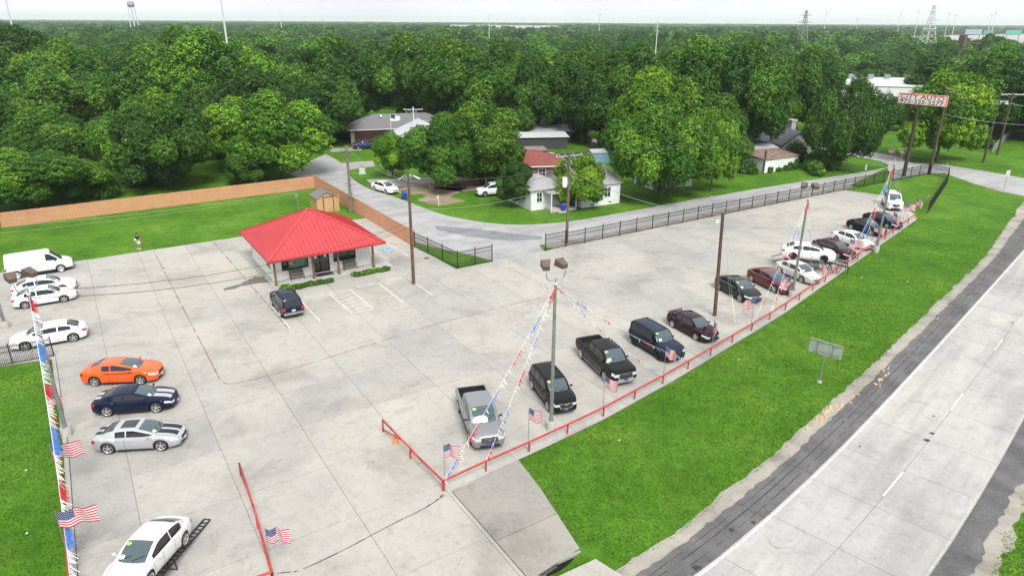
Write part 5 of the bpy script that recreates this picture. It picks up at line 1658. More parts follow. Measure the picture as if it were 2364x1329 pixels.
# ------------------------------------------------------------------ office building
M_BRICKW = plain('painted_brick', (.74, .74, .72), .75, vary=.08, scale=4)
M_ROOFR = plain('red_metal_roof', (.46, .042, .048), .42, vary=.13, scale=.7, coat=.1)
M_ROOFR2 = plain('shade_darkened_red', (.36, .030, .035), .45)  # roof red darkened; the shading of the ribs is put into this colour
M_POST = plain('stained_post', (.16, .095, .055), .7, vary=.3, scale=5)
M_FRAMEB = plain('black_frame', (.012, .012, .012), .4)
M_STEP = plain('porch_concrete', (.40, .385, .36), .85, vary=.12, scale=3)
M_GREEN = plain('banner_green', (.010, .16, .075), .5)
def text_mesh(s, size, mat, align='CENTER', depth=.004, bold=0.0, font=None):
    c = bpy.data.curves.new('txt', 'FONT'); c.body = s; c.size = size; c.align_x = align; c.align_y = 'CENTER'
    c.extrude = depth; c.offset = bold; c.resolution_u = 2
    o = bpy.data.objects.new('txt', c); COL.objects.link(o)
    bpy.context.view_layer.update()
    me = bpy.data.meshes.new_from_object(o.evaluated_get(bpy.context.evaluated_depsgraph_get()))
    bpy.data.objects.remove(o); me.materials.clear(); me.materials.append(mat)
    return me
OF = thing('office_building', 'small white brick sales office with red hipped metal roof and wooden porch posts', 'building', tuple(LT(5.5, 39.1)), LOT_A)
# local axes: x along the front (u), y to the back (v); front wall at y=-3.3, porch edge at -4.75
def O(x, y, z=0.0): return (x - 5.5, y - 39.1, z)
fw, bw, lw, rw_ = 35.85, 43.9, .75, 10.35
slabp = MB().box(O(5.5, 35.05, .06), (10.4, 1.7, .13)); slabp.box(O(11.3, 37.6, .05), (1.5, 7, .10))
part('porch_slab', slabp, M_STEP, OF)
TH = .22
def wall_with_holes(name, x0, x1, z0, z1, holes, y, flip, along='x', const=None):
    """wall run in local coordinates with openings (a0,a1,b0,b1); rows of bricks lie proud of it"""
    mb = MB()
    xs = sorted({x0, x1, *[h[0] for h in holes], *[h[1] for h in holes]})
    zs = sorted({z0, z1, *[h[2] for h in holes], *[h[3] for h in holes]})
    for a, b in zip(xs[:-1], xs[1:]):
        for c, d in zip(zs[:-1], zs[1:]):
            xm, zm = (a + b) / 2, (c + d) / 2
            if any(h[0] < xm < h[1] and h[2] < zm < h[3] for h in holes): continue
            if along == 'x': mb.box(O(xm, y, zm), (b - a, TH, d - c))
            else: mb.box(O(y, xm, zm), (TH, b - a, d - c))
    return part(name, mb, M_BRICKW, OF)
HF = [(1.55, 4.10, .95, 2.35), (4.45, 6.15, .13, 2.35), (6.55, 8.85, .95, 2.35)]
wall_with_holes('wall', lw, rw_, .0, 2.75, HF, fw, 1)
HL = [(36.7, 38.1, 1.0, 2.2)]
wall_with_holes('wall', fw + TH / 2, bw, .0, 2.75, HL, lw + TH / 2, 1, 'y')
wall_with_holes('wall', fw + TH / 2, bw, .0, 2.75, [], rw_ - TH / 2, 1, 'y')
wall_with_holes('wall', lw + TH, rw_ - TH, .0, 2.75, [], bw - TH / 2, 1)
# brick courses: each brick a small raised block, joined (far too many to pick apart)
bk = MB(); rr = random.Random(3)
for r_ in range(32):
    z = .06 + r_ * .083
    x = lw + (.11 if r_ % 2 else 0)
    while x < rw_ - .2:
        if not any(h[0] - .12 < x + .1 < h[1] + .12 and h[2] - .05 < z < h[3] + .05 for h in HF):
            q = rr.uniform(.004, .012)
            xa, xb, y0 = x, x + .205, fw - TH / 2
            a, b, c, d = O(xa, y0 - q, z), O(xb, y0 - q, z), O(xb, y0 - q, z + .068), O(xa, y0 - q, z + .068)
            a2, b2, c2, d2 = O(xa, y0, z), O(xb, y0, z), O(xb, y0, z + .068), O(xa, y0, z + .068)
            bk.add([a, b, c, d, a2, b2, c2, d2], [(0, 1, 2, 3), (3, 2, 6, 7), (0, 4, 5, 1), (0, 3, 7, 4)])
        x += .222
    y = fw + .02
    while y < bw - .2:
        if not (HL[0][0] - .12 < y + .1 < HL[0][1] + .12 and HL[0][2] - .05 < z < HL[0][3] + .05):
            q = rr.uniform(.004, .012); x0 = lw
            a, b, c, d = O(x0 - q, y, z), O(x0 - q, y + .205, z), O(x0 - q, y + .205, z + .068), O(x0 - q, y, z + .068)
            a2, b2, c2, d2 = O(x0, y, z), O(x0, y + .205, z), O(x0, y + .205, z + .068), O(x0, y, z + .068)
            bk.add([a, b, c, d, a2, b2, c2, d2], [(0, 1, 2, 3), (3, 2, 6, 7), (0, 4, 5, 1), (0, 3, 7, 4)])
        y += .222
part('brick_courses', bk, M_BRICKW, OF, kind='stuff')
def office_window(x0, x1, z0, z1, y, nm, bars, name='window'):
    f = link(name, None, OF); f.location = O((x0 + x1) / 2, y, (z0 + z1) / 2); f.empty_display_size = .1
    w, h = x1 - x0, z1 - z0
    fr = MB()
    for c, d in (((0, 0, h / 2 - .04), (w, .12, .08)), ((0, 0, -h / 2 + .04), (w, .12, .08)), ((-w / 2 + .04, 0, 0), (.08, .12, h - .16)), ((w / 2 - .04, 0, 0), (.08, .12, h - .16))):
        fr.box(c, d)
    for k in range(1, bars): fr.box((-w / 2 + w * k / bars, 0, 0), (.07, .11, h - .16))
    link('frame', fr.mesh('frame', M_FRAMEB), f)
    link('pane', MB().box((0, .03, 0), (w - .1, .02, h - .1)).mesh('pane', M_WINDOW), f)
    return f
office_window(1.55, 4.10, .95, 2.35, fw, 'w', 1)
office_window(6.55, 8.85, .95, 2.35, fw, 'w', 3)
f = office_window(0, 1.4, 1.0, 2.2, fw, 'w', 1); f.location = O(lw + .10, 37.4, 1.6); f.rotation_euler = (0, 0, R(90))
dr = link('entrance_door', None, OF); dr.location = O(5.3, fw, 0.13)
fr = MB()
for c, d in (((0, 0, 2.18), (1.7, .14, .08)), ((-.81, 0, 1.11), (.08, .14, 2.06)), ((.81, 0, 1.11), (.08, .14, 2.06)), ((-.02, 0, 1.11), (.10, .13, 2.06)), ((0, 0, .08), (1.54, .12, .12))): fr.box(c, d)
link('door_frame', fr.mesh('door_frame', M_FRAMEB), dr)
link('door_glass', MB().box((0, .03, 1.12), (1.5, .02, 2.0)).mesh('door_glass', mk_glass('door_glass', (.05, .04, .03), 1.45)), dr)
link('threshold', MB().box((0, -.10, .0), (1.9, .16, .05)).mesh('threshold', M_WHITE), dr)
nt = MB().add([(.35, -.075, 1.5), (.57, -.075, 1.5), (.57, -.075, 1.82), (.35, -.075, 1.82)], [(0, 1, 2, 3)]); nt.add([(-.6, -.075, 1.5), (-.35, -.075, 1.5), (-.35, -.075, 1.9), (-.6, -.075, 1.9)], [(0, 1, 2, 3)])
link('door_notice', nt.mesh('door_notice', M_PAPER), dr)
part('wall_lamp', MB().lathe([(0, -.05), (.07, -.05), (.08, .0), (0, .02)], 10, 'Y', O(4.28, fw - TH / 2 - .04, 1.95)), M_FRAMEB, OF)
# roof
RW, RZ0, RZ1 = 5.62, 2.86, 5.75
cx_, cy_ = 5.53, 39.08
cr_ = [O(cx_ - RW, cy_ - RW, RZ0), O(cx_ + RW, cy_ - RW, RZ0), O(cx_ + RW, cy_ + RW, RZ0), O(cx_ - RW, cy_ + RW, RZ0)]
ap_ = O(cx_, cy_, RZ1)
slopes = []
for k in range(4):
    a, b = Vector(cr_[k]), Vector(cr_[(k + 1) % 4]); ap = Vector(ap_)
    n_ = (b - a).cross(ap - a).normalized()
    pan = link('roof_slope', MB().add([a, b, ap], [(0, 1, 2)]).mesh('roof_slope', M_ROOFR), OF)
    L_ = (b - a).length; d = (b - a).normalized(); upv = (ap - (a + b) / 2)
    nr = 27
    for i in range(1, nr):
        t = i / nr
        s0 = a + d * L_ * t
        fr_ = 1 - abs(2 * t - 1)
        e0 = s0 + upv * fr_
        if (e0 - s0).length < .25: continue
        rb = MB().bar(s0 + n_ * .015, e0 + n_ * .015, .035, .05)
        link('roof_rib', rb.mesh('roof_rib', M_ROOFR2), pan)
for k in range(4):
    a = Vector(cr_[k]); ap = Vector(ap_)
    mb = MB()
    for sgn, kk in ((1, (k + 1) % 4), (-1, (k - 1) % 4)):
        b = Vector(cr_[kk]); sd_ = (b - a).normalized()
        o1 = a + Vector((0, 0, .055)); o2 = ap + Vector((0, 0, .055))
        wv = sd_ * .17
        mb.add([o1, o2, o2 + wv * 0 - Vector((0, 0, .03)), o1 + wv - Vector((0, 0, 0))], [(0, 1, 2, 3)])
    mb.bar(a + Vector((0, 0, .02)), ap + Vector((0, 0, .02)), .26, .05)
    part('hip_cap', mb, M_ROOFR, OF)
fa = MB()
for k in range(4):
    a, b = Vector(cr_[k]), Vector(cr_[(k + 1) % 4])
    fa.bar(a - Vector((0, 0, .09)), b - Vector((0, 0, .09)), .05, .16)
part('gutter', fa, M_ROOFR2, OF)
part('soffit', MB().add([(p[0] * .99, p[1] * .99, 2.76) for p in cr_], [(0, 3, 2, 1)]), M_WHITE, OF)
part('porch_beam', MB().bar(O(.55, 34.5, 2.64), O(10.3, 34.5, 2.64), .16, .22), M_POST, OF)
for u_ in (.60, 4.15, 6.6, 10.15):
    mb = MB().box(O(u_, 34.5, 1.34), (.17, .17, 2.44)); mb.box(O(u_, 34.5, .22), (.25, .25, .22)); mb.box(O(u_, 34.5, 2.5), (.24, .24, .10))
    part('porch_post', mb, M_POST, OF)
part('vent_pipe', MB().tube([O(1.5, 43.0, 3.0), O(1.5, 43.0, 3.55)], .06, 8), M_WHITE, OF)
part('downpipe', MB().tube([O(.66, 43.6, 0.05), O(.66, 43.6, 2.8)], .045, 6), M_WHITE, OF)
# banner in the window
bn = thing('banner', 'green window banner with an orange tool logo and white lettering', 'banner', tuple(LT(3.05, fw - .20, 1.66)), LOT_A)
part('cloth', MB().box((0, 0, 0), (1.75, .012, 1.0)), M_GREEN, bn)
part('logo_square', MB().box((-.60, -.012, -.02), (.34, .01, .30)), plain('logo_orange', (.75, .34, .10), .5), bn)
part('logo_tool', MB().bar((-.62, -.022, -.05), (-.38, -.022, .38), .012, .10), plain('logo_dark_orange', (.55, .16, .05), .5), bn)
for s_, sz, x, z, mt in (('Protection Plus', .17, .20, .10, M_PAPER), ('WARRANTY SERVICE', .075, .24, -.06, M_PAPER), ('PROTECTION YOU CAN TRUST', .075, .05, -.22, M_PAPER), ('nationwide coverage on your vehicle', .075, -.02, -.36, M_PAPER)):
    o = link('lettering', text_mesh(s_, sz, mt), bn); o.location = (x, -.012, z); o.rotation_euler = (R(90), 0, 0)
# benches, mat, wheel stops
def bench(u_, label):
    t = thing('bench', label, 'bench', tuple(LT(u_, 35.25, .125)), LOT_A, 'benches on the office porch')
    for k in range(4): part('seat_slat', MB().box((0, -.22 + k * .11, .43), (1.25, .085, .03)), M_WDARK, t)
    for k in range(4): part('back_slat', MB().box((0, .22 + k * .02, .54 + k * .10), (1.25, .03, .075)), M_WDARK, t)
    for s_ in (-1, 1):
        mb = MB().tube([(s_ * .62, -.26, 0), (s_ * .62, -.2, .42), (s_ * .62, .18, .42), (s_ * .62, .30, .92)], .025, 6)
        mb.tube([(s_ * .62, .26, 0), (s_ * .62, .16, .42)], .025, 6); mb.tube([(s_ * .62, -.24, .42), (s_ * .62, -.26, .62), (s_ * .62, .22, .66)], .022, 6)
        part('leg_frame', mb, M_BLACKM, t)
M_WDARK = plain('weathered_dark_wood', (.10, .085, .075), .7, vary=.2)
bench(2.75, 'dark slatted bench under the green banner')
bench(8.0, 'dark slatted bench right of the office entrance')
tag(link('door_mat', MB().box((0, 0, .012), (1.7, .9, .022)).mesh('door_mat', M_CABLE), None, LT(5.35, 35.15, .125)), 'black mat lying before the office entrance', 'mat').rotation_euler = (0, 0, LOT_A)
for a, b, lb in (((700, 688), (749, 680), 'concrete wheel stop beside the dark blue SUV'), ((822, 664), (864, 655), 'concrete wheel stop right of the hatched bay'), ((888, 649), (930, 641), 'concrete wheel stop beside the wooden pole')):
    pa, pb = G(*a), G(*b); c = pa.lerp(pb, .5)
    mb = MB(); prof = [(-.10, 0), (-.07, .12), (.07, .12), (.10, 0)]; L_ = (pb - pa).length / 2
    mb.add([(x, y, z) for x in (-L_, L_) for y, z in prof], [(0, 1, 2, 3), (7, 6, 5, 4), (0, 4, 5, 1), (1, 5, 6, 2), (2, 6, 7, 3)])
    o = link('wheel_stop', mb.mesh('wheel_stop', M_STEP), None, (c.x, c.y, 0)); o.rotation_euler = (0, 0, math.atan2(pb.y - pa.y, pb.x - pa.x))
    tag(o, lb, 'wheel stop', 'wheel stops before the office')

# ------------------------------------------------------------------ fences
M_CEDAR = plain('cedar_fence', (.56, .28, .16), .85, vary=.07, scale=.8)
M_CEDAR2 = plain('cedar_rail', (.44, .20, .105), .85, vary=.2, scale=3)
def wood_fence(a, b, label, rails_out, h=1.85):
    a, b = Vector((a[0], a[1], GZ)), Vector((b[0], b[1], GZ))
    L_ = (b - a).length; d = (b - a).normalized(); nn_ = Vector((d.y, -d.x, 0)) * (1 if rails_out else -1)
    t = thing('wooden_fence', label, 'fence', tuple(a))
    n = int(L_ / .148)
    if n <= 290:
        pass
    grp = MB(); rr = random.Random(int(L_))
    big = []
    for k in range(n):
        p = a + d * (k + .5) * L_ / n
        hh = h + rr.uniform(-.02, .02)
        mb = MB().box((p.x + rr.uniform(-.004, .004), p.y, GZ + hh / 2), (.122, .022, hh), math.atan2(d.y, d.x))
        if k < 299: part('picket', mb, M_CEDAR, t, world=True)
        else: grp.add(mb.v, mb.f)
    if grp.f: part('pickets', grp, M_CEDAR, t, world=True, kind='stuff')
    m = int(L_ / 2.44) + 1
    for k in range(m + 1):
        p = a + d * min(L_, k * L_ / m) + nn_ * .07
        part('post', MB().box((p.x, p.y, GZ + h / 2 - .02), (.09, .09, h + .02), math.atan2(d.y, d.x)), M_CEDAR2, t, world=True)
    for z in (.25, .95, 1.65):
        part('rail', MB().bar(a + nn_ * .035 + Vector((0, 0, z)), b + nn_ * .035 + Vector((0, 0, z)), .04, .09), M_CEDAR2, t, world=True)
    return t
WL, WC, WE = G(5, 524), G(727, 433), G(957, 571)
wood_fence(WL, WC, 'long plain cedar picket fence along the back lawn', False, 1.8)
wood_fence(WC, WE, 'cedar fence with posts and rails showing, along the side street', False, 1.95)
def iron_fence(pts, label, h=1.85, sp=2.44, name='iron_fence', pick=.105, z0=GZ, extra=None, group=None):
    t = thing(name, label, 'fence', tuple(pts[0]), group=group)
    pk = MB()
    for a, b in zip(pts[:-1], pts[1:]):
        a, b = Vector((a[0], a[1], z0)), Vector((b[0], b[1], z0))
        L_ = (b - a).length; d = (b - a).normalized(); ang = math.atan2(d.y, d.x)
        m = max(1, round(L_ / sp))
        for k in range(m + 1):
            p = a + d * L_ * k / m
            part('post', MB().box((p.x, p.y, z0 + (h + .08) / 2), (.075, .075, h + .08), ang), M_BLACKM, t, world=True)
        for z in (.18, h * .55 if extra else h - .55, h - .16):
            part('rail', MB().bar(a + Vector((0, 0, z)), b + Vector((0, 0, z)), .035, .045), M_BLACKM, t, world=True)
        n = int(L_ / pick)
        for k in range(1, n):
            p = a + d * L_ * k / n
            pk.add([(p.x - d.x * .014, p.y - d.y * .014, z0 + .08), (p.x + d.x * .014, p.y + d.y * .014, z0 + .08), (p.x - d.y * .016, p.y + d.x * .016, z0 + .08),
                    (p.x - d.x * .014, p.y - d.y * .014, z0 + h), (p.x + d.x * .014, p.y + d.y * .014, z0 + h), (p.x - d.y * .016, p.y + d.x * .016, z0 + h)],
                   [(0, 1, 4, 3), (1, 2, 5, 4), (2, 0, 3, 5)])
    part('picket_row', pk, M_BLACKM, t, world=True, kind='stuff')
    return t
iron_fence([G(957, 571), G(1057, 619)], 'black iron fence running from the cedar fence to the sliding gate opening')
iron_fence([G(1057, 619), G(1136, 603)], 'short black iron panel left of the gate opening')
iron_fence([LT(27.9, 29.95), LT(30.6, 30.0)], 'black iron gate leaf standing open beside the street pole', h=1.9, z0=0)
iron_fence([LT(30.9, 30.15), LT(89.8, 29.9), G(2141, 402)], 'long black iron fence between the lot and the side street', h=1.75, z0=GZ, sp=2.6)
iron_fence([G(2141, 402), G(2187, 411), G(2186, 424), G(2141, 492)], 'black iron fence closing the far lawn corner, seen end on', h=1.75, pick=.09)
iron_fence([LT(-32, 30.0), LT(-16.95, 29.0)], 'black iron fence behind the white sedan at the left edge', h=1.6)
iron_fence([LT(-22.3, 30), LT(-22.3, 75)], 'black iron fence on the left boundary beside the cargo van', h=1.9)
# red pipe rails
def rail_thing(posts, label, top=.64, r_=.062, name='pipe_rail', z0=-.05):
    t = thing(name, label, 'rail', tuple(posts[0][:2]) + (0,))
    for p in posts:
        part('post', MB().tube([(p[0], p[1], z0), (p[0], p[1], top - .03)], r_ * .85, 10), M_RED, t, smooth=True, sharp=40, world=True)
    for a, b in zip(posts[:-1], posts[1:]):
        part('rail', MB().tube([(a[0], a[1], top), (b[0], b[1], top)], r_, 10), M_RED, t, smooth=True, sharp=40, world=True)
    return t
rail_thing(RP, 'long red pipe rail along the highway side of the lot')
gl = [G(1023, 1132), G(948, 1058)]
rail_thing(gl, 'red pipe rail section right of the driveway holding the open swing gate')
def swing_gate(pts, label, hb, ht):
    """pts: hinge end and free end on the ground"""
    a, b = Vector((pts[0][0], pts[0][1], 0)), Vector((pts[1][0], pts[1][1], 0))
    t = thing('pipe_gate', label, 'gate', tuple(a))
    up = Vector((0, 0, 1))
    part('top_pipe', MB().tube([a + up * ht, b + up * (ht + .22)], .055, 10), M_RED, t, True, world=True)
    part('brace_pipe', MB().tube([a.lerp(b, .42) + up * (ht + .05), b + up * .22], .04, 8), M_RED, t, True, world=True)
    part('end_pipe', MB().tube([b + up * (ht + .24), b + up * .1], .05, 8), M_RED, t, True, world=True)
    part('latch_pipe', MB().tube([a + (a - b).normalized() * .4 + up * (ht - .02), a.lerp(b, .2) + up * (ht + .06)], .045, 8), M_RED, t, True, world=True)
swing_gate((G(963, 1072), G(885, 998)), 'red pipe swing gate open on the right side of the driveway, tall end post', .1, .66)
swing_gate((G(596, 1216), G(557, 1100)), 'red pipe swing gate open on the left side of the driveway', .1, .66)
rail_thing([G(596, 1218), G(631, 1345)], 'red pipe rail between the left swing gate and the corner post')
rail_thing([G(631, 1345), G(520, 1385), G(380, 1440), G(180, 1500)], 'red pipe rail crossing the bottom edge before the ramp')
LP_ = [LT(-16.60 - .022 * v, v) for v in (-6, -3, 0, 3, 6.1, 9.2, 12.3, 15.4, 18.5, 21.6, 24.7, 27.8)]
rail_thing(LP_, 'red pipe rail along the left kerb under the pennant string')
# ------------------------------------------------------------------ light poles
def fixture(t, off, yaw, tilt, nm='floodlight'):
    f = link(nm, None, t); f.location = off; f.rotation_euler = (tilt, 0, yaw); f.empty_display_size = .1
    mb = MB()
    w0, w1 = .18, .28
    v = [(x * w, y, z * w) for y, w in ((.0, w0), (.62, w1)) for x, z in ((-1, -.75), (1, -.75), (1, .75), (-1, .75))]
    mb.add(v, [(0, 1, 2, 3), (0, 4, 5, 1), (1, 5, 6, 2), (2, 6, 7, 3), (3, 7, 4, 0)])
    link('housing', mb.mesh('housing', M_BRONZE), f)
    link('lens', MB().add([(-w1 * .94, .61, -w1 * .7), (w1 * .94, .61, -w1 * .7), (w1 * .94, .61, w1 * .7), (-w1 * .94, .61, w1 * .7)], [(3, 2, 1, 0)]).mesh('lens', M_LAMP), f)
    link('bracket', MB().tube([(-.3, .62, .27), (-.3, .72, .34), (.3, .72, .34), (.3, .62, .27)], .012, 5).mesh('bracket', M_GALV), f)
def light_pole(base, h, label, yaw, group='floodlight poles', two=True):
    t = thing('light_pole', label, 'light pole', (base[0], base[1], 0), R(yaw), group)
    part('footing', MB().lathe([(.0, .62), (.27, .62), (.29, .58), (.29, -.1)], 18), M_STEP, t, True, 40)
    part('pole', MB().tube([(0, 0, .6), (0, 0, h)], [.125, .085], 12), M_GREYP, t, True, 40)
    part('base_plate', MB().box((0, 0, .64), (.36, .36, .06)), M_GALV, t)
    part('cap_collar', MB().tube([(0, 0, h), (0, 0, h + .08)], .10, 10), M_WHITE, t, True, 40)
    part('tenon', MB().tube([(0, 0, h + .05), (0, 0, h + .55)], .04, 8), M_GALV, t, True)
    for s_ in (-1, 1):
        arc = [(0, 0, h + .30), (s_ * .25, 0, h + .25), (s_ * .48, 0, h + .35), (s_ * .56, 0, h + .62), (s_ * .56, 0, h + .80)]
        part('arm', MB().tube(spline(arc, 3), .03, 7), M_GALV, t, True)
        fixture(t, (s_ * .56, .0, h + .98), R(s_ * 16 + 0), R(14))
    return t
LPOLES = [(G(1272, 990), 9.4, 'tall grey floodlight pole nearest the driveway with two bronze heads', 20), (G(1828, 685), 9.0, 'grey floodlight pole between the maroon and champagne sedans', -15),
          (G(2022, 580), 9.5, 'farthest grey floodlight pole draped with thick pennants', -20), (G(155, 1005), 9.0, 'grey floodlight pole by the left kerb partly hidden by fringe', 60)]
for b, h, lb, yw in LPOLES: light_pole(b, h, lb, yw)
light_pole(G(13, 757), 9.0, 'floodlight pole at the left edge of which only the foot shows', 60)
# ------------------------------------------------------------------ pennant strings
M_FR = {c: plain('pennant_' + c, col, .45) for c, col in (('red', (.45, .006, .018)), ('white', (.78, .80, .83)), ('blue', (.045, .17, .50)))}
def pennants(a, b, sag, label, seed, dens=1.0, h=.30, ll=(.9, 1.4, .9, 1.4), order=('red', 'white', 'blue', 'white'), wind=.12):
    a, b = Vector(a), Vector(b); rr = random.Random(seed)
    t = thing('pennant_string', label, 'pennant string', tuple(a), group='pennant strings')
    L_ = (b - a).length
    def P(u):
        p = a.lerp(b, u); p.z -= sag * 4 * u * (1 - u); return p
    part('cord', MB().tube([P(k / 16) for k in range(17)], .008, 4), M_FR['white'], t, world=True)
    mbs = {c: MB() for c in M_FR}
    d = (b - a).normalized(); hz = Vector((d.x, d.y, 0)); 
    if hz.length < .01: hz = Vector((1, 0, 0))
    hz.normalize(); s_ = Vector((-hz.y, hz.x, 0))
    u, k = 0.01, 0
    while u < .995:
        c = order[k % len(order)]; l_ = ll[k % len(order)] * rr.uniform(.7, 1.3)
        n = int(l_ / .06 * dens * (.35 if c == 'white' else 1.8))
        for i in range(n):
            uu = u + (l_ / L_) * i / n
            if uu > .995: break
            p = P(uu)
            hh = h * rr.uniform(.6, 1.2); w = rr.uniform(.025, .06)
            dr_ = Vector((rr.uniform(-.10, .14) + wind * hh * 2, rr.uniform(-.12, .12), -hh)) + s_ * rr.uniform(-.06, .06)
            al = d * w
            mbs[c].add([p, p + al, p + al * .8 + dr_, p + al * .2 + dr_], [(0, 1, 2, 3)])
        u += l_ / L_; k += 1
    for c, m in mbs.items():
        if m.f: part(c + '_fringe', m, M_FR[c], t, world=True, kind='stuff')
def top(b, h): return (b[0], b[1], h)
p1, p2_, p3, pL = [x[0] for x in LPOLES]
z_ = .66
pennants(top(p1, 9.35), top(RP[0], z_), .25, 'pennant string from the nearest pole down to the driveway corner post', 1, .7, .22)
pennants(top(p1, 9.35), top(RP[1], z_), .25, 'pennant string from the nearest pole down to the second rail post', 2, .7, .22)
pennants(top(p1, 9.35), top(RP[6], z_), .45, 'pennant string from the nearest pole passing left of the boxy dark SUV', 3, .6, .20)
pennants(top(p1, 9.35), top(RP[7], z_), .45, 'pennant string from the nearest pole passing over the boxy dark SUV', 4, .6, .20)
def rp_near(px):
    return min(RP, key=lambda q: abs(PX((q[0], q[1], .6))[0] - px))
for px, lb, sd in ((1735, 'pennant string from the middle pole to the rail left of the maroon sedan', 5), (1776, 'pennant string from the middle pole ending before the maroon sedan', 6),
                   (1886, 'pennant string from the middle pole over the champagne sedan', 7), (1917, 'pennant string from the middle pole over the raised white sedan', 8)):
    pennants(top(p2_, 8.95), top(rp_near(px), z_), .4, lb, sd, .6, .28)
for px, lb, sd in ((1960, 'thick pennant string from the far pole to the rail by the raised ramp', 9), (1984, 'thick pennant string from the far pole over the white sedan', 10),
                   (2079, 'thick pennant string from the far pole beside the navy sedan', 11), (2098, 'thick pennant string from the far pole before the white SUV', 12)):
    pennants(top(p3, 9.45), top(rp_near(px), z_), .3, lb, sd, 1.0, .38)
e1_, e2_ = LT(-16.66, 3.6), LT(-16.62, 2.0)
pennants(top(pL, 9.0), top(e1_, z_), .9, 'long dense fringe string from the left pole down to the left rail', 13, 1.7, .28, (.8, 2.2, 1.0, 2.0), wind=.38)
pennants(top(pL, 8.9), top(e2_, z_), 1.1, 'second long dense fringe string beside the first one at the left kerb', 14, 1.7, .26, (.7, 2.0, 1.3, 1.8), wind=.5)

# ------------------------------------------------------------------ flags
def flag_mat():
    m, n, l, b = new_mat('flag_cloth')
    uv = n.new('ShaderNodeUVMap').outputs[0]
    sp = n.new('ShaderNodeSeparateXYZ'); l.new(uv, sp.inputs[0])
    def math_(op, a, b_=None):
        x = n.new('ShaderNodeMath'); x.operation = op
        for i, q in enumerate((a, b_)):
            if q is None: continue
            if hasattr(q, 'is_output'): l.new(q, x.inputs[i])
            else: x.inputs[i].default_value = q
        return x.outputs[0]
    st_ = math_('MODULO', math_('MULTIPLY', sp.outputs[1], 6.5), 1.0)
    red = math_('LESS_THAN', st_, .5)
    c = MIX(n, l, red, (.78, .77, .78), (.52, .018, .05))
    can = math_('MULTIPLY', math_('LESS_THAN', sp.outputs[0], .4), math_('GREATER_THAN', sp.outputs[1], .4615))
    # rows of stars
    ux = math_('MODULO', math_('ADD', math_('MULTIPLY', sp.outputs[0], 15.0), math_('MULTIPLY', math_('FLOOR', math_('MULTIPLY', math_('SUBTRACT', sp.outputs[1], .4615), 16.7)), .5)), 1.0)
    uy = math_('MODULO', math_('MULTIPLY', math_('SUBTRACT', sp.outputs[1], .4615), 16.7), 1.0)
    dd = math_('ADD', math_('POWER', math_('SUBTRACT', ux, .5), 2.0), math_('POWER', math_('SUBTRACT', uy, .5), 2.0))
    star = math_('LESS_THAN', dd, .05)
    cc = MIX(n, l, star, (.012, .03, .16), (.78, .78, .80))
    c2 = MIX(n, l, can, c, cc)
    l.new(c2, b.inputs['Base Color']); b.inputs['Roughness'].default_value = .7
    tr = n.new('ShaderNodeBsdfTranslucent'); l.new(c2, tr.inputs['Color'])
    mx = n.new('ShaderNodeMixShader'); mx.inputs[0].default_value = .3
    l.new(b.outputs[0], mx.inputs[1]); l.new(tr.outputs[0], mx.inputs[2]); l.new(mx.outputs[0], n['Material Output'].inputs[0])
    return m
M_FLAG = flag_mat()
def flag(base, h, label, ang, w=1.35, hh=.86, droop=.15, seed=1, group='flags along the rails', polez=0.0):
    t = thing('flag', label, 'flag', (base[0], base[1], polez), 0, group)
    part('pole', MB().tube([(0, 0, 0), (0, 0, h - polez + .05)], .018, 6), M_GALV, t)
    rr = random.Random(seed); nx, nz_ = 20, 10
    ph = rr.uniform(0, 6); vs, uvs = [], []
    ca, sa = math.cos(R(ang)), math.sin(R(ang))
    for j in range(nz_ + 1):
        for i in range(nx + 1):
            u, v = i / nx, j / nz_
            x = w * u * (1 - droop * .5)
            y = .10 * math.sin(u * 8 + ph + v * 1.2) * min(1, u * 2.5) + .04 * math.sin(u * 15 + ph * 2)
            z = h - polez - hh * (1 - v) - droop * w * u ** 1.4 + .03 * math.sin(u * 6 + ph)
            x -= droop * .25 * (1 - v) * u
            vs.append((x * ca - y * sa, x * sa + y * ca, z)); uvs.append((u, v))
    fs = [(j * (nx + 1) + i, j * (nx + 1) + i + 1, (j + 1) * (nx + 1) + i + 1, (j + 1) * (nx + 1) + i) for j in range(nz_) for i in range(nx)]
    me = bpy.data.meshes.new('cloth'); me.from_pydata(vs, [], fs)
    ul = me.uv_layers.new(name='UVMap')
    for p in me.polygons:
        for li in p.loop_indices: ul.data[li].uv = uvs[me.loops[li].vertex_index]
    me.materials.append(M_FLAG); me.polygons.foreach_set('use_smooth', [True] * len(fs))
    link('cloth', me, t)
def on_rail(px, line, z=2.85):
    best, bp = 1e9, None
    for a, b in zip(line[:-1], line[1:]):
        for k in range(40):
            q = a.lerp(b, k / 40)
            e = abs(PX((q.x, q.y, z))[0] - px)
            if e < best: best, bp = e, q
    return bp
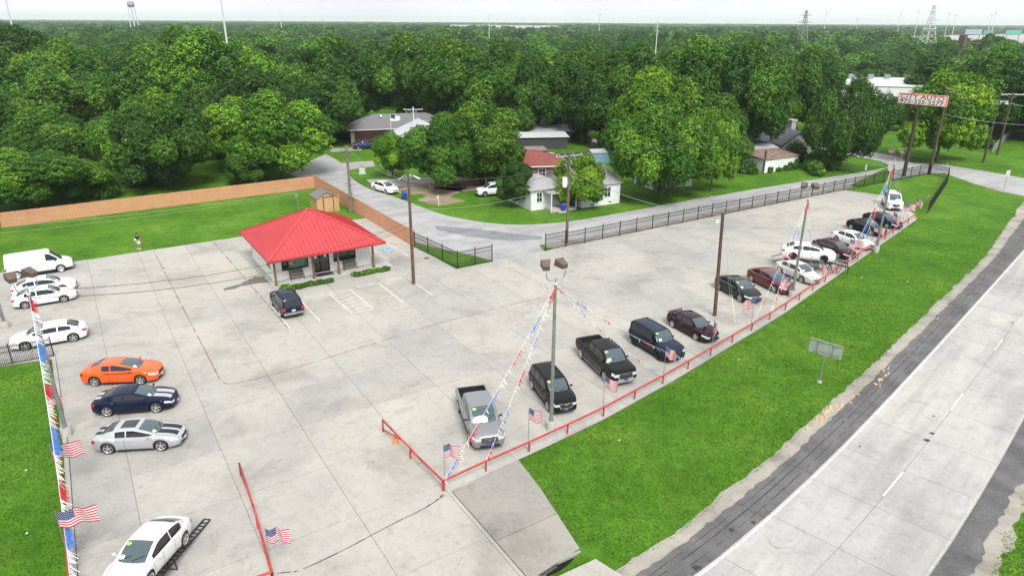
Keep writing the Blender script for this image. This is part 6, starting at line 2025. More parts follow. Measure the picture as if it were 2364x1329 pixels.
for px, lb, ang, dr__, w_ in ((1024, 'flag at the driveway corner post beside the grey pickup', -2, .12, .92), (1221, 'flag on the rail between the grey pickup and the black SUV', -5, .22, .85),
                          (1397, 'flag on the rail in front of the big grille black pickup', -20, .30, .98), (1538, 'flag on the rail in front of the boxy dark blue SUV', -35, .35, 1.0),
                          (1650, 'limp flag hanging before the dark plum sedan', -60, .9, .7), (1743, 'flag waving before the black large sedan', 190, .25, 1.1),
                          (1826, 'flag before the bright maroon sedan near the middle pole', 185, .5, 1.1), (1893, 'flag sagging before the champagne sedan', -40, .75, 1.3),
                          (1963, 'flag waving before the burgundy sedan', 5, .15, 1.6), (2020, 'flag on the rail right beside the far light pole', -30, .35, 1.3),
                          (2064, 'flag in front of the black sedan in the far row', -45, .6, 1.2), (2092, 'flag in front of the navy sedan in the far row', 5, .05, 1.3), (2116, 'flag at the last rail post before the far lawn', -35, .5, 1.1)):
    b = on_rail(px, RP)
    flag(b, 2.85 if px < 1800 else 3.0, lb, ang, w_, .76 if px < 1800 else .82, dr__, px)
b = G(2137, 470); flag(b, 1.5, 'small flag standing alone on the far lawn', -60, .6, .7, .9, 8)
for (tx, ty), lb, ang, dr__, w_ in (((101, 903), 'flag on the left rail beside the navy coupe', -4, .30, 1.15), ((113, 1027), 'flag on the left rail below the silver muscle coupe', 12, -.05, 1.4), ((126, 1182), 'flag on the left rail above the ramp car', 12, -.10, 1.6)):
    q = G(tx, ty, 2.85)
    uv_ = to_lot(q); b = LT(-16.60 - .022 * uv_[1], uv_[1])
    flag(b, 2.85, lb, ang, w_, .85, dr__, int(tx))
b = G(628, 1322); flag(b, 2.45, 'flag at the corner post left of the driveway', 4, 1.05, .72, .05, 5)

# ------------------------------------------------------------------ utility poles and wires
def crossarm(t, z, w, yaw, mat=M_WOODP, ins=4):
    c = link('crossarm', None, t); c.location = (0, 0, z); c.rotation_euler = (0, 0, yaw)
    link('beam', MB().box((0, .1, 0), (w, .10, .12)).mesh('beam', mat), c)
    link('brace', MB().bar((-w * .3, .12, -.04), (0, .1, -.8), .03, .05).bar((w * .3, .12, -.04), (0, .1, -.8), .03, .05).mesh('brace', M_GALV), c)
    for k in range(ins):
        x = -w / 2 + .1 + (w - .2) * k / (ins - 1)
        link('insulator', MB().lathe([(.03, 0), (.055, .05), (.03, .08), (.05, .12), (.02, .16)], 8, c=(x, .1, .06)).mesh('insulator', M_INSUL), c)
def wood_pole(base, h, label, r0=.17, r1=.11, name='utility_pole', mat=M_WOODP, lean=(0, 0), z0=GZ):
    t = thing(name, label, 'utility pole', (base[0], base[1], z0))
    part('pole', MB().tube([(0, 0, -.2), (lean[0] * .5, lean[1] * .5, h * .5), (lean[0], lean[1], h)], [r0, (r0 + r1) / 2, r1], 10), mat, t, True, 40)
    return t
uA = G(955, 655); tA = wood_pole(uA, 10.4, 'brown wooden utility pole standing in the lot beside the office', mat=plain('brown_pole', (.105, .062, .042), .85, vary=.35, scale=4))
c = link('wire_cluster', None, tA); c.location = (0, 0, 9.9)
for k in range(5):
    link('clamp', MB().bar((0, 0, k * .06 - .2), (.5 * math.cos(k * 1.5), .5 * math.sin(k * 1.5), k * .1), .05, .05).mesh('clamp', M_GALV), c)
mb = MB()
for k in range(9):
    a = random.uniform(0, 6.28); mb.tube([(0, 0, .1), (.5 * math.cos(a), .5 * math.sin(a), .45), (1.1 * math.cos(a), 1.1 * math.sin(a), .2)], .03, 4)
link('jumper_wire', mb.mesh('jumper_wire', M_CABLEL), c)
uB = G(812, 490); tB = wood_pole(uB, 8.6, 'grey weathered pole wrapped in dead vines behind the wooden shed', .2, .15, mat=plain('grey_weathered_pole', (.17, .15, .13), .9, vary=.4, scale=5))
mb = MB(); rr = random.Random(4)
for k in range(110):
    z = rr.uniform(1.5, 8.4); a = rr.uniform(0, 6.28); l_ = rr.uniform(.3, 1.1)
    mb.tube([(.15 * math.cos(a), .15 * math.sin(a), z), (l_ * .6 * math.cos(a), l_ * .6 * math.sin(a), z + rr.uniform(-.1, .3)), (l_ * math.cos(a + .4), l_ * math.sin(a + .4), z + rr.uniform(-.3, .4))], .010, 3, caps=False)
part('dead_vine', mb, M_BARK, tB, kind='stuff')
part('conduit', MB().tube([(-.24, -.1, 0), (-.24, -.1, 2.6)], .05, 6), M_GALV, tB)
uC = G(1308, 560); tC = wood_pole(uC, 10.2, 'utility pole with crossarm and grey transformer by the open gate leaf', lean=(0, 0), mat=plain('pole_brown_grey', (.125, .095, .075), .85, vary=.3, scale=4))
crossarm(tC, 9.75, 3.4, R(30), plain('grey_crossarm', (.33, .31, .29), .8, vary=.2), 4)
crossarm(tC, 8.75, 1.6, R(60), M_WOODP, 3)
part('transformer', MB().lathe([(0, 1.1), (.22, 1.08), (.27, 1.0), (.27, .08), (.22, 0), (0, 0)], 16, c=(-.45, -.15, 6.4)), M_WHITE, tC, True, 40)
part('transformer_bracket', MB().box((-.2, -.07, 6.9), (.3, .08, .5)), M_GALV, tC)
part('riser_cable', MB().tube(spline([(0, -.1, 8.6), (.5, -.2, 7.9), (.45, -.15, 7.0), (.1, -.1, 6.2)], 4), .03, 5), M_CABLEL, tC)
uD = G(1650, 728); tD = wood_pole(uD, 8.9, 'bare dark wooden pole standing behind the plum sedan', .16, .12, lean=(-.35, .0), z0=0)
part('area_light', MB().lathe([(.05, .25), (.14, .1), (.16, 0), (0, -.05)], 12, c=(-.75, -.1, 8.1)), M_WHITE, tD, True)
part('light_arm', MB().tube([(-.3, 0, 8.4), (-.75, -.1, 8.3)], .025, 6), M_GALV, tD)
for (gx, gy), lb in (((1690, 742), 'yellow guarded guy wire of the bare pole, left one'), ((1697, 745), 'white guy wire of the bare pole, middle one'), ((1722, 744), 'thin guy wire of the bare pole, right one')):
    q = G(gx, gy); t = thing('guy_wire', lb, 'wire', tuple(q), group='guy wires of the bare pole')
    tp = Vector((uD.x - .3, uD.y, 8.5)); part('wire', MB().tube([q, tp], .008, 4), M_CABLEL, t, world=True)
    g_ = q.lerp(tp, .27)
    if gx < 1700: part('guard', MB().tube([q + Vector((0, 0, .05)), g_], .025, 6), plain('guard_yellow', (.70, .60, .12), .5) if gx == 1690 else M_WHITE, t, world=True)
uE = G(2145, 402); tE = wood_pole(uE, 14.2, 'tallest dark utility pole right of the lettered pole sign', .22, .15, lean=(0, 0))
crossarm(tE, 13.5, 2.6, R(70), M_WOODP, 4); crossarm(tE, 11.8, 2.0, R(70), M_WOODP, 3)
uF = G(2270, 375); tF = wood_pole(uF, 11.0, 'left one of the twin utility poles on the far lawn', .2, .14); crossarm(tF, 10.6, 3.6, R(5), M_INSUL, 4)
part('street_lamp', MB().lathe([(0, .2), (.3, .1), (.32, -.02), (0, -.12)], 12, c=(-.9, -.2, 9.3)), M_WHITE, tF, True); part('lamp_arm', MB().tube([(0, 0, 9.0), (-.9, -.2, 9.3)], .04, 6), M_GALV, tF)
uG = G(2302, 357); tG = wood_pole(uG, 11.5, 'right one of the twin utility poles beside the wire fence', .2, .14); crossarm(tG, 11.1, 4.2, R(0), M_INSUL, 4)
part('street_lamp', MB().lathe([(0, .2), (.3, .1), (.32, -.02), (0, -.12)], 12, c=(-.9, -.2, 9.4)), M_WHITE, tG, True); part('lamp_arm', MB().tube([(0, 0, 9.1), (-.9, -.2, 9.4)], .04, 6), M_GALV, tG)
uH = G(958, 345); hH = height_at((uH.x, uH.y), 246); tH = wood_pole(uH, hH, 'pale utility pole with crossarm rising over the shingle house', .17, .12, mat=M_INSUL); crossarm(tH, hH - .5, 3.6, R(8), M_INSUL, 3)
def wire(a, b, sag, label, r_=.016, mat=M_CABLE, group='overhead wires'):
    a, b = Vector(a), Vector(b)
    t = thing('power_line', label, 'wire', tuple(a), group=group)
    pts_ = []
    for k in range(15):
        u = k / 14; p = a.lerp(b, u); p.z -= sag * 4 * u * (1 - u); pts_.append(p)
    part('cable', MB().tube(pts_, r_, 4, caps=False), mat, t, world=True)
def tp(b, h, dx=0, dy=0): return (b[0] + dx, b[1] + dy, h)
wire(tp(pL, 9.2), tp(uA, 6.1), 1.3, 'upper wire from the left floodlight pole across the office roof')
wire(tp(pL, 8.8), tp(uA, 5.6), 1.5, 'lower wire from the left floodlight pole across the office roof')
for k, (dx, dz) in enumerate(((-1.4, 0), (-.5, .05), (.5, .05), (1.4, 0))):
    wire(tp(uH, hH - .4, dx), tp(uC, 9.85, dx * .85, dx * .5), 1.0, ('first', 'second', 'third', 'fourth')[k] + ' wire strung from the pale pole over the domed tree to the transformer pole')
wire(tp(uA, 10.0), tp(uC, 8.8), .7, 'thick upper wire from the lot pole to the transformer pole', .028)
wire(tp(uA, 9.6), tp(uC, 8.2), 1.0, 'lower wire from the lot pole to the transformer pole', .022)
wire(tp(uC, 8.2), tp(uD, 8.7, -.3), .9, 'wire from the transformer pole to the bare pole', .018, M_CABLEL)
wire(tp(uA, 7.2), tp(uC, 7.0), .9, 'pale service wire between the lot pole and the transformer pole', .014, M_CABLEL)
uM = G(690, 492)
wire(tp(uM, 2.7), tuple(G(-300, 548, 5.0)), .5, 'pale upper wire from the service mast across the back lawn', .012, M_CABLEL)
wire(tp(uM, 2.5), tuple(G(-300, 566, 5.0)), .5, 'pale lower wire from the service mast across the back lawn', .012, M_CABLEL)
wire(tp(uB, 8.2), tp(uA, 9.8), .6, 'wire from the vine wrapped pole to the lot pole', .014, M_CABLEL)
wire(tp(uB, 7.6), tp(uH, hH - 1.5), .8, 'wire from the vine wrapped pole to the pale pole', .016)
wire(tp(uH, hH - .4, -1), tp(G(520, 300), 13), 1.5, 'wire leaving the pale pole to the left over the woods', .02)
wire(tp(uE, 13.6), tp(uF, 10.8), .8, 'upper wire from the tallest pole to the twin poles', .022, M_CABLEL)
wire(tp(uE, 13.2), tp(uG, 11.2), .8, 'second wire from the tallest pole to the twin poles', .022, M_CABLEL)
wire(tp(uE, 11.9), tp(uF, 10.6, -1.5), 1.2, 'slack wire from the tallest pole to the left twin pole', .02, M_CABLEL)
q_ = G(2560, 400)
wire(tp(uF, 10.7), tp(q_, 10.5), 1.0, 'wire from the left twin pole out of view', .022, M_CABLEL)
wire(tp(uG, 11.2), tp(q_, 11.2, 3), 1.0, 'wire from the right twin pole out of view', .022, M_CABLEL)
wire(tp(uE, 9.6), tp(q_, 8.5), 1.2, 'low wire from the tallest pole across the twin poles', .022, M_CABLEL)
wire(tp(uC, 9.8, 1.3, .7), tp(uE, 13.4), 1.6, 'upper long wire from the transformer pole to the tallest pole', .016)
wire(tp(uC, 9.8, -1.3, -.7), tp(uE, 11.8), 1.6, 'lower long wire from the transformer pole to the tallest pole', .016)

# ------------------------------------------------------------------ signs
sb = G(2086, 406)
sg_ = thing('pole_sign', 'tall red framed pole sign reading CITY AUTO with a phone number', 'sign', (sb.x, sb.y, GZ))
sh_ = height_at((sb.x, sb.y), 243)
part('pole', MB().tube([(0, 0, 0), (0, 0, sh_ + .2)], [.30, .24], 14), plain('dark_sign_pole', (.05, .035, .03), .6, vary=.2), sg_, True, 40)
depth = math.hypot(sb.x, sb.y)
# face corners in the photograph, on the vertical plane of the sign
sy = 0.0
cab = link('cabinet', None, sg_)
ctr_u = sb.y
dcam = sb.y * math.cos(PITCH) + CAM_H * math.sin(PITCH) * .45
SWD, SHT = 116 / FPX * dcam * .90, 27 / FPX * dcam * .88
cab.location = (.15, -.40, sh_ + SHT / 2 + .15); cab.rotation_euler = (0, 0, R(-50))
M_SIGNW = plain('sign_face_white', (.70, .69, .66), .5, vary=.04)
M_SIGNR = plain('sign_red', (.60, .10, .11), .5)
M_SIGNT = plain('sign_letter_red', (.48, .02, .03), .5)
link('box', MB().box((0, 0, 0), (SWD, .55, SHT)).mesh('box', plain('sign_side_pink', (.62, .22, .24), .5)), cab)
fr = MB()
for c_, d in (((0, -.30, SHT / 2 - .05), (SWD, .06, .06)), ((0, -.30, -SHT / 2 + .05), (SWD, .06, .06)), ((-SWD / 2 + .05, -.30, 0), (.06, .06, SHT - .1)), ((SWD / 2 - .05, -.30, 0), (.06, .06, SHT - .1))): fr.box(c_, d)
link('frame', fr.mesh('frame', M_SIGNR), cab)
link('face', MB().box((0, -.285, 0), (SWD - .1, .03, SHT - .1)).mesh('face', M_SIGNW), cab)
o = link('lettering', text_mesh('CITY AUTO', SHT * .60, M_SIGNT, bold=.012), cab); o.location = (0, -.305, SHT * .20); o.rotation_euler = (R(90), 0, 0)
o.scale = (SWD * .90 / max(.1, o.dimensions.x), 1, 1)
o = link('lettering', text_mesh('972-225-2277', SHT * .50, M_FRAMEB, bold=.012), cab); o.location = (0, -.305, -SHT * .24); o.rotation_euler = (R(90), 0, 0)
bpy.context.view_layer.update()
for o in cab.children:
    if o.name.startswith('lettering'):
        wd = max(v.co.x for v in o.data.vertices) - min(v.co.x for v in o.data.vertices)
        o.scale = (SWD * .90 / wd, 1, 1)
# highway sign seen from behind
hb = G(1892, 880)
rs_ = thing('highway_sign', 'rectangular road sign seen from behind on a steel post in the grass', 'sign', (hb.x, hb.y, GZ), HWA + R(93))
hh_ = height_at((hb.x, hb.y), 818)
hh2 = hh_ + .75
part('post', MB().tube([(0, 0, 0), (0, 0, hh_ + .05)], .045, 8), M_GALV, rs_)
part('footing', MB().lathe([(0, .12), (.14, .12), (.16, 0)], 10), M_STEP, rs_)
panl = MB().box((0, 0, hh_ + .52), (2.15, .02, 1.0)); part('panel', panl, plain('bare_sign_back', (.36, .42, .37), .5, .3, vary=.12, scale=3), rs_)
part('support_frame', MB().tube(spline([(-.5, .06, hh_ + .98), (-.5, .06, hh_ + .25), (-.35, .06, hh_ + .06), (.35, .06, hh_ + .06), (.5, .06, hh_ + .25), (.5, .06, hh_ + .98)], 3), .03, 6), M_GALV, rs_)
part('brace_bar', MB().box((0, .03, hh_ + .92), (2.05, .03, .05)).box((0, .03, hh_ + .20), (1.9, .03, .04)), M_GALV, rs_)
part('sticker', MB().box((.92, .02, hh_ + .14), (.12, .01, .12)), M_WHITE, rs_)

# ------------------------------------------------------------------ display ramps
def ramp_frame(t, x0, x1, z0, z1, tracks, w=.32):
    for y in tracks:
        for sg in (-1, 1):
            part('ramp_beam', MB().bar((x0, y + sg * w / 2, z0), (x1, y + sg * w / 2, z1), .04, .09), M_BLACKM, t)
        n = max(2, int((x1 - x0) / .28))
        for k in range(n + 1):
            f = k / n
            part('ramp_rung', MB().bar((x0 + (x1 - x0) * f, y - w / 2, z0 + (z1 - z0) * f), (x0 + (x1 - x0) * f, y + w / 2, z0 + (z1 - z0) * f), .05, .03), M_BLACKM, t)
r1 = thing('display_ramp', 'black steel wheel ramps under the silver sedan in the near corner', 'ramp', tuple(rs.location.xy) + (0,), rs.rotation_euler.z)
zt = .38 + .10
ramp_frame(r1, -3.6, 1.9, .03, 1.02 - .25, (-.80, .80))
for x in (-.3, 1.7):
    zz = .03 + .74 * (x + 3.6) / 5.5
    for y in (-.80, .80):
        part('ramp_leg', MB().tube([(x, y - .2, 0), (x, y - .18, zz)], .03, 6).tube([(x, y + .2, 0), (x, y + .18, zz)], .03, 6).tube([(x, y - .2, .04), (x, y + .2, .04)], .025, 6), M_BLACKM, r1)
# the silver sedan rests on it
rs.location.z = .12; rs.rotation_euler.y = -math.atan2(.74, 5.5)
rs.location.z = .03 + .74 * 3.6 / 5.5 + .03
loc2, hd2 = place((1830, 599), (1899, 605), 'R', None, -17, sedan(L=5.15, W=1.93, wb=2.87), 1.05)
r2_ = thing('display_ramp', 'high black steel display stand under the raised white sedan', 'ramp', (loc2[0], loc2[1], 0), hd2)
ramp_frame(r2_, -2.3, 2.3, 1.02, 1.02, (-.80, .80))
for y in (-.80, .80):
    for x in (-2.0, -.3, 2.1):
        part('ramp_leg', MB().bar((x - .35, y, 0), (x, y, 1.0), .06, .06).bar((x + .35, y, 0), (x, y, 1.0), .06, .06), M_BLACKM, r2_)
    part('lower_beam', MB().bar((-2.2, y, .35), (2.3, y, .35), .04, .06), M_BLACKM, r2_)
ramp_a = math.radians(0)
for y in (-.80, .80):
    part('ramp_beam', MB().bar((2.3, y - .16, 1.02), (3.9, y - .16, .70), .04, .06).bar((2.3, y + .16, 1.02), (3.9, y + .16, .70), .04, .06), M_BLACKM, r2_)
    part('ramp_leg', MB().bar((3.8, y, 0), (3.7, y, .72), .06, .06).bar((2.9, y, .0), (3.2, y, .84), .05, .05), M_BLACKM, r2_)
    part('ramp_beam', MB().bar((-2.3, y, 1.02), (-3.3, y, .62), .05, .07), M_BLACKM, r2_)
for x in (2.6, 3.2, 3.8): part('ramp_rung', MB().bar((x, -.96, 1.02 - (x - 2.3) * .2), (x, .96, 1.02 - (x - 2.3) * .2), .05, .04), M_BLACKM, r2_)

# ------------------------------------------------------------------ small things
cn = G(914, 1020); t = thing('traffic_cone', 'faded orange traffic cone under the right swing gate', 'cone', tuple(cn), .4)
M_CONE = plain('faded_orange', (.62, .25, .10), .7, vary=.2, scale=8)
part('base', MB().box((0, 0, .03), (.40, .40, .05)), M_CONE, t); part('cone', MB().lathe([(.16, .05), (.05, .60), (.03, .60)], 14), M_CONE, t, True)
def bin_(px, py, label, yaw):
    p = G(px, py); t = thing('wheeled_bin', label, 'bin', (p.x, p.y, GZ), yaw, 'blue wheeled bins')
    M = M_BIN
    mb = MB(); v = [(x * w, y * w2, z) for z, w, w2 in ((.1, .25, .28), (1.0, .31, .38)) for x, y in ((-1, -1), (1, -1), (1, 1), (-1, 1))]
    mb.add(v, [(3, 2, 1, 0), (0, 1, 5, 4), (1, 2, 6, 5), (2, 3, 7, 6), (3, 0, 4, 7)]); part('body', mb, M, t)
    mb = MB(); mb.add([(x, y, z) for x, y, z in ((-.34, -.42, 1.0), (.34, -.42, 1.0), (.34, .42, 1.06), (-.34, .42, 1.06), (-.30, -.36, 1.09), (.30, -.36, 1.09), (.30, .38, 1.15), (-.30, .38, 1.15))],
                      [(0, 1, 5, 4), (1, 2, 6, 5), (2, 3, 7, 6), (3, 0, 4, 7), (4, 5, 6, 7)]); part('lid', mb, M, t)
    for x in (-.27, .27): part('wheel', MB().lathe([(0, -.03), (.12, -.03), (.12, .03), (0, .03)], 12, 'Y', (x, .30, .12)), M_TYRE, t)
M_BIN = plain('bin_blue', (.01, .045, .30), .45)
bin_(934, 459, 'blue wheeled bin at the kerb beside the white street sedan', .4)
bin_(1300, 487, 'blue wheeled bin under the yellow green tree beside the transformer pole', .2)
mbx = G(1013, 474); t = thing('mailbox', 'small pale mailbox on a post at the bend of the street', 'mailbox', (mbx.x, mbx.y, GZ))
part('post', MB().box((0, 0, .55), (.09, .09, 1.1)), M_INSUL, t); part('box', MB().tube([(-.1, -.25, 1.2), (-.1, .25, 1.2)], .11, 10), M_WHITE, t)
for px, py, lb in ((836, 400, 'grey utility cabinet on the lawn by the concrete driveway'), (902, 405, 'grey utility cabinet beside the small bright young tree')):
    p = G(px, py); t = thing('utility_cabinet', lb, 'cabinet', (p.x, p.y, GZ), .3, 'utility cabinets'); part('housing', MB().box((0, 0, .55), (.9, .6, 1.1)), M_INSUL, t); part('lid', MB().box((0, 0, 1.13), (.98, .68, .06)), M_GALV, t); part('plinth', MB().box((0, 0, .02), (1.2, .9, .08)), M_STEP, t)
p = G(997, 438); t = thing('lawn_chair', 'light wooden lawn chair on the bare earth yard', 'chair', (p.x, p.y, GZ), 1.0)
M_LW = plain('light_wood', (.50, .36, .20), .7)
part('seat', MB().box((0, 0, .42), (.5, .5, .04)), M_LW, t); part('backrest', MB().bar((0, .25, .42), (0, .4, .95), .5, .03), M_LW, t)
for x in (-.22, .22):
    for y in (-.22, .22): part('leg', MB().tube([(x, y, 0), (x, y, .42)], .02, 5), M_LW, t)
p = G(2164, 395); hy = G(1998, 391)
t = thing('fire_hydrant', 'small silver and red fire hydrant on the street corner lawn', 'hydrant', (hy.x, hy.y, GZ)); part('barrel', MB().lathe([(.16, 0), (.16, .08), (.12, .1), (.12, .65), (.16, .67), (.13, .8), (0, .88)], 12), M_WHITE, t, True, 40); part('outlet', MB().tube([(-.2, 0, .5), (.2, 0, .5)], .06, 8), M_SIGNR, t)
def street_sign(px, py, topy, label, w=.76, hh=.76, oct_=False):
    p = G(px, py); h = height_at((p.x, p.y), topy); t = thing('street_sign', label, 'sign', (p.x, p.y, GZ), R(25), 'street signs')
    part('post', MB().tube([(0, 0, 0), (0, 0, h - .1)], .035, 6), M_GALV, t)
    part('panel', MB().box((0, 0, h - hh / 2), (w, .02, hh)), plain('sign_back', (.50, .54, .50), .5), t)
street_sign(2317, 438, 392, 'grey backed street sign beside the cross road at the right', .95, .95)
street_sign(2035, 388, 368, 'small street sign post at the street corner under the trees', .3, .5)
street_sign(2183, 392, 375, 'thin white marker post at the far fence corner', .12, .7)
# weather mast behind the office
p = G(690, 492); t = thing('service_mast', 'slim electric service mast on the lawn beside the wooden shed', 'mast', (p.x, p.y, GZ)); part('post', MB().tube([(0, 0, 0), (0, 0, 2.6)], .05, 8), M_GALV, t); part('meter_box', MB().box((0, -.1, 2.4), (.35, .2, .45)), M_GALV, t)
# litter on the lawn
for k, (px, py) in enumerate(((1855, 706), (2095, 650), (1990, 640), (1705, 830), (60, 1085), (62, 1230), (1330, 1340), (2165, 735), (1430, 1015))):
    p = G(px, py); s_ = .055
    o = link('litter', MB().add([(-s_, -s_ * .6, .02), (s_, -s_ * .5, .03), (s_ * .8, s_ * .6, .02), (0, s_ * .7, .08), (-s_, s_ * .4, .02)], [(0, 1, 2, 3, 4), (0, 2, 3)]).mesh('litter', M_PAPER), None, (p.x, p.y, GZ + .05))
    tag(o, 'scrap of white litter lying in the mown grass', 'litter', 'litter scraps on the lawns')

gt_ = link('lettering', text_mesh('GMC', .15, M_CHROME, bold=.006), gmc_); gt_.location = (4.7 / 2 - .12 + .10 + .055, 0, .86); gt_.rotation_euler = (R(90), 0, R(90))
# ------------------------------------------------------------------ the man with the controller
def person_at(p, yaw):
    t = thing('person', 'man in black T-shirt and white shorts holding a white remote controller on the lawn', 'person', (p.x, p.y, GZ), yaw)
    def skin(name, verts, edges, rad, mat, root=0, sub=2):
        me = bpy.data.meshes.new(name); me.from_pydata(verts, edges, [])
        o = bpy.data.objects.new(name, me); COL.objects.link(o)
        sk = o.modifiers.new('s', 'SKIN'); ss = o.modifiers.new('u', 'SUBSURF'); ss.levels = sub; ss.render_levels = sub
        for i, r_ in enumerate(rad): me.skin_vertices[0].data[i].radius = (r_, r_) if not hasattr(r_, '__len__') else r_
        me.skin_vertices[0].data[root].use_root = True
        bpy.context.view_layer.update()
        m2 = bpy.data.meshes.new_from_object(o.evaluated_get(bpy.context.evaluated_depsgraph_get()))
        bpy.data.objects.remove(o)
        m2.materials.clear(); m2.materials.append(mat); m2.polygons.foreach_set('use_smooth', [True] * len(m2.polygons)); m2.polygons.foreach_set('material_index', [0] * len(m2.polygons))
        return link(name, m2, t)
    SK = plain('skin', (.42, .23, .15), .6)
    V = [(0, 0, .98), (0, .01, 1.15), (0, 0, 1.36), (0, -.01, 1.47), (0, -.02, 1.55), (0, -.035, 1.66), (0, -.03, 1.74),
         (.17, 0, 1.40), (.24, .03, 1.14), (.13, -.24, 1.08), (-.17, 0, 1.40), (-.24, .03, 1.14), (-.13, -.24, 1.08),
         (.10, 0, .88), (.13, -.01, .50), (.15, .02, .10), (.16, -.12, .05), (-.10, 0, .88), (-.13, -.01, .50), (-.15, .02, .10), (-.16, -.12, .05)]
    E_ = [(0, 1), (1, 2), (2, 3), (3, 4), (4, 5), (5, 6), (2, 7), (7, 8), (8, 9), (2, 10), (10, 11), (11, 12), (0, 13), (13, 14), (14, 15), (15, 16), (0, 17), (17, 18), (18, 19), (19, 20)]
    Rr = [.14, .15, .14, .06, .065, .10, .075, .055, .045, .03, .055, .045, .03, .085, .06, .04, .035, .085, .06, .04, .035]
    skin('body', V, E_, Rr, SK)
    skin('shirt', [(0, 0, .94), (0, .01, 1.15), (0, 0, 1.36), (0, -.005, 1.45), (.17, 0, 1.41), (.225, .02, 1.24), (-.17, 0, 1.41), (-.225, .02, 1.24)], [(0, 1), (1, 2), (2, 3), (2, 4), (4, 5), (2, 6), (6, 7)], [.19, .20, .19, .10, .085, .075, .085, .075], plain('black_cloth', (.012, .012, .018), .85))
    skin('shorts', [(0, 0, .98), (0, 0, .88), (.11, 0, .78), (.13, -.01, .54), (-.11, 0, .78), (-.13, -.01, .54)], [(0, 1), (1, 2), (2, 3), (1, 4), (4, 5)], [.17, .17, .115, .11, .115, .11], plain('white_cloth', (.62, .63, .62), .85))
    for s_ in (-1, 1):
        part('shoe', MB().lathe([(0, .10), (.05, .09), (.06, .0)], 10, c=(s_ * .155, -.02, 0)).box((s_ * .16, -.10, .035), (.09, .16, .07)), M_WHITE, t, False)
        for k in range(4):
            part('finger', MB().tube([(s_ * (.13 - k * .018), -.25, 1.08), (s_ * (.10 - k * .018), -.30, 1.09), (s_ * (.08 - k * .014), -.31, 1.11)], .009, 5), SK, t)
    part('hair', MB().lathe([(0, 1.80), (.06, 1.79), (.098, 1.73), (.10, 1.68), (.085, 1.66)], 14, c=(0, -.015, 0)), plain('dark_hair', (.03, .02, .015), .8), t, True)
    c = thing('remote_controller', 'white drone controller held by the man in both hands', 'controller', (p.x, p.y, GZ + 1.10), yaw)
    part('case', MB().box((0, -.31, 0), (.24, .16, .06)), M_WHITE, c); part('screen', MB().box((0, -.33, .07), (.20, .03, .13)), M_PAPER, c)
person_at(G(322, 573), R(-18))
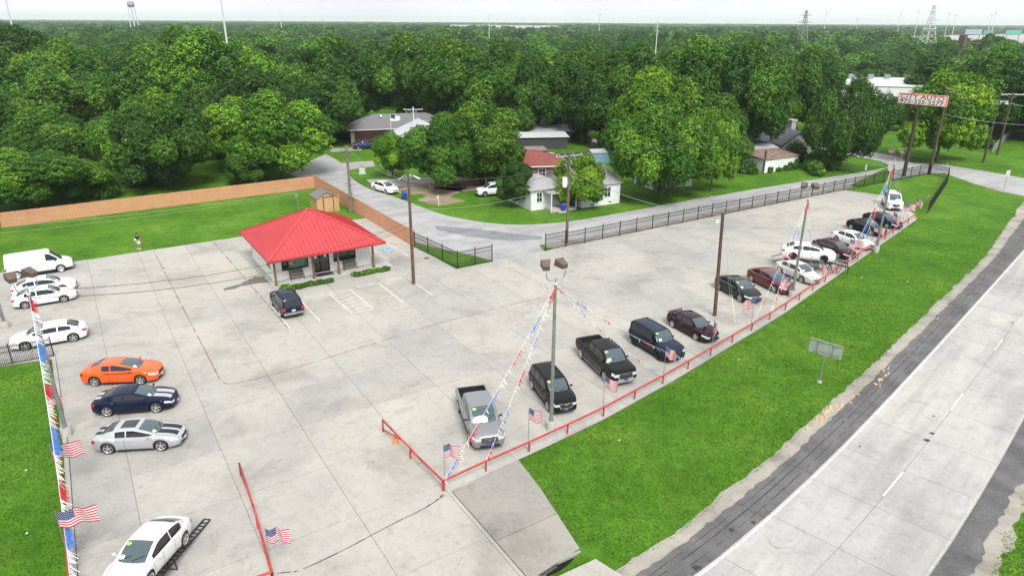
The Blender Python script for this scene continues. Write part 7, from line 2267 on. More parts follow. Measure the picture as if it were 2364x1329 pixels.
# ------------------------------------------------------------------ houses and sheds
M_SIDING = plain('white_siding', (.70, .72, .73), .7, vary=.10, scale=2)
M_SHG = plain('grey_shingles', (.155, .15, .155), .9, vary=.22, scale=5)
M_SHGL = plain('pale_shingles', (.30, .30, .31), .9, vary=.25, scale=4)
M_SHR = plain('red_brown_shingles', (.20, .055, .045), .9, vary=.3, scale=4)
M_TIN = plain('weathered_tin', (.42, .44, .46), .5, .3, vary=.18, scale=2)
M_TINW = plain('white_metal_roof', (.52, .55, .57), .5, .1, vary=.06)
M_RUST = plain('rusty_tin', (.25, .17, .14), .8, .1, vary=.5, scale=1.6)
M_TAN2 = plain('tan_stucco', (.46, .41, .34), .8, vary=.08)
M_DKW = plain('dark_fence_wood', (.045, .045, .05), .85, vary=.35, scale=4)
M_TRIMW = plain('white_trim', (.68, .69, .70), .6)
def house(name, label, c, L_, W_, hw_, hr, yaw, wall, roof, kind='gable', over=.35, cat='house', clap=False, ribs=0, group=None):
    """L_ along local x (the ridge), W_ across; returns the thing"""
    t = thing(name, label, cat, (c[0], c[1], GZ), yaw, group)
    a, b = L_ / 2, W_ / 2
    mb = MB().box((0, 0, hw_ / 2), (L_, W_, hw_))
    if kind == 'gable':
        mb.add([(-a, -b, hw_), (-a, b, hw_), (-a, 0, hw_ + hr)], [(0, 1, 2)]); mb.add([(a, -b, hw_), (a, b, hw_), (a, 0, hw_ + hr)], [(0, 1, 2)])
    part('wall', mb, wall, t)
    ao, bo = a + over, b + over
    drop = hr * over / b
    z0, z1 = hw_ - drop, hw_ + hr
    th = .10
    if kind == 'gable':
        for s_ in (-1, 1):
            r_ = MB(); up = Vector((0, 0, th))
            q = [Vector((-ao, s_ * bo, z0)), Vector((ao, s_ * bo, z0)), Vector((ao, 0, z1)), Vector((-ao, 0, z1))]
            r_.add(q + [p + up for p in q], [(0, 3, 2, 1), (4, 5, 6, 7), (0, 1, 5, 4), (1, 2, 6, 5), (2, 3, 7, 6), (3, 0, 4, 7)])
            rp = part('roof', r_, roof, t)
            if ribs:
                for k in range(int(2 * ao / ribs) + 1):
                    x = -ao + k * ribs
                    link('roof_rib', MB().bar((x, s_ * bo, z0 + th), (x, 0, z1 + th), .05, .05).mesh('roof_rib', roof), rp)
    elif kind == 'hip':
        rg = max(0.0, a - b)
        q = [(-ao, -bo, z0), (ao, -bo, z0), (ao, bo, z0), (-ao, bo, z0), (-rg, 0, z1), (rg, 0, z1)]
        for f in ((0, 1, 5, 4), (2, 3, 4, 5), (1, 2, 5), (3, 0, 4)):
            part('roof', MB().add([q[i] for i in f], [tuple(range(len(f)))]), roof, t)
        part('fascia', MB().bar(q[0], q[1], .05, .16).bar(q[1], q[2], .05, .16).bar(q[2], q[3], .05, .16).bar(q[3], q[0], .05, .16), M_TRIMW, t)
    elif kind == 'flat':
        s1 = hr
        q = [Vector((-ao, -bo, hw_)), Vector((ao, -bo, hw_)), Vector((ao, bo, hw_ + s1)), Vector((-ao, bo, hw_ + s1))]
        rp = part('roof', MB().add(q + [p + Vector((0, 0, .09)) for p in q], [(0, 3, 2, 1), (4, 5, 6, 7), (0, 1, 5, 4), (1, 2, 6, 5), (2, 3, 7, 6), (3, 0, 4, 7)]), roof, t)
        if ribs:
            for k in range(int(2 * ao / ribs) + 1):
                x = -ao + k * ribs
                link('roof_rib', MB().bar((x, -bo, hw_ + .1), (x, bo, hw_ + s1 + .1), .05, .05).mesh('roof_rib', roof), rp)
    if clap:
        for k in range(int(hw_ / .26)):
            z = .12 + k * .26
            part('siding_board', MB().box((0, -b - .008, z), (L_ + .02, .03, .235)).box((a + .008, 0, z), (.03, W_, .235)).box((0, b + .008, z), (L_ + .02, .03, .235)).box((-a - .008, 0, z), (.03, W_, .235)), wall, t)
    return t
def win(t, x, y, z, w, h, face, name='window', frame=None, glass=None, cross=True):
    """face: yaw of the outward normal in the house's axes, degrees"""
    f = link(name, None, t); f.location = (x, y, z); f.rotation_euler = (0, 0, R(face + 90)); f.empty_display_size = .1
    fr = MB()
    for c, d in (((0, -.03, h / 2), (w + .12, .07, .08)), ((0, -.03, -h / 2), (w + .16, .09, .08)), ((-w / 2, -.03, 0), (.08, .07, h - .08)), ((w / 2, -.03, 0), (.08, .07, h - .08))): fr.box(c, d)
    if cross: fr.box((0, -.03, 0), (w - .08, .05, .05)); fr.box((0, -.035, 0), (.04, .05, h - .08))
    link('frame', fr.mesh('frame', frame or M_TRIMW), f)
    link('pane', MB().box((0, -.012, 0), (w - .06, .02, h - .06)).mesh('pane', glass or M_WINDOW), f)
def door(t, x, y, w, h, face, mat):
    f = link('door', None, t); f.location = (x, y, h / 2 + .15); f.rotation_euler = (0, 0, R(face + 90)); f.empty_display_size = .1
    link('leaf', MB().box((0, -.03, 0), (w, .05, h)).mesh('leaf', mat), f)
    link('handle', MB().box((w * .38, -.07, -.05), (.05, .05, .05)).mesh('handle', M_GALV), f)
# wooden garden shed behind the office
sc_ = G(744, 489)
M_PINE = plain('pine_boards', (.50, .30, .15), .8, vary=.14, scale=3)
sh = thing('garden_shed', 'natural pine garden shed with grey shingle roof behind the office', 'shed', (sc_.x, sc_.y + 1.2, GZ), LOT_A)
a, b, hw_ = 1.3, 1.3, 1.95
mb = MB().box((0, 0, hw_ / 2), (2 * a, 2 * b, hw_)); mb.add([(-a, -b, hw_), (a, -b, hw_), (0, -b, hw_ + .62)], [(0, 1, 2)]); mb.add([(-a, b, hw_), (a, b, hw_), (0, b, hw_ + .62)], [(0, 1, 2)])
part('wall', mb, M_PINE, sh)
for s_ in (-1, 1):
    q = [Vector((s_ * (a + .18), -b - .15, hw_ - .09)), Vector((s_ * (a + .18), b + .15, hw_ - .09)), Vector((0, b + .15, hw_ + .65)), Vector((0, -b - .15, hw_ + .65))]
    part('roof', MB().add(q + [p + Vector((0, 0, .07)) for p in q], [(0, 3, 2, 1), (4, 5, 6, 7), (0, 1, 5, 4), (1, 2, 6, 5), (2, 3, 7, 6), (3, 0, 4, 7)]), M_SHG, sh)
dd_ = part('door', MB().box((.15, -b - .025, 1.0), (1.25, .04, 1.85)), M_PINE, sh)
for x in (-.5, .80): part('door_trim', MB().box((x, -b - .04, 1.0), (.09, .05, 1.95)), M_BLACKM, sh)
part('door_trim', MB().box((.15, -b - .04, 2.0), (1.4, .05, .09)), M_BLACKM, sh)
for k in range(9): part('siding_board', MB().box((-a + .15 + k * .32, -b - .008, 1.05), (.30, .02, 2.1)), M_PINE, sh) if not -.55 < -a + .15 + k * .32 < .85 else None
for k in range(9): part('siding_board', MB().box((-a - .008, -b + .17 + k * .32, 1.05), (.02, .30, 2.1)), M_PINE, sh)

# white clapboard house on the bend
K = G(1342, 479)
e1v, e2v = E1, E2
ya = R(28)
d1 = Vector((math.cos(ya), math.sin(ya), 0)); d2 = Vector((-d1.y, d1.x, 0))
c = K + d1 * 3.1 + d2 * 4.5
wh = house('white_house', 'old white clapboard house with pale shingle roof behind the yellow green tree', c, 6.2, 9.0, 2.9, 1.5, ya, M_SIDING, M_SHGL, 'gable', .3, clap=True)
# ridge across: add the front wing with hipped roof as part of the same house
win(wh, 1.0, -4.52, 1.75, 1.0, 1.35, -90); win(wh, -2.0, -4.52, 1.6, 1.3, 1.1, -90, glass=M_WINDOW)
win(wh, 3.13, 1.5, 1.75, .9, 1.2, 0)
part('foundation_vent', MB().box((-1.4, -4.54, .28), (.5, .03, .16)).box((1.5, -4.54, .35), (.4, .03, .14)), M_FRAMEB, wh)
wg = K - d1 * 3.9 + d2 * 5.0
off = (wg - c)
lx, ly = off.dot(d1), off.dot(d2)
w2 = MB().box((lx, ly, 1.45), (5.6, 6.5, 2.9)); part('wing_wall', w2, M_SIDING, wh)
ao, bo, z0, z1 = 3.2, 3.7, 2.75, 3.9
q = [(lx - ao, ly - bo, z0), (lx + ao, ly - bo, z0), (lx + ao, ly + bo, z0), (lx - ao, ly + bo, z0), (lx - .4, ly - .5, z1), (lx + .4, ly + .8, z1)]
for f in ((0, 1, 5, 4), (2, 3, 4, 5), (1, 2, 5), (3, 0, 4)): part('wing_roof', MB().add([q[i] for i in f], [tuple(range(len(f)))]), M_SHGL, wh)
win(wh, lx - 2.82, ly - 1.5, 1.7, .8, 1.3, 180); win(wh, lx - 1.6, ly - 3.27, 1.7, .8, 1.3, -90); door(wh, lx + .5, ly - 3.27, .9, 2.0, -90, M_TINW)
win(wh, lx + 1.9, ly - 3.27, 1.7, .7, 1.3, -90)
part('porch_roof', MB().box((lx + 1.0, ly - 4.3, 2.45), (4.2, 2.0, .1)), M_SHGL, wh)
for x in (-.9, 2.9): part('porch_post', MB().box((lx + x, ly - 5.2, 1.2), (.12, .12, 2.4)), M_TRIMW, wh)
part('porch_steps', MB().box((lx + 1.0, ly - 4.4, .15), (3.6, 1.9, .35)).box((lx + .6, ly - 5.7, .06), (1.5, .6, .16)), M_STEP, wh)
for k in range(9): part('siding_board', MB().box((lx - 2.808, ly, .14 + k * .30), (.03, 6.5, .27)).box((lx, ly - 3.258, .14 + k * .30), (5.6, .03, .27)), M_SIDING, wh)

# red roofed house behind the domed tree
c = G(1195, 437) + Vector((0, 0, 0))
rh = house('red_roof_house', 'brown red shingle roofed brick house behind the slim tree', G(1190, 408), 15, 8.5, 2.7, 1.6, R(8), plain('brown_brick', (.20, .11, .085), .85, vary=.2), M_SHR, 'hip', .45)
for x in (-6, -3, 0, 3.5): win(rh, x, -4.27, 1.5, 1.1, 1.3, -90)
for x in (-5.2, -4.4): part('porch_post', MB().box((x, -4.8, 1.3), (.16, .16, 2.6)), M_TRIMW, rh)
# grey shingle house with porch
gc = G(925, 318)
gh = house('shingle_house', 'long grey shingle roofed house with dark red porch, flag pole in front', gc, 21, 10, 3.0, 2.1, R(16), M_TAN2, M_SHG, 'hip', .6)
for x in (1.0, 4.0, 7.5): win(gh, x, -5.02, 1.6, 1.0, 1.4, -90)
part('porch', MB().box((-6.5, -5.6, 1.4), (6.2, 1.5, 2.6)), plain('porch_dark', (.03, .012, .012), .9), gh)
part('porch_railing', MB().box((-6.5, -6.42, .6), (6.2, .06, 1.0)).box((-3.4, -6.2, 1.0), (.25, .25, 2.4)), plain('porch_red', (.10, .022, .022), .7), gh)
for x, y in ((-4, -1.6), (1.5, .4), (3.5, .3)): part('roof_vent', MB().box((x, y, 4.9 + (.0 if y < 0 else .35)), (.4, .4, .4)), M_SHG if y > 0 else M_WHITE, gh)
fp = G(905, 335); hfp = height_at((fp.x, fp.y), 262)
t = thing('flag_pole', 'white flag pole with a dark and white flag before the shingle house', 'flag pole', (fp.x, fp.y, GZ)); part('pole', MB().tube([(0, 0, 0), (0, 0, hfp)], .05, 8), M_WHITE, t)
part('canton', MB().add([(.05, 0, hfp - .1), (.9, .1, hfp - .3), (.9, .1, hfp - 1.0), (.05, 0, hfp - .8)], [(0, 1, 2, 3)]), plain('flag_navy', (.03, .04, .08), .8), t)
part('cloth', MB().add([(.9, .1, hfp - .3), (1.9, -.05, hfp - .45), (1.9, -.05, hfp - 1.2), (.9, .1, hfp - 1.4), (.05, 0, hfp - 1.35), (.05, 0, hfp - .81), (.9, .1, hfp - 1.01)], [(0, 1, 2, 6), (6, 2, 3), (5, 6, 3, 4)]), M_PAPER, t)
# white metal roofed building before it
house('metal_roof_house', 'white metal roofed building peeping out behind the dark yard tree', G(968, 350), 10, 9, 3.4, 2.1, R(98), M_SIDING, M_TINW, 'gable', .3)
# grey roofed outbuildings and dark fenced yard
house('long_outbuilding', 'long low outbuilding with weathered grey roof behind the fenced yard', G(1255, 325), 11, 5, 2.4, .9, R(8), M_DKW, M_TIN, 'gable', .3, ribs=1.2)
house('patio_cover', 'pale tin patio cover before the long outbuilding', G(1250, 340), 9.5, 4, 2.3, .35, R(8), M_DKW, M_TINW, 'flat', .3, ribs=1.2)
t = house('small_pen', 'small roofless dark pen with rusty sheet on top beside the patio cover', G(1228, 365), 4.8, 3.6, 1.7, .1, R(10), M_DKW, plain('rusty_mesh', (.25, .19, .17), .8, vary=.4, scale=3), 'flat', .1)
def board_fence(pts, label, h=2.0):
    t = thing('board_fence', label, 'fence', tuple(pts[0][:2]) + (GZ,))
    n_b = 0
    for a, b in zip(pts[:-1], pts[1:]):
        a, b = Vector((a[0], a[1], GZ)), Vector((b[0], b[1], GZ)); L_ = (b - a).length; d = (b - a) / L_; ang = math.atan2(d.y, d.x)
        m = max(1, int(L_ / 2.4))
        for k in range(m):
            p = a + d * L_ * (k + .5) / m
            part('fence_panel', MB().box((p.x, p.y, GZ + h / 2), (L_ / m - .05, .05, h), ang), M_DKW, t, world=True)
        for k in range(m + 1):
            p = a + d * L_ * k / m; part('post', MB().box((p.x, p.y, GZ + h / 2 + .05), (.12, .12, h + .1), ang), M_DKW, t, world=True)
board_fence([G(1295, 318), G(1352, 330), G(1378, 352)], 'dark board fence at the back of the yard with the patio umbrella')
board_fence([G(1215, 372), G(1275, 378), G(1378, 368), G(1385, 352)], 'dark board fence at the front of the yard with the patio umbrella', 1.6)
p = G(1268, 385); t = thing('patio_umbrella', 'pale green patio umbrella in the fenced yard', 'umbrella', (p.x, p.y, GZ)); part('pole', MB().tube([(0, 0, 0), (0, 0, 2.4)], .03, 6), M_WHITE, t)
part('canopy', MB().lathe([(1.45, 1.95), (1.0, 2.25), (.5, 2.42), (0, 2.5)], 10), plain('pale_green_canopy', (.50, .66, .46), .7), t)
p = G(1250, 384); t = thing('grill', 'small white appliance standing beside the patio umbrella', 'appliance', (p.x, p.y, GZ)); part('case', MB().box((0, 0, .5), (.6, .5, 1.0)), M_WHITE, t); part('lid', MB().box((0, 0, 1.04), (.66, .56, .07)), M_GALV, t)
flag(G(1366, 350), 2.6, 'small flag hanging in the back corner of the fenced yard', -30, 1.2, .7, .3, 9, group='flags at the houses')
p = G(1385, 372)
bs = house('blue_shed', 'small blue and white metal shed behind the board fence', p, 4.2, 2.6, 1.75, .45, R(-12 + 30), plain('blue_sheet_metal', (.17, .30, .40), .5, vary=.12), M_TIN, 'gable', .12, 'shed')
for k in range(4): part('door_panel', MB().box((-2.13, -.95 + k * .62, .85), (.03, .56, 1.6)), M_TINW, bs)
# barn garage with rusty roof and pale sides
p = G(1775, 388)
bg = house('old_garage', 'old white board garage with rusty tin roof and ivy along its foot', p, 8.2, 4.6, 2.2, .5, R(30), M_SIDING, M_RUST, 'flat', .25, 'garage', ribs=.9)
for k in range(14): part('wall_board', MB().box((-3.85 + k * .59, -2.32, 1.08), (.56, .035, 2.1)), M_SIDING, bg)
for k in range(8): part('wall_board', MB().box((-4.12, -1.95 + k * .56, 1.08), (.035, .52, 2.1)), M_SIDING, bg)
part('corner_post', MB().box((-4.15, -2.4, 1.9), (.2, .2, 3.8)), M_BARK, bg)
for k, (x, s_) in enumerate(((-2.6, 1.0), (-.6, .7), (.9, .9), (2.2, 1.4), (3.4, 1.8))):
    q = p + Vector((math.cos(R(30)) * x + math.sin(R(30)) * 2.6, math.sin(R(30)) * x - math.cos(R(30)) * 2.6, 0))
    bush(q, 1.0, .6, s_, f'{("small", "lowest", "middle", "tall", "largest")[k]} clump of ivy climbing the board garage', 'ivy', 'ivy_clump', 500, .2, 0, (1, 1.1, .9), 'ivy clumps on the old garage', 60 + k)
# chimney house behind
p = G(1785, 352)
ch = house('chimney_house', 'grey roofed house with a tall brick chimney behind the old garage', p, 11, 8, 2.8, 2.0, R(115), plain('grey_brick', (.26, .27, .28), .85, vary=.15), plain('dark_grey_shingles', (.10, .10, .12), .9, vary=.25, scale=4), 'gable', .5)
cp = G(1817, 352) - p
lx = cp.x * math.cos(R(-115)) - cp.y * math.sin(R(-115)); ly = cp.x * math.sin(R(-115)) + cp.y * math.cos(R(-115))
part('chimney', MB().box((lx, ly, 3.1), (1.3, 1.2, 6.2)).box((lx, ly, 6.1), (1.5, 1.4, .35)), plain('chimney_brick', (.33, .34, .34), .85, vary=.2, scale=6), ch)
yb = house('sunroom', 'pale yellow panelled sunroom annex beside the brick chimney', G(1748, 372), 6.0, 2.6, 2.5, .4, R(14), M_TAN2, M_TINW, 'flat', .15, 'annex')
for k in range(5): part('wall_panel', MB().box((-2.4 + k * 1.2, -1.33, 1.3), (1.12, .05, 2.2)), plain('pale_yellow_panel', (.62, .55, .30), .6) if k % 2 else plain('cream_panel', (.62, .60, .45), .6), yb)
# low garage behind the wide tree, glimpses of white walls under the trees
house('grey_cottage', 'pale cottage glimpsed under the wide light green tree', G(1530, 425), 7, 5, 2.4, 1.2, R(25), M_SIDING, M_SHGL, 'gable', .3)
house('brown_roof_house', 'brown roofed cottage on the lawn between the woodland trees', G(278, 290), 9, 6, 2.4, 1.4, R(10), M_TAN2, plain('brown_shingles', (.24, .14, .11), .9, vary=.15), 'gable', .3)
house('grey_hut', 'small grey hut half hidden under the trees at the left', G(186, 318), 4.5, 3.5, 2.2, .9, R(-20), M_INSUL, M_SHG, 'gable', .3)
house('pink_roof_house', 'pinkish flat roofed building among the left woods', G(228, 175), 12, 8, 3.0, .4, R(5), M_TAN2, plain('pinkish_roof', (.48, .40, .37), .8), 'flat', .3)
house('far_white_house', 'white house glimpsed in the dark gap behind the fenced yard', G(1270, 292), 4.5, 4, 2.8, 1.4, R(20), M_SIDING, M_SHGL, 'gable', .3)
# warehouse with white roof at the right
p = G(2015, 238)
wr = house('warehouse', 'long low warehouse with bright white flat roof among the trees', p, 38, 30, 6.2, .5, R(-14), M_SIDING, M_TINW, 'flat', .2, 'warehouse')
for k, (x, y) in enumerate(((-12, 6), (-6, 8), (0, 9), (5, 10), (10, 6))): part('roof_unit', MB().box((x, y, 7.4), (1.6, 1.2, 1.2)), M_GALV, wr)
wr2 = house('white_roof_building', 'white roofed building cut by the right edge behind the far trees', G(2400, 262), 18, 16, 7, .4, R(10), M_SIDING, M_TINW, 'flat', .2, 'warehouse')
# apartments on the horizon
for i, (px, w_, lb) in enumerate(((1065, 60, 'low grey roofed apartment block farthest to the left on the horizon'), (1130, 70, 'middle grey roofed apartment block on the horizon'), (1195, 75, 'pale walled apartment block right of the middle one on the horizon'), (1260, 60, 'grey roofed apartment block farthest right on the horizon'))):
    p = G(px, 76 + i)
    ap = house('apartment_block', lb, p, w_, 16, 10, 6, R(-6), M_TAN2 if i != 2 else M_SIDING, M_SHGL, 'hip', .8, 'apartment block', group='apartment blocks on the horizon')
    for k in range(int(w_ / 6)):
        for z in (1.8, 4.8, 7.6): win(ap, -w_ / 2 + 3 + k * 6, -8.02, z, 1.8, 1.5, -90, cross=False)
# far stores glimpsed
for i, (px, py, w_, lb) in enumerate(((2000, 70, 60, 'long pale store roof on the horizon left of the pylon'), (1895, 92, 30, 'tan roofed store beside the left pylon'), (2245, 62, 70, 'pale long shed on the far right horizon'), (1640, 60, 40, 'faint pale building on the horizon above the woods'))):
    p = G(px, py)
    house('store', lb, p, w_, 18, 6, .5, R(4), M_SIDING, M_TINW, 'flat', .2, 'store', group='far stores')

# ------------------------------------------------------------------ towers and masts far off
def column(px, py, dist):
    """ground point at a distance in the direction of a pixel"""
    dx, dy = px - CX, -(py - CY)
    c, s = math.cos(ROLL), math.sin(ROLL)
    x, y = dx * c - dy * s, dx * s + dy * c
    v = Vector((x, FPX * math.cos(PITCH) + y * math.sin(PITCH), 0)).normalized() * dist
    return v
def mast(px, topy, basey, label, r0=.45, r1=.2, name='steel_mast', arms=0, cat='mast'):
    b = G(px, basey); h = height_at((b.x, b.y), topy)
    t = thing(name, label, cat, (b.x, b.y, GZ), group='masts on the skyline')
    part('pole', MB().tube([(0, 0, 0), (0, 0, h)], [r0, r1], 8), M_INSUL, t)
    for k in range(arms):
        part('arm', MB().bar((-1.3, 0, h - 1.5 - k * 2.2), (1.3, 0, h - 1.5 - k * 2.2), .12, .12), M_INSUL, t)
    return t
def mast2(px, topy, basey, dist, label, **kw):
    """mast whose foot is hidden by trees: set at a distance along the pixel column"""
    b = column(px, max(topy, 20), dist)
    z = 1.0
    while PX((b.x, b.y, z))[1] > topy and z < 200: z += .2
    t = thing(kw.get('name', 'steel_mast'), label, kw.get('cat', 'mast'), (b.x, b.y, GZ), group='masts on the skyline')
    part('pole', MB().tube([(0, 0, 0), (0, 0, z)], [kw.get('r0', .35), kw.get('r1', .18)], 8), M_INSUL, t)
    for k in range(kw.get('arms', 0)): part('arm', MB().bar((-1.2, 0, z - .8 - k * 1.6), (1.2, 0, z - .8 - k * 1.6), .12, .12), M_INSUL, t)
    if kw.get('head'): part('lamp_ring', MB().lathe([(0, .6), (1.6, .4), (1.6, 0), (0, -.1)], 10, c=(0, 0, z)), M_GALV, t)
    return t
mast2(513, -60, 0, 190, 'tall white steel mast between the tall left trees, cut by the top edge', r0=.30, r1=.20)
mast2(18, -30, 0, 330, 'white steel mast at the left edge of the skyline', r0=.35, r1=.25)
mast2(645, 18, 0, 900, 'thin mast on the skyline right of the tall white mast', r0=.6, r1=.3)
mast2(1129, 32, 0, 500, 'white mast standing before the horizon apartments', r0=.30, r1=.20)
mast2(1519, 48, 0, 300, 'grey transmission pole with short arms over the middle woods', r0=.28, r1=.16, arms=3)
mast2(1385, 34, 0, 1200, 'high lamp mast on the skyline above the woods', r0=.5, r1=.3, head=True)
for k, (px, ty, w_) in enumerate(((2080, 32, 'first'), (2122, 28, 'second'), (2192, 32, 'third'), (2208, 36, 'fourth'), (2290, 36, 'fifth'), (2300, 30, 'sixth'), (1980, 45, 'seventh'), (1909, 30, 'eighth'))):
    mast2(px, ty, 0, 1400 - k * 30, f'{w_} high lamp mast over the far interchange', r0=.55, r1=.3, head=True, name='lamp_mast', cat='lamp mast')
# water tower
wb = column(305, 30, 950)
z_t = 1.0
while PX((wb.x, wb.y, z_t))[1] > 2: z_t += .2
dist_ = wb.y
t = thing('water_tower', 'grey water tower with six slim legs on the skyline', 'water tower', (wb.x, wb.y, GZ))
rt = 7 / FPX * dist_
hh_t = 13 / FPX * dist_
part('tank', MB().lathe([(0, z_t), (rt * .7, z_t - hh_t * .12), (rt, z_t - hh_t * .35), (rt, z_t - hh_t * .75), (rt * .6, z_t - hh_t), (0, z_t - hh_t * 1.05)], 20), plain('tank_grey', (.26, .28, .29), .6), t, True, 40)
part('walkway', MB().lathe([(rt * 1.02, z_t - hh_t * .72), (rt * 1.12, z_t - hh_t * .72), (rt * 1.12, z_t - hh_t * .66)], 20), M_GALV, t)
for k in range(6):
    a = k * math.pi / 3; part('leg', MB().tube([(rt * 1.5 * math.cos(a), rt * 1.5 * math.sin(a), 0), (rt * .95 * math.cos(a), rt * .95 * math.sin(a), z_t - hh_t * .8)], .45, 6), M_INSUL, t)
part('riser', MB().tube([(0, 0, 0), (0, 0, z_t - hh_t)], .8, 8), M_INSUL, t)
# lattice pylons
def pylon(px, topy, dist, label, base_w, mat):
    b = column(px, 60, dist); z = 1.0
    while PX((b.x, b.y, z))[1] > topy: z += .3
    t = thing('transmission_pylon', label, 'pylon', (b.x, b.y, GZ), .2, 'transmission pylons')
    def w(f): return base_w / 2 * (1 - f) ** 1.35 + .45
    n = 11
    for sx in (-1, 1):
        for sy_ in (-1, 1):
            part('leg', MB().tube([(sx * w(k / n), sy_ * w(k / n), z * k / n) for k in range(n + 1)], .16, 4), mat, t)
    br = MB()
    for k in range(n):
        a, b_ = k / n, (k + 1) / n
        for s1 in (-1, 1):
            br.bar((-w(a), s1 * w(a), z * a), (w(b_), s1 * w(b_), z * b_), .12, .12); br.bar((w(a), s1 * w(a), z * a), (-w(b_), s1 * w(b_), z * b_), .12, .12)
            br.bar((s1 * w(a), -w(a), z * a), (s1 * w(b_), w(b_), z * b_), .12, .12); br.bar((s1 * w(a), w(a), z * a), (s1 * w(b_), -w(b_), z * b_), .12, .12)
    part('lattice', br, mat, t, kind='stuff')
    for k, (f, l_) in enumerate(((.62, 4.5), (.76, 5.5), (.90, 4.0))):
        part('crossarm', MB().bar((-l_, 0, z * f), (l_, 0, z * f), .3, .3).bar((-l_, 0, z * f), (0, 0, z * f + 1.6), .12, .12).bar((l_, 0, z * f), (0, 0, z * f + 1.6), .12, .12), mat, t)
pylon(1857, 24, 520, 'dark lattice transmission pylon left of the interchange', 8, M_GALV)
pylon(2148, 12, 480, 'pale wide based lattice pylon in front of the interchange', 11, M_INSUL)
# highway bridge, far interchange ground and vehicles
fb = link('far_freeway', None); fb['kind'] = 'structure'
fa = [G(2560, 190, 5.5), G(2364, 138, 5.5), G(2300, 117, 5.5), G(2240, 104, 5.0)]
fb.location = tuple(fa[0][:2]) + (0,)
fc = [G(2560, 128, 5.5), G(2364, 92, 5.5), G(2300, 90, 5.5), G(2180, 88, 5.0)]
m_ = MB()
for i in range(3):
    q = [fa[i], fa[i + 1], fc[i + 1], fc[i]]
    m_.add([(p.x, p.y, p.z) for p in q] + [(p.x, p.y, p.z - 1.3) for p in q], [(0, 1, 2, 3), (7, 6, 5, 4), (0, 4, 5, 1), (2, 6, 7, 3)])
part('deck', m_, M_CONC, fb, world=True)
m_ = MB()
for i in range(3): m_.bar(fa[i] + Vector((0, 0, .5)), fa[i + 1] + Vector((0, 0, .5)), .3, 1.0)
part('parapet', m_, M_CONC, fb, world=True)
for i in range(3):
    for k in range(5):
        p = fa[i].lerp(fa[i + 1], k / 5); part('pier', MB().box((p.x, p.y + 4, 2.1), (1.4, 6, 4.2)), M_CONC_DARK, fb, world=True)
struct('interchange_road', MB().poly(P2([(2180, 78), (2600, 80), (2600, 100), (2364, 96), (2240, 104), (2190, 96)])[::-1], -.04), M_HWY)
struct('ramp_road', MB().poly(P2([(2190, 84), (2232, 92), (2240, 100), (2215, 106), (2190, 108), (2190, 106), (2212, 103), (2228, 99), (2222, 94), (2180, 88)])[::-1], -.035), M_HWY)
struct('meadow', MB().poly(P2([(2030, 108), (2080, 98), (2190, 84), (2364, 92), (2330, 112), (2250, 118), (2060, 112)])[::-1], -.06), mk_grass('pale_meadow', (.10, .17, .03), (.13, .20, .045), (.17, .23, .07)))
rr = random.Random(12)
small = None
def mini(label, p, yaw, col, kind):
    """vehicle a few pixels long"""
    t = thing('truck' if kind else 'car', label, 'truck' if kind else 'car', tuple(p), yaw, 'traffic on the far freeway')
    L_, W_, H_ = (9, 2.5, 3.4) if kind else (4.6, 1.8, 1.45)
    prof = [(-.5, .25), (-.5, .95), (.22, .98), (.24, .62), (.44, .58), (.5, .25)] if kind else [(-.5, .2), (-.49, .62), (-.36, .68), (-.22, 1), (.10, 1), (.25, .66), (.47, .55), (.5, .2)]
    n = len(prof)
    mb = MB().add([(x * L_, s * W_ / 2, z * H_) for s in (-1, 1) for x, z in prof], [tuple(range(n)), tuple(range(2 * n - 1, n - 1, -1))] + [(i, n + i, n + (i + 1) % n, (i + 1) % n) for i in range(n)])
    part('body', mb, col, t)
    if not kind: part('window', MB().box((-.05 * L_, 0, .83 * H_), (.38 * L_, W_ + .02, .22 * H_)), M_GLASS, t)
    for x in (-.3, .32):
        for s in (-1, 1): part('wheel', MB().lathe([(0, -.1), (.33, -.1), (.33, .1), (0, .1)], 10, 'Y', (x * L_, s * W_ / 2 * .92, .33)), M_TYRE, t)
cols = ['white', 'silver', 'charcoal', 'white', 'maroon', 'dkblue', 'silver', 'white']
names = ['white', 'silver', 'dark', 'white', 'maroon', 'dark blue', 'silver', 'white']
for k in range(22):
    u = rr.random(); lane = rr.choice((.18, .38, .6, .8))
    px = 2255 + u * 170
    i = 0 if px > 2364 else 1 if px > 2300 else 2
    f = (px - (2240, 2300, 2364)[2 - i]) / ((60, 64, 196)[2 - i])
    A = fa[i + 1].lerp(fa[i], f); B = fc[i + 1].lerp(fc[i], f)
    p = A.lerp(B, lane); dv = fa[i] - fa[i + 1]
    big = k % 7 == 3
    where = ('far left end', 'left part', 'centre left', 'centre right', 'right part', 'far right end')[min(5, int((px - 2255) / 28.4))]
    mini(f'tiny {"truck" if big else "car"}, {names[k % 8]}, lane {("one", "two", "three", "four")[(.18, .38, .6, .8).index(lane)]} at the {where} of the far freeway bridge', p + Vector((0, 0, .02)), math.atan2(dv.y, dv.x), PT_[cols[k % 8]], big)
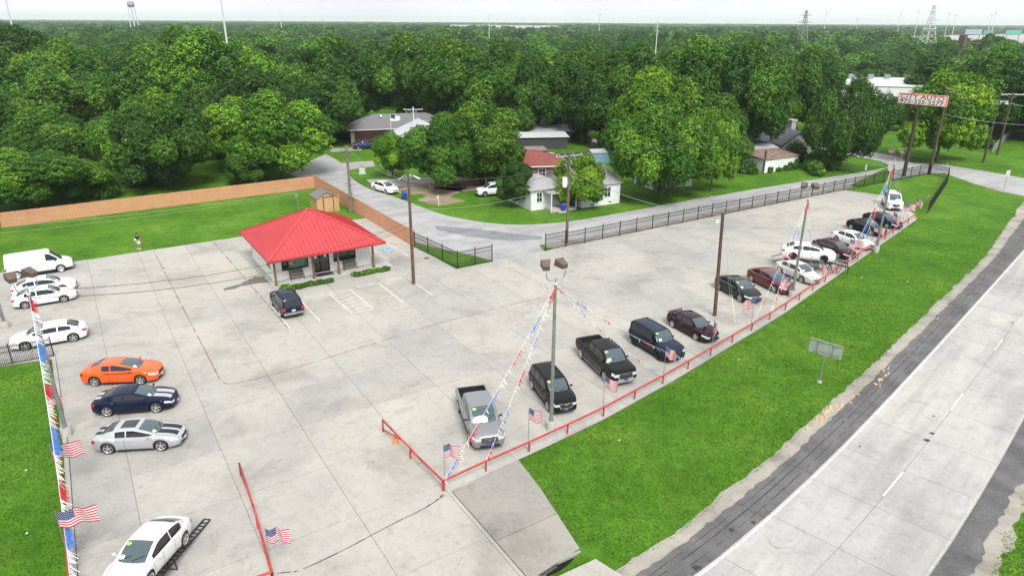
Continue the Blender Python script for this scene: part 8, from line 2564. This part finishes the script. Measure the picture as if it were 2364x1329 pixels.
# billboard and green gantry signs
b = column(2222, 90, 300); z = 1.
while PX((b.x, b.y, z))[1] > 84: z += .1
t = thing('billboard', 'dark steel billboard seen edge on before the far freeway', 'billboard', (b.x, b.y, GZ)); part('pole', MB().tube([(0, 0, 0), (0, 0, z - 1)], .42, 10), M_BRONZE, t); part('catwalk', MB().box((3.2, 0, z - 2.2), (6.6, 1.2, .35)).box((3.2, 0, z - 1.5), (6.6, .1, .08)), M_BRONZE, t); part('panel_edge', MB().box((.2, 0, z - 1.2), (.9, 3.5, 3.2)), M_BRONZE, t)
for k, (px, py, w_, lb, mt) in enumerate(((2248, 74, 10, 'pale blue billboard beyond the far freeway', plain('billboard_blue', (.40, .48, .62), .6)), (2282, 76, 6, 'green guide sign over the far freeway, left one', plain('guide_green', (.16, .42, .34), .5)), (2340, 76, 9, 'green guide sign over the far freeway, right one', plain('guide_green2', (.16, .44, .36), .5)))):
    b = column(px, py, 620); z = 1.
    while PX((b.x, b.y, z))[1] > py: z += .1
    t = thing('road_billboard', lb, 'sign', (b.x, b.y, GZ), -.5, 'far freeway signs'); part('post', MB().tube([(-w_ * .4, 0, 0), (-w_ * .4, 0, z)], .3, 6).tube([(w_ * .4, 0, 0), (w_ * .4, 0, z)], .3, 6), M_GALV, t); part('panel', MB().box((0, -.3, z), (w_, .3, 3.4)), mt, t)
# wire fence on the far lawn
a_, b_ = G(2290, 352), G(2333, 312)
t = thing('chain_link_fence', 'pale chain link fence on the far lawn beside the twin poles', 'fence', (a_.x, a_.y, GZ))
L_ = (b_ - a_).length; d = (b_ - a_) / L_
for k in range(int(L_ / 3) + 1):
    p = a_ + d * min(L_, 3 * k); part('post', MB().tube([(p.x, p.y, GZ), (p.x, p.y, 1.6)], .04, 6), M_GALV, t, world=True)
wm = MB(); n = int(L_ / .16)
for k in range(n):
    p = a_ + d * L_ * k / n; q = a_ + d * min(L_, L_ * k / n + 1.5)
    wm.bar((p.x, p.y, GZ), (q.x, q.y, 1.5), .012, .012); wm.bar((q.x, q.y, GZ), (p.x, p.y, 1.5), .012, .012)
part('wire_mesh', wm, M_GALV, t, world=True, kind='stuff')
part('top_rail', MB().tube([(a_.x, a_.y, 1.55), (b_.x, b_.y, 1.55)], .03, 6), M_GALV, t, world=True)

# ------------------------------------------------------------------ the air
HZB = 8200.0
hz = MB().box((0, HZB / 2 - 400, 30), (HZB * 1.9, HZB + 1400, 66))
ho = link('haze', None)
bpy.data.objects.remove(ho)
hm = bpy.data.materials.new('haze_air'); hm.use_nodes = True
hn, hl_ = hm.node_tree.nodes, hm.node_tree.links
for n in list(hn): hn.remove(n)
pv = hn.new('ShaderNodeVolumePrincipled'); pv.inputs['Color'].default_value = (.88, .955, 1.0, 1); pv.inputs['Density'].default_value = 0.00012; pv.inputs['Anisotropy'].default_value = .2
mo = hn.new('ShaderNodeOutputMaterial'); hl_.new(pv.outputs[0], mo.inputs['Volume'])
ho = link('haze', hz.mesh('haze', hm)); ho['kind'] = 'stuff'
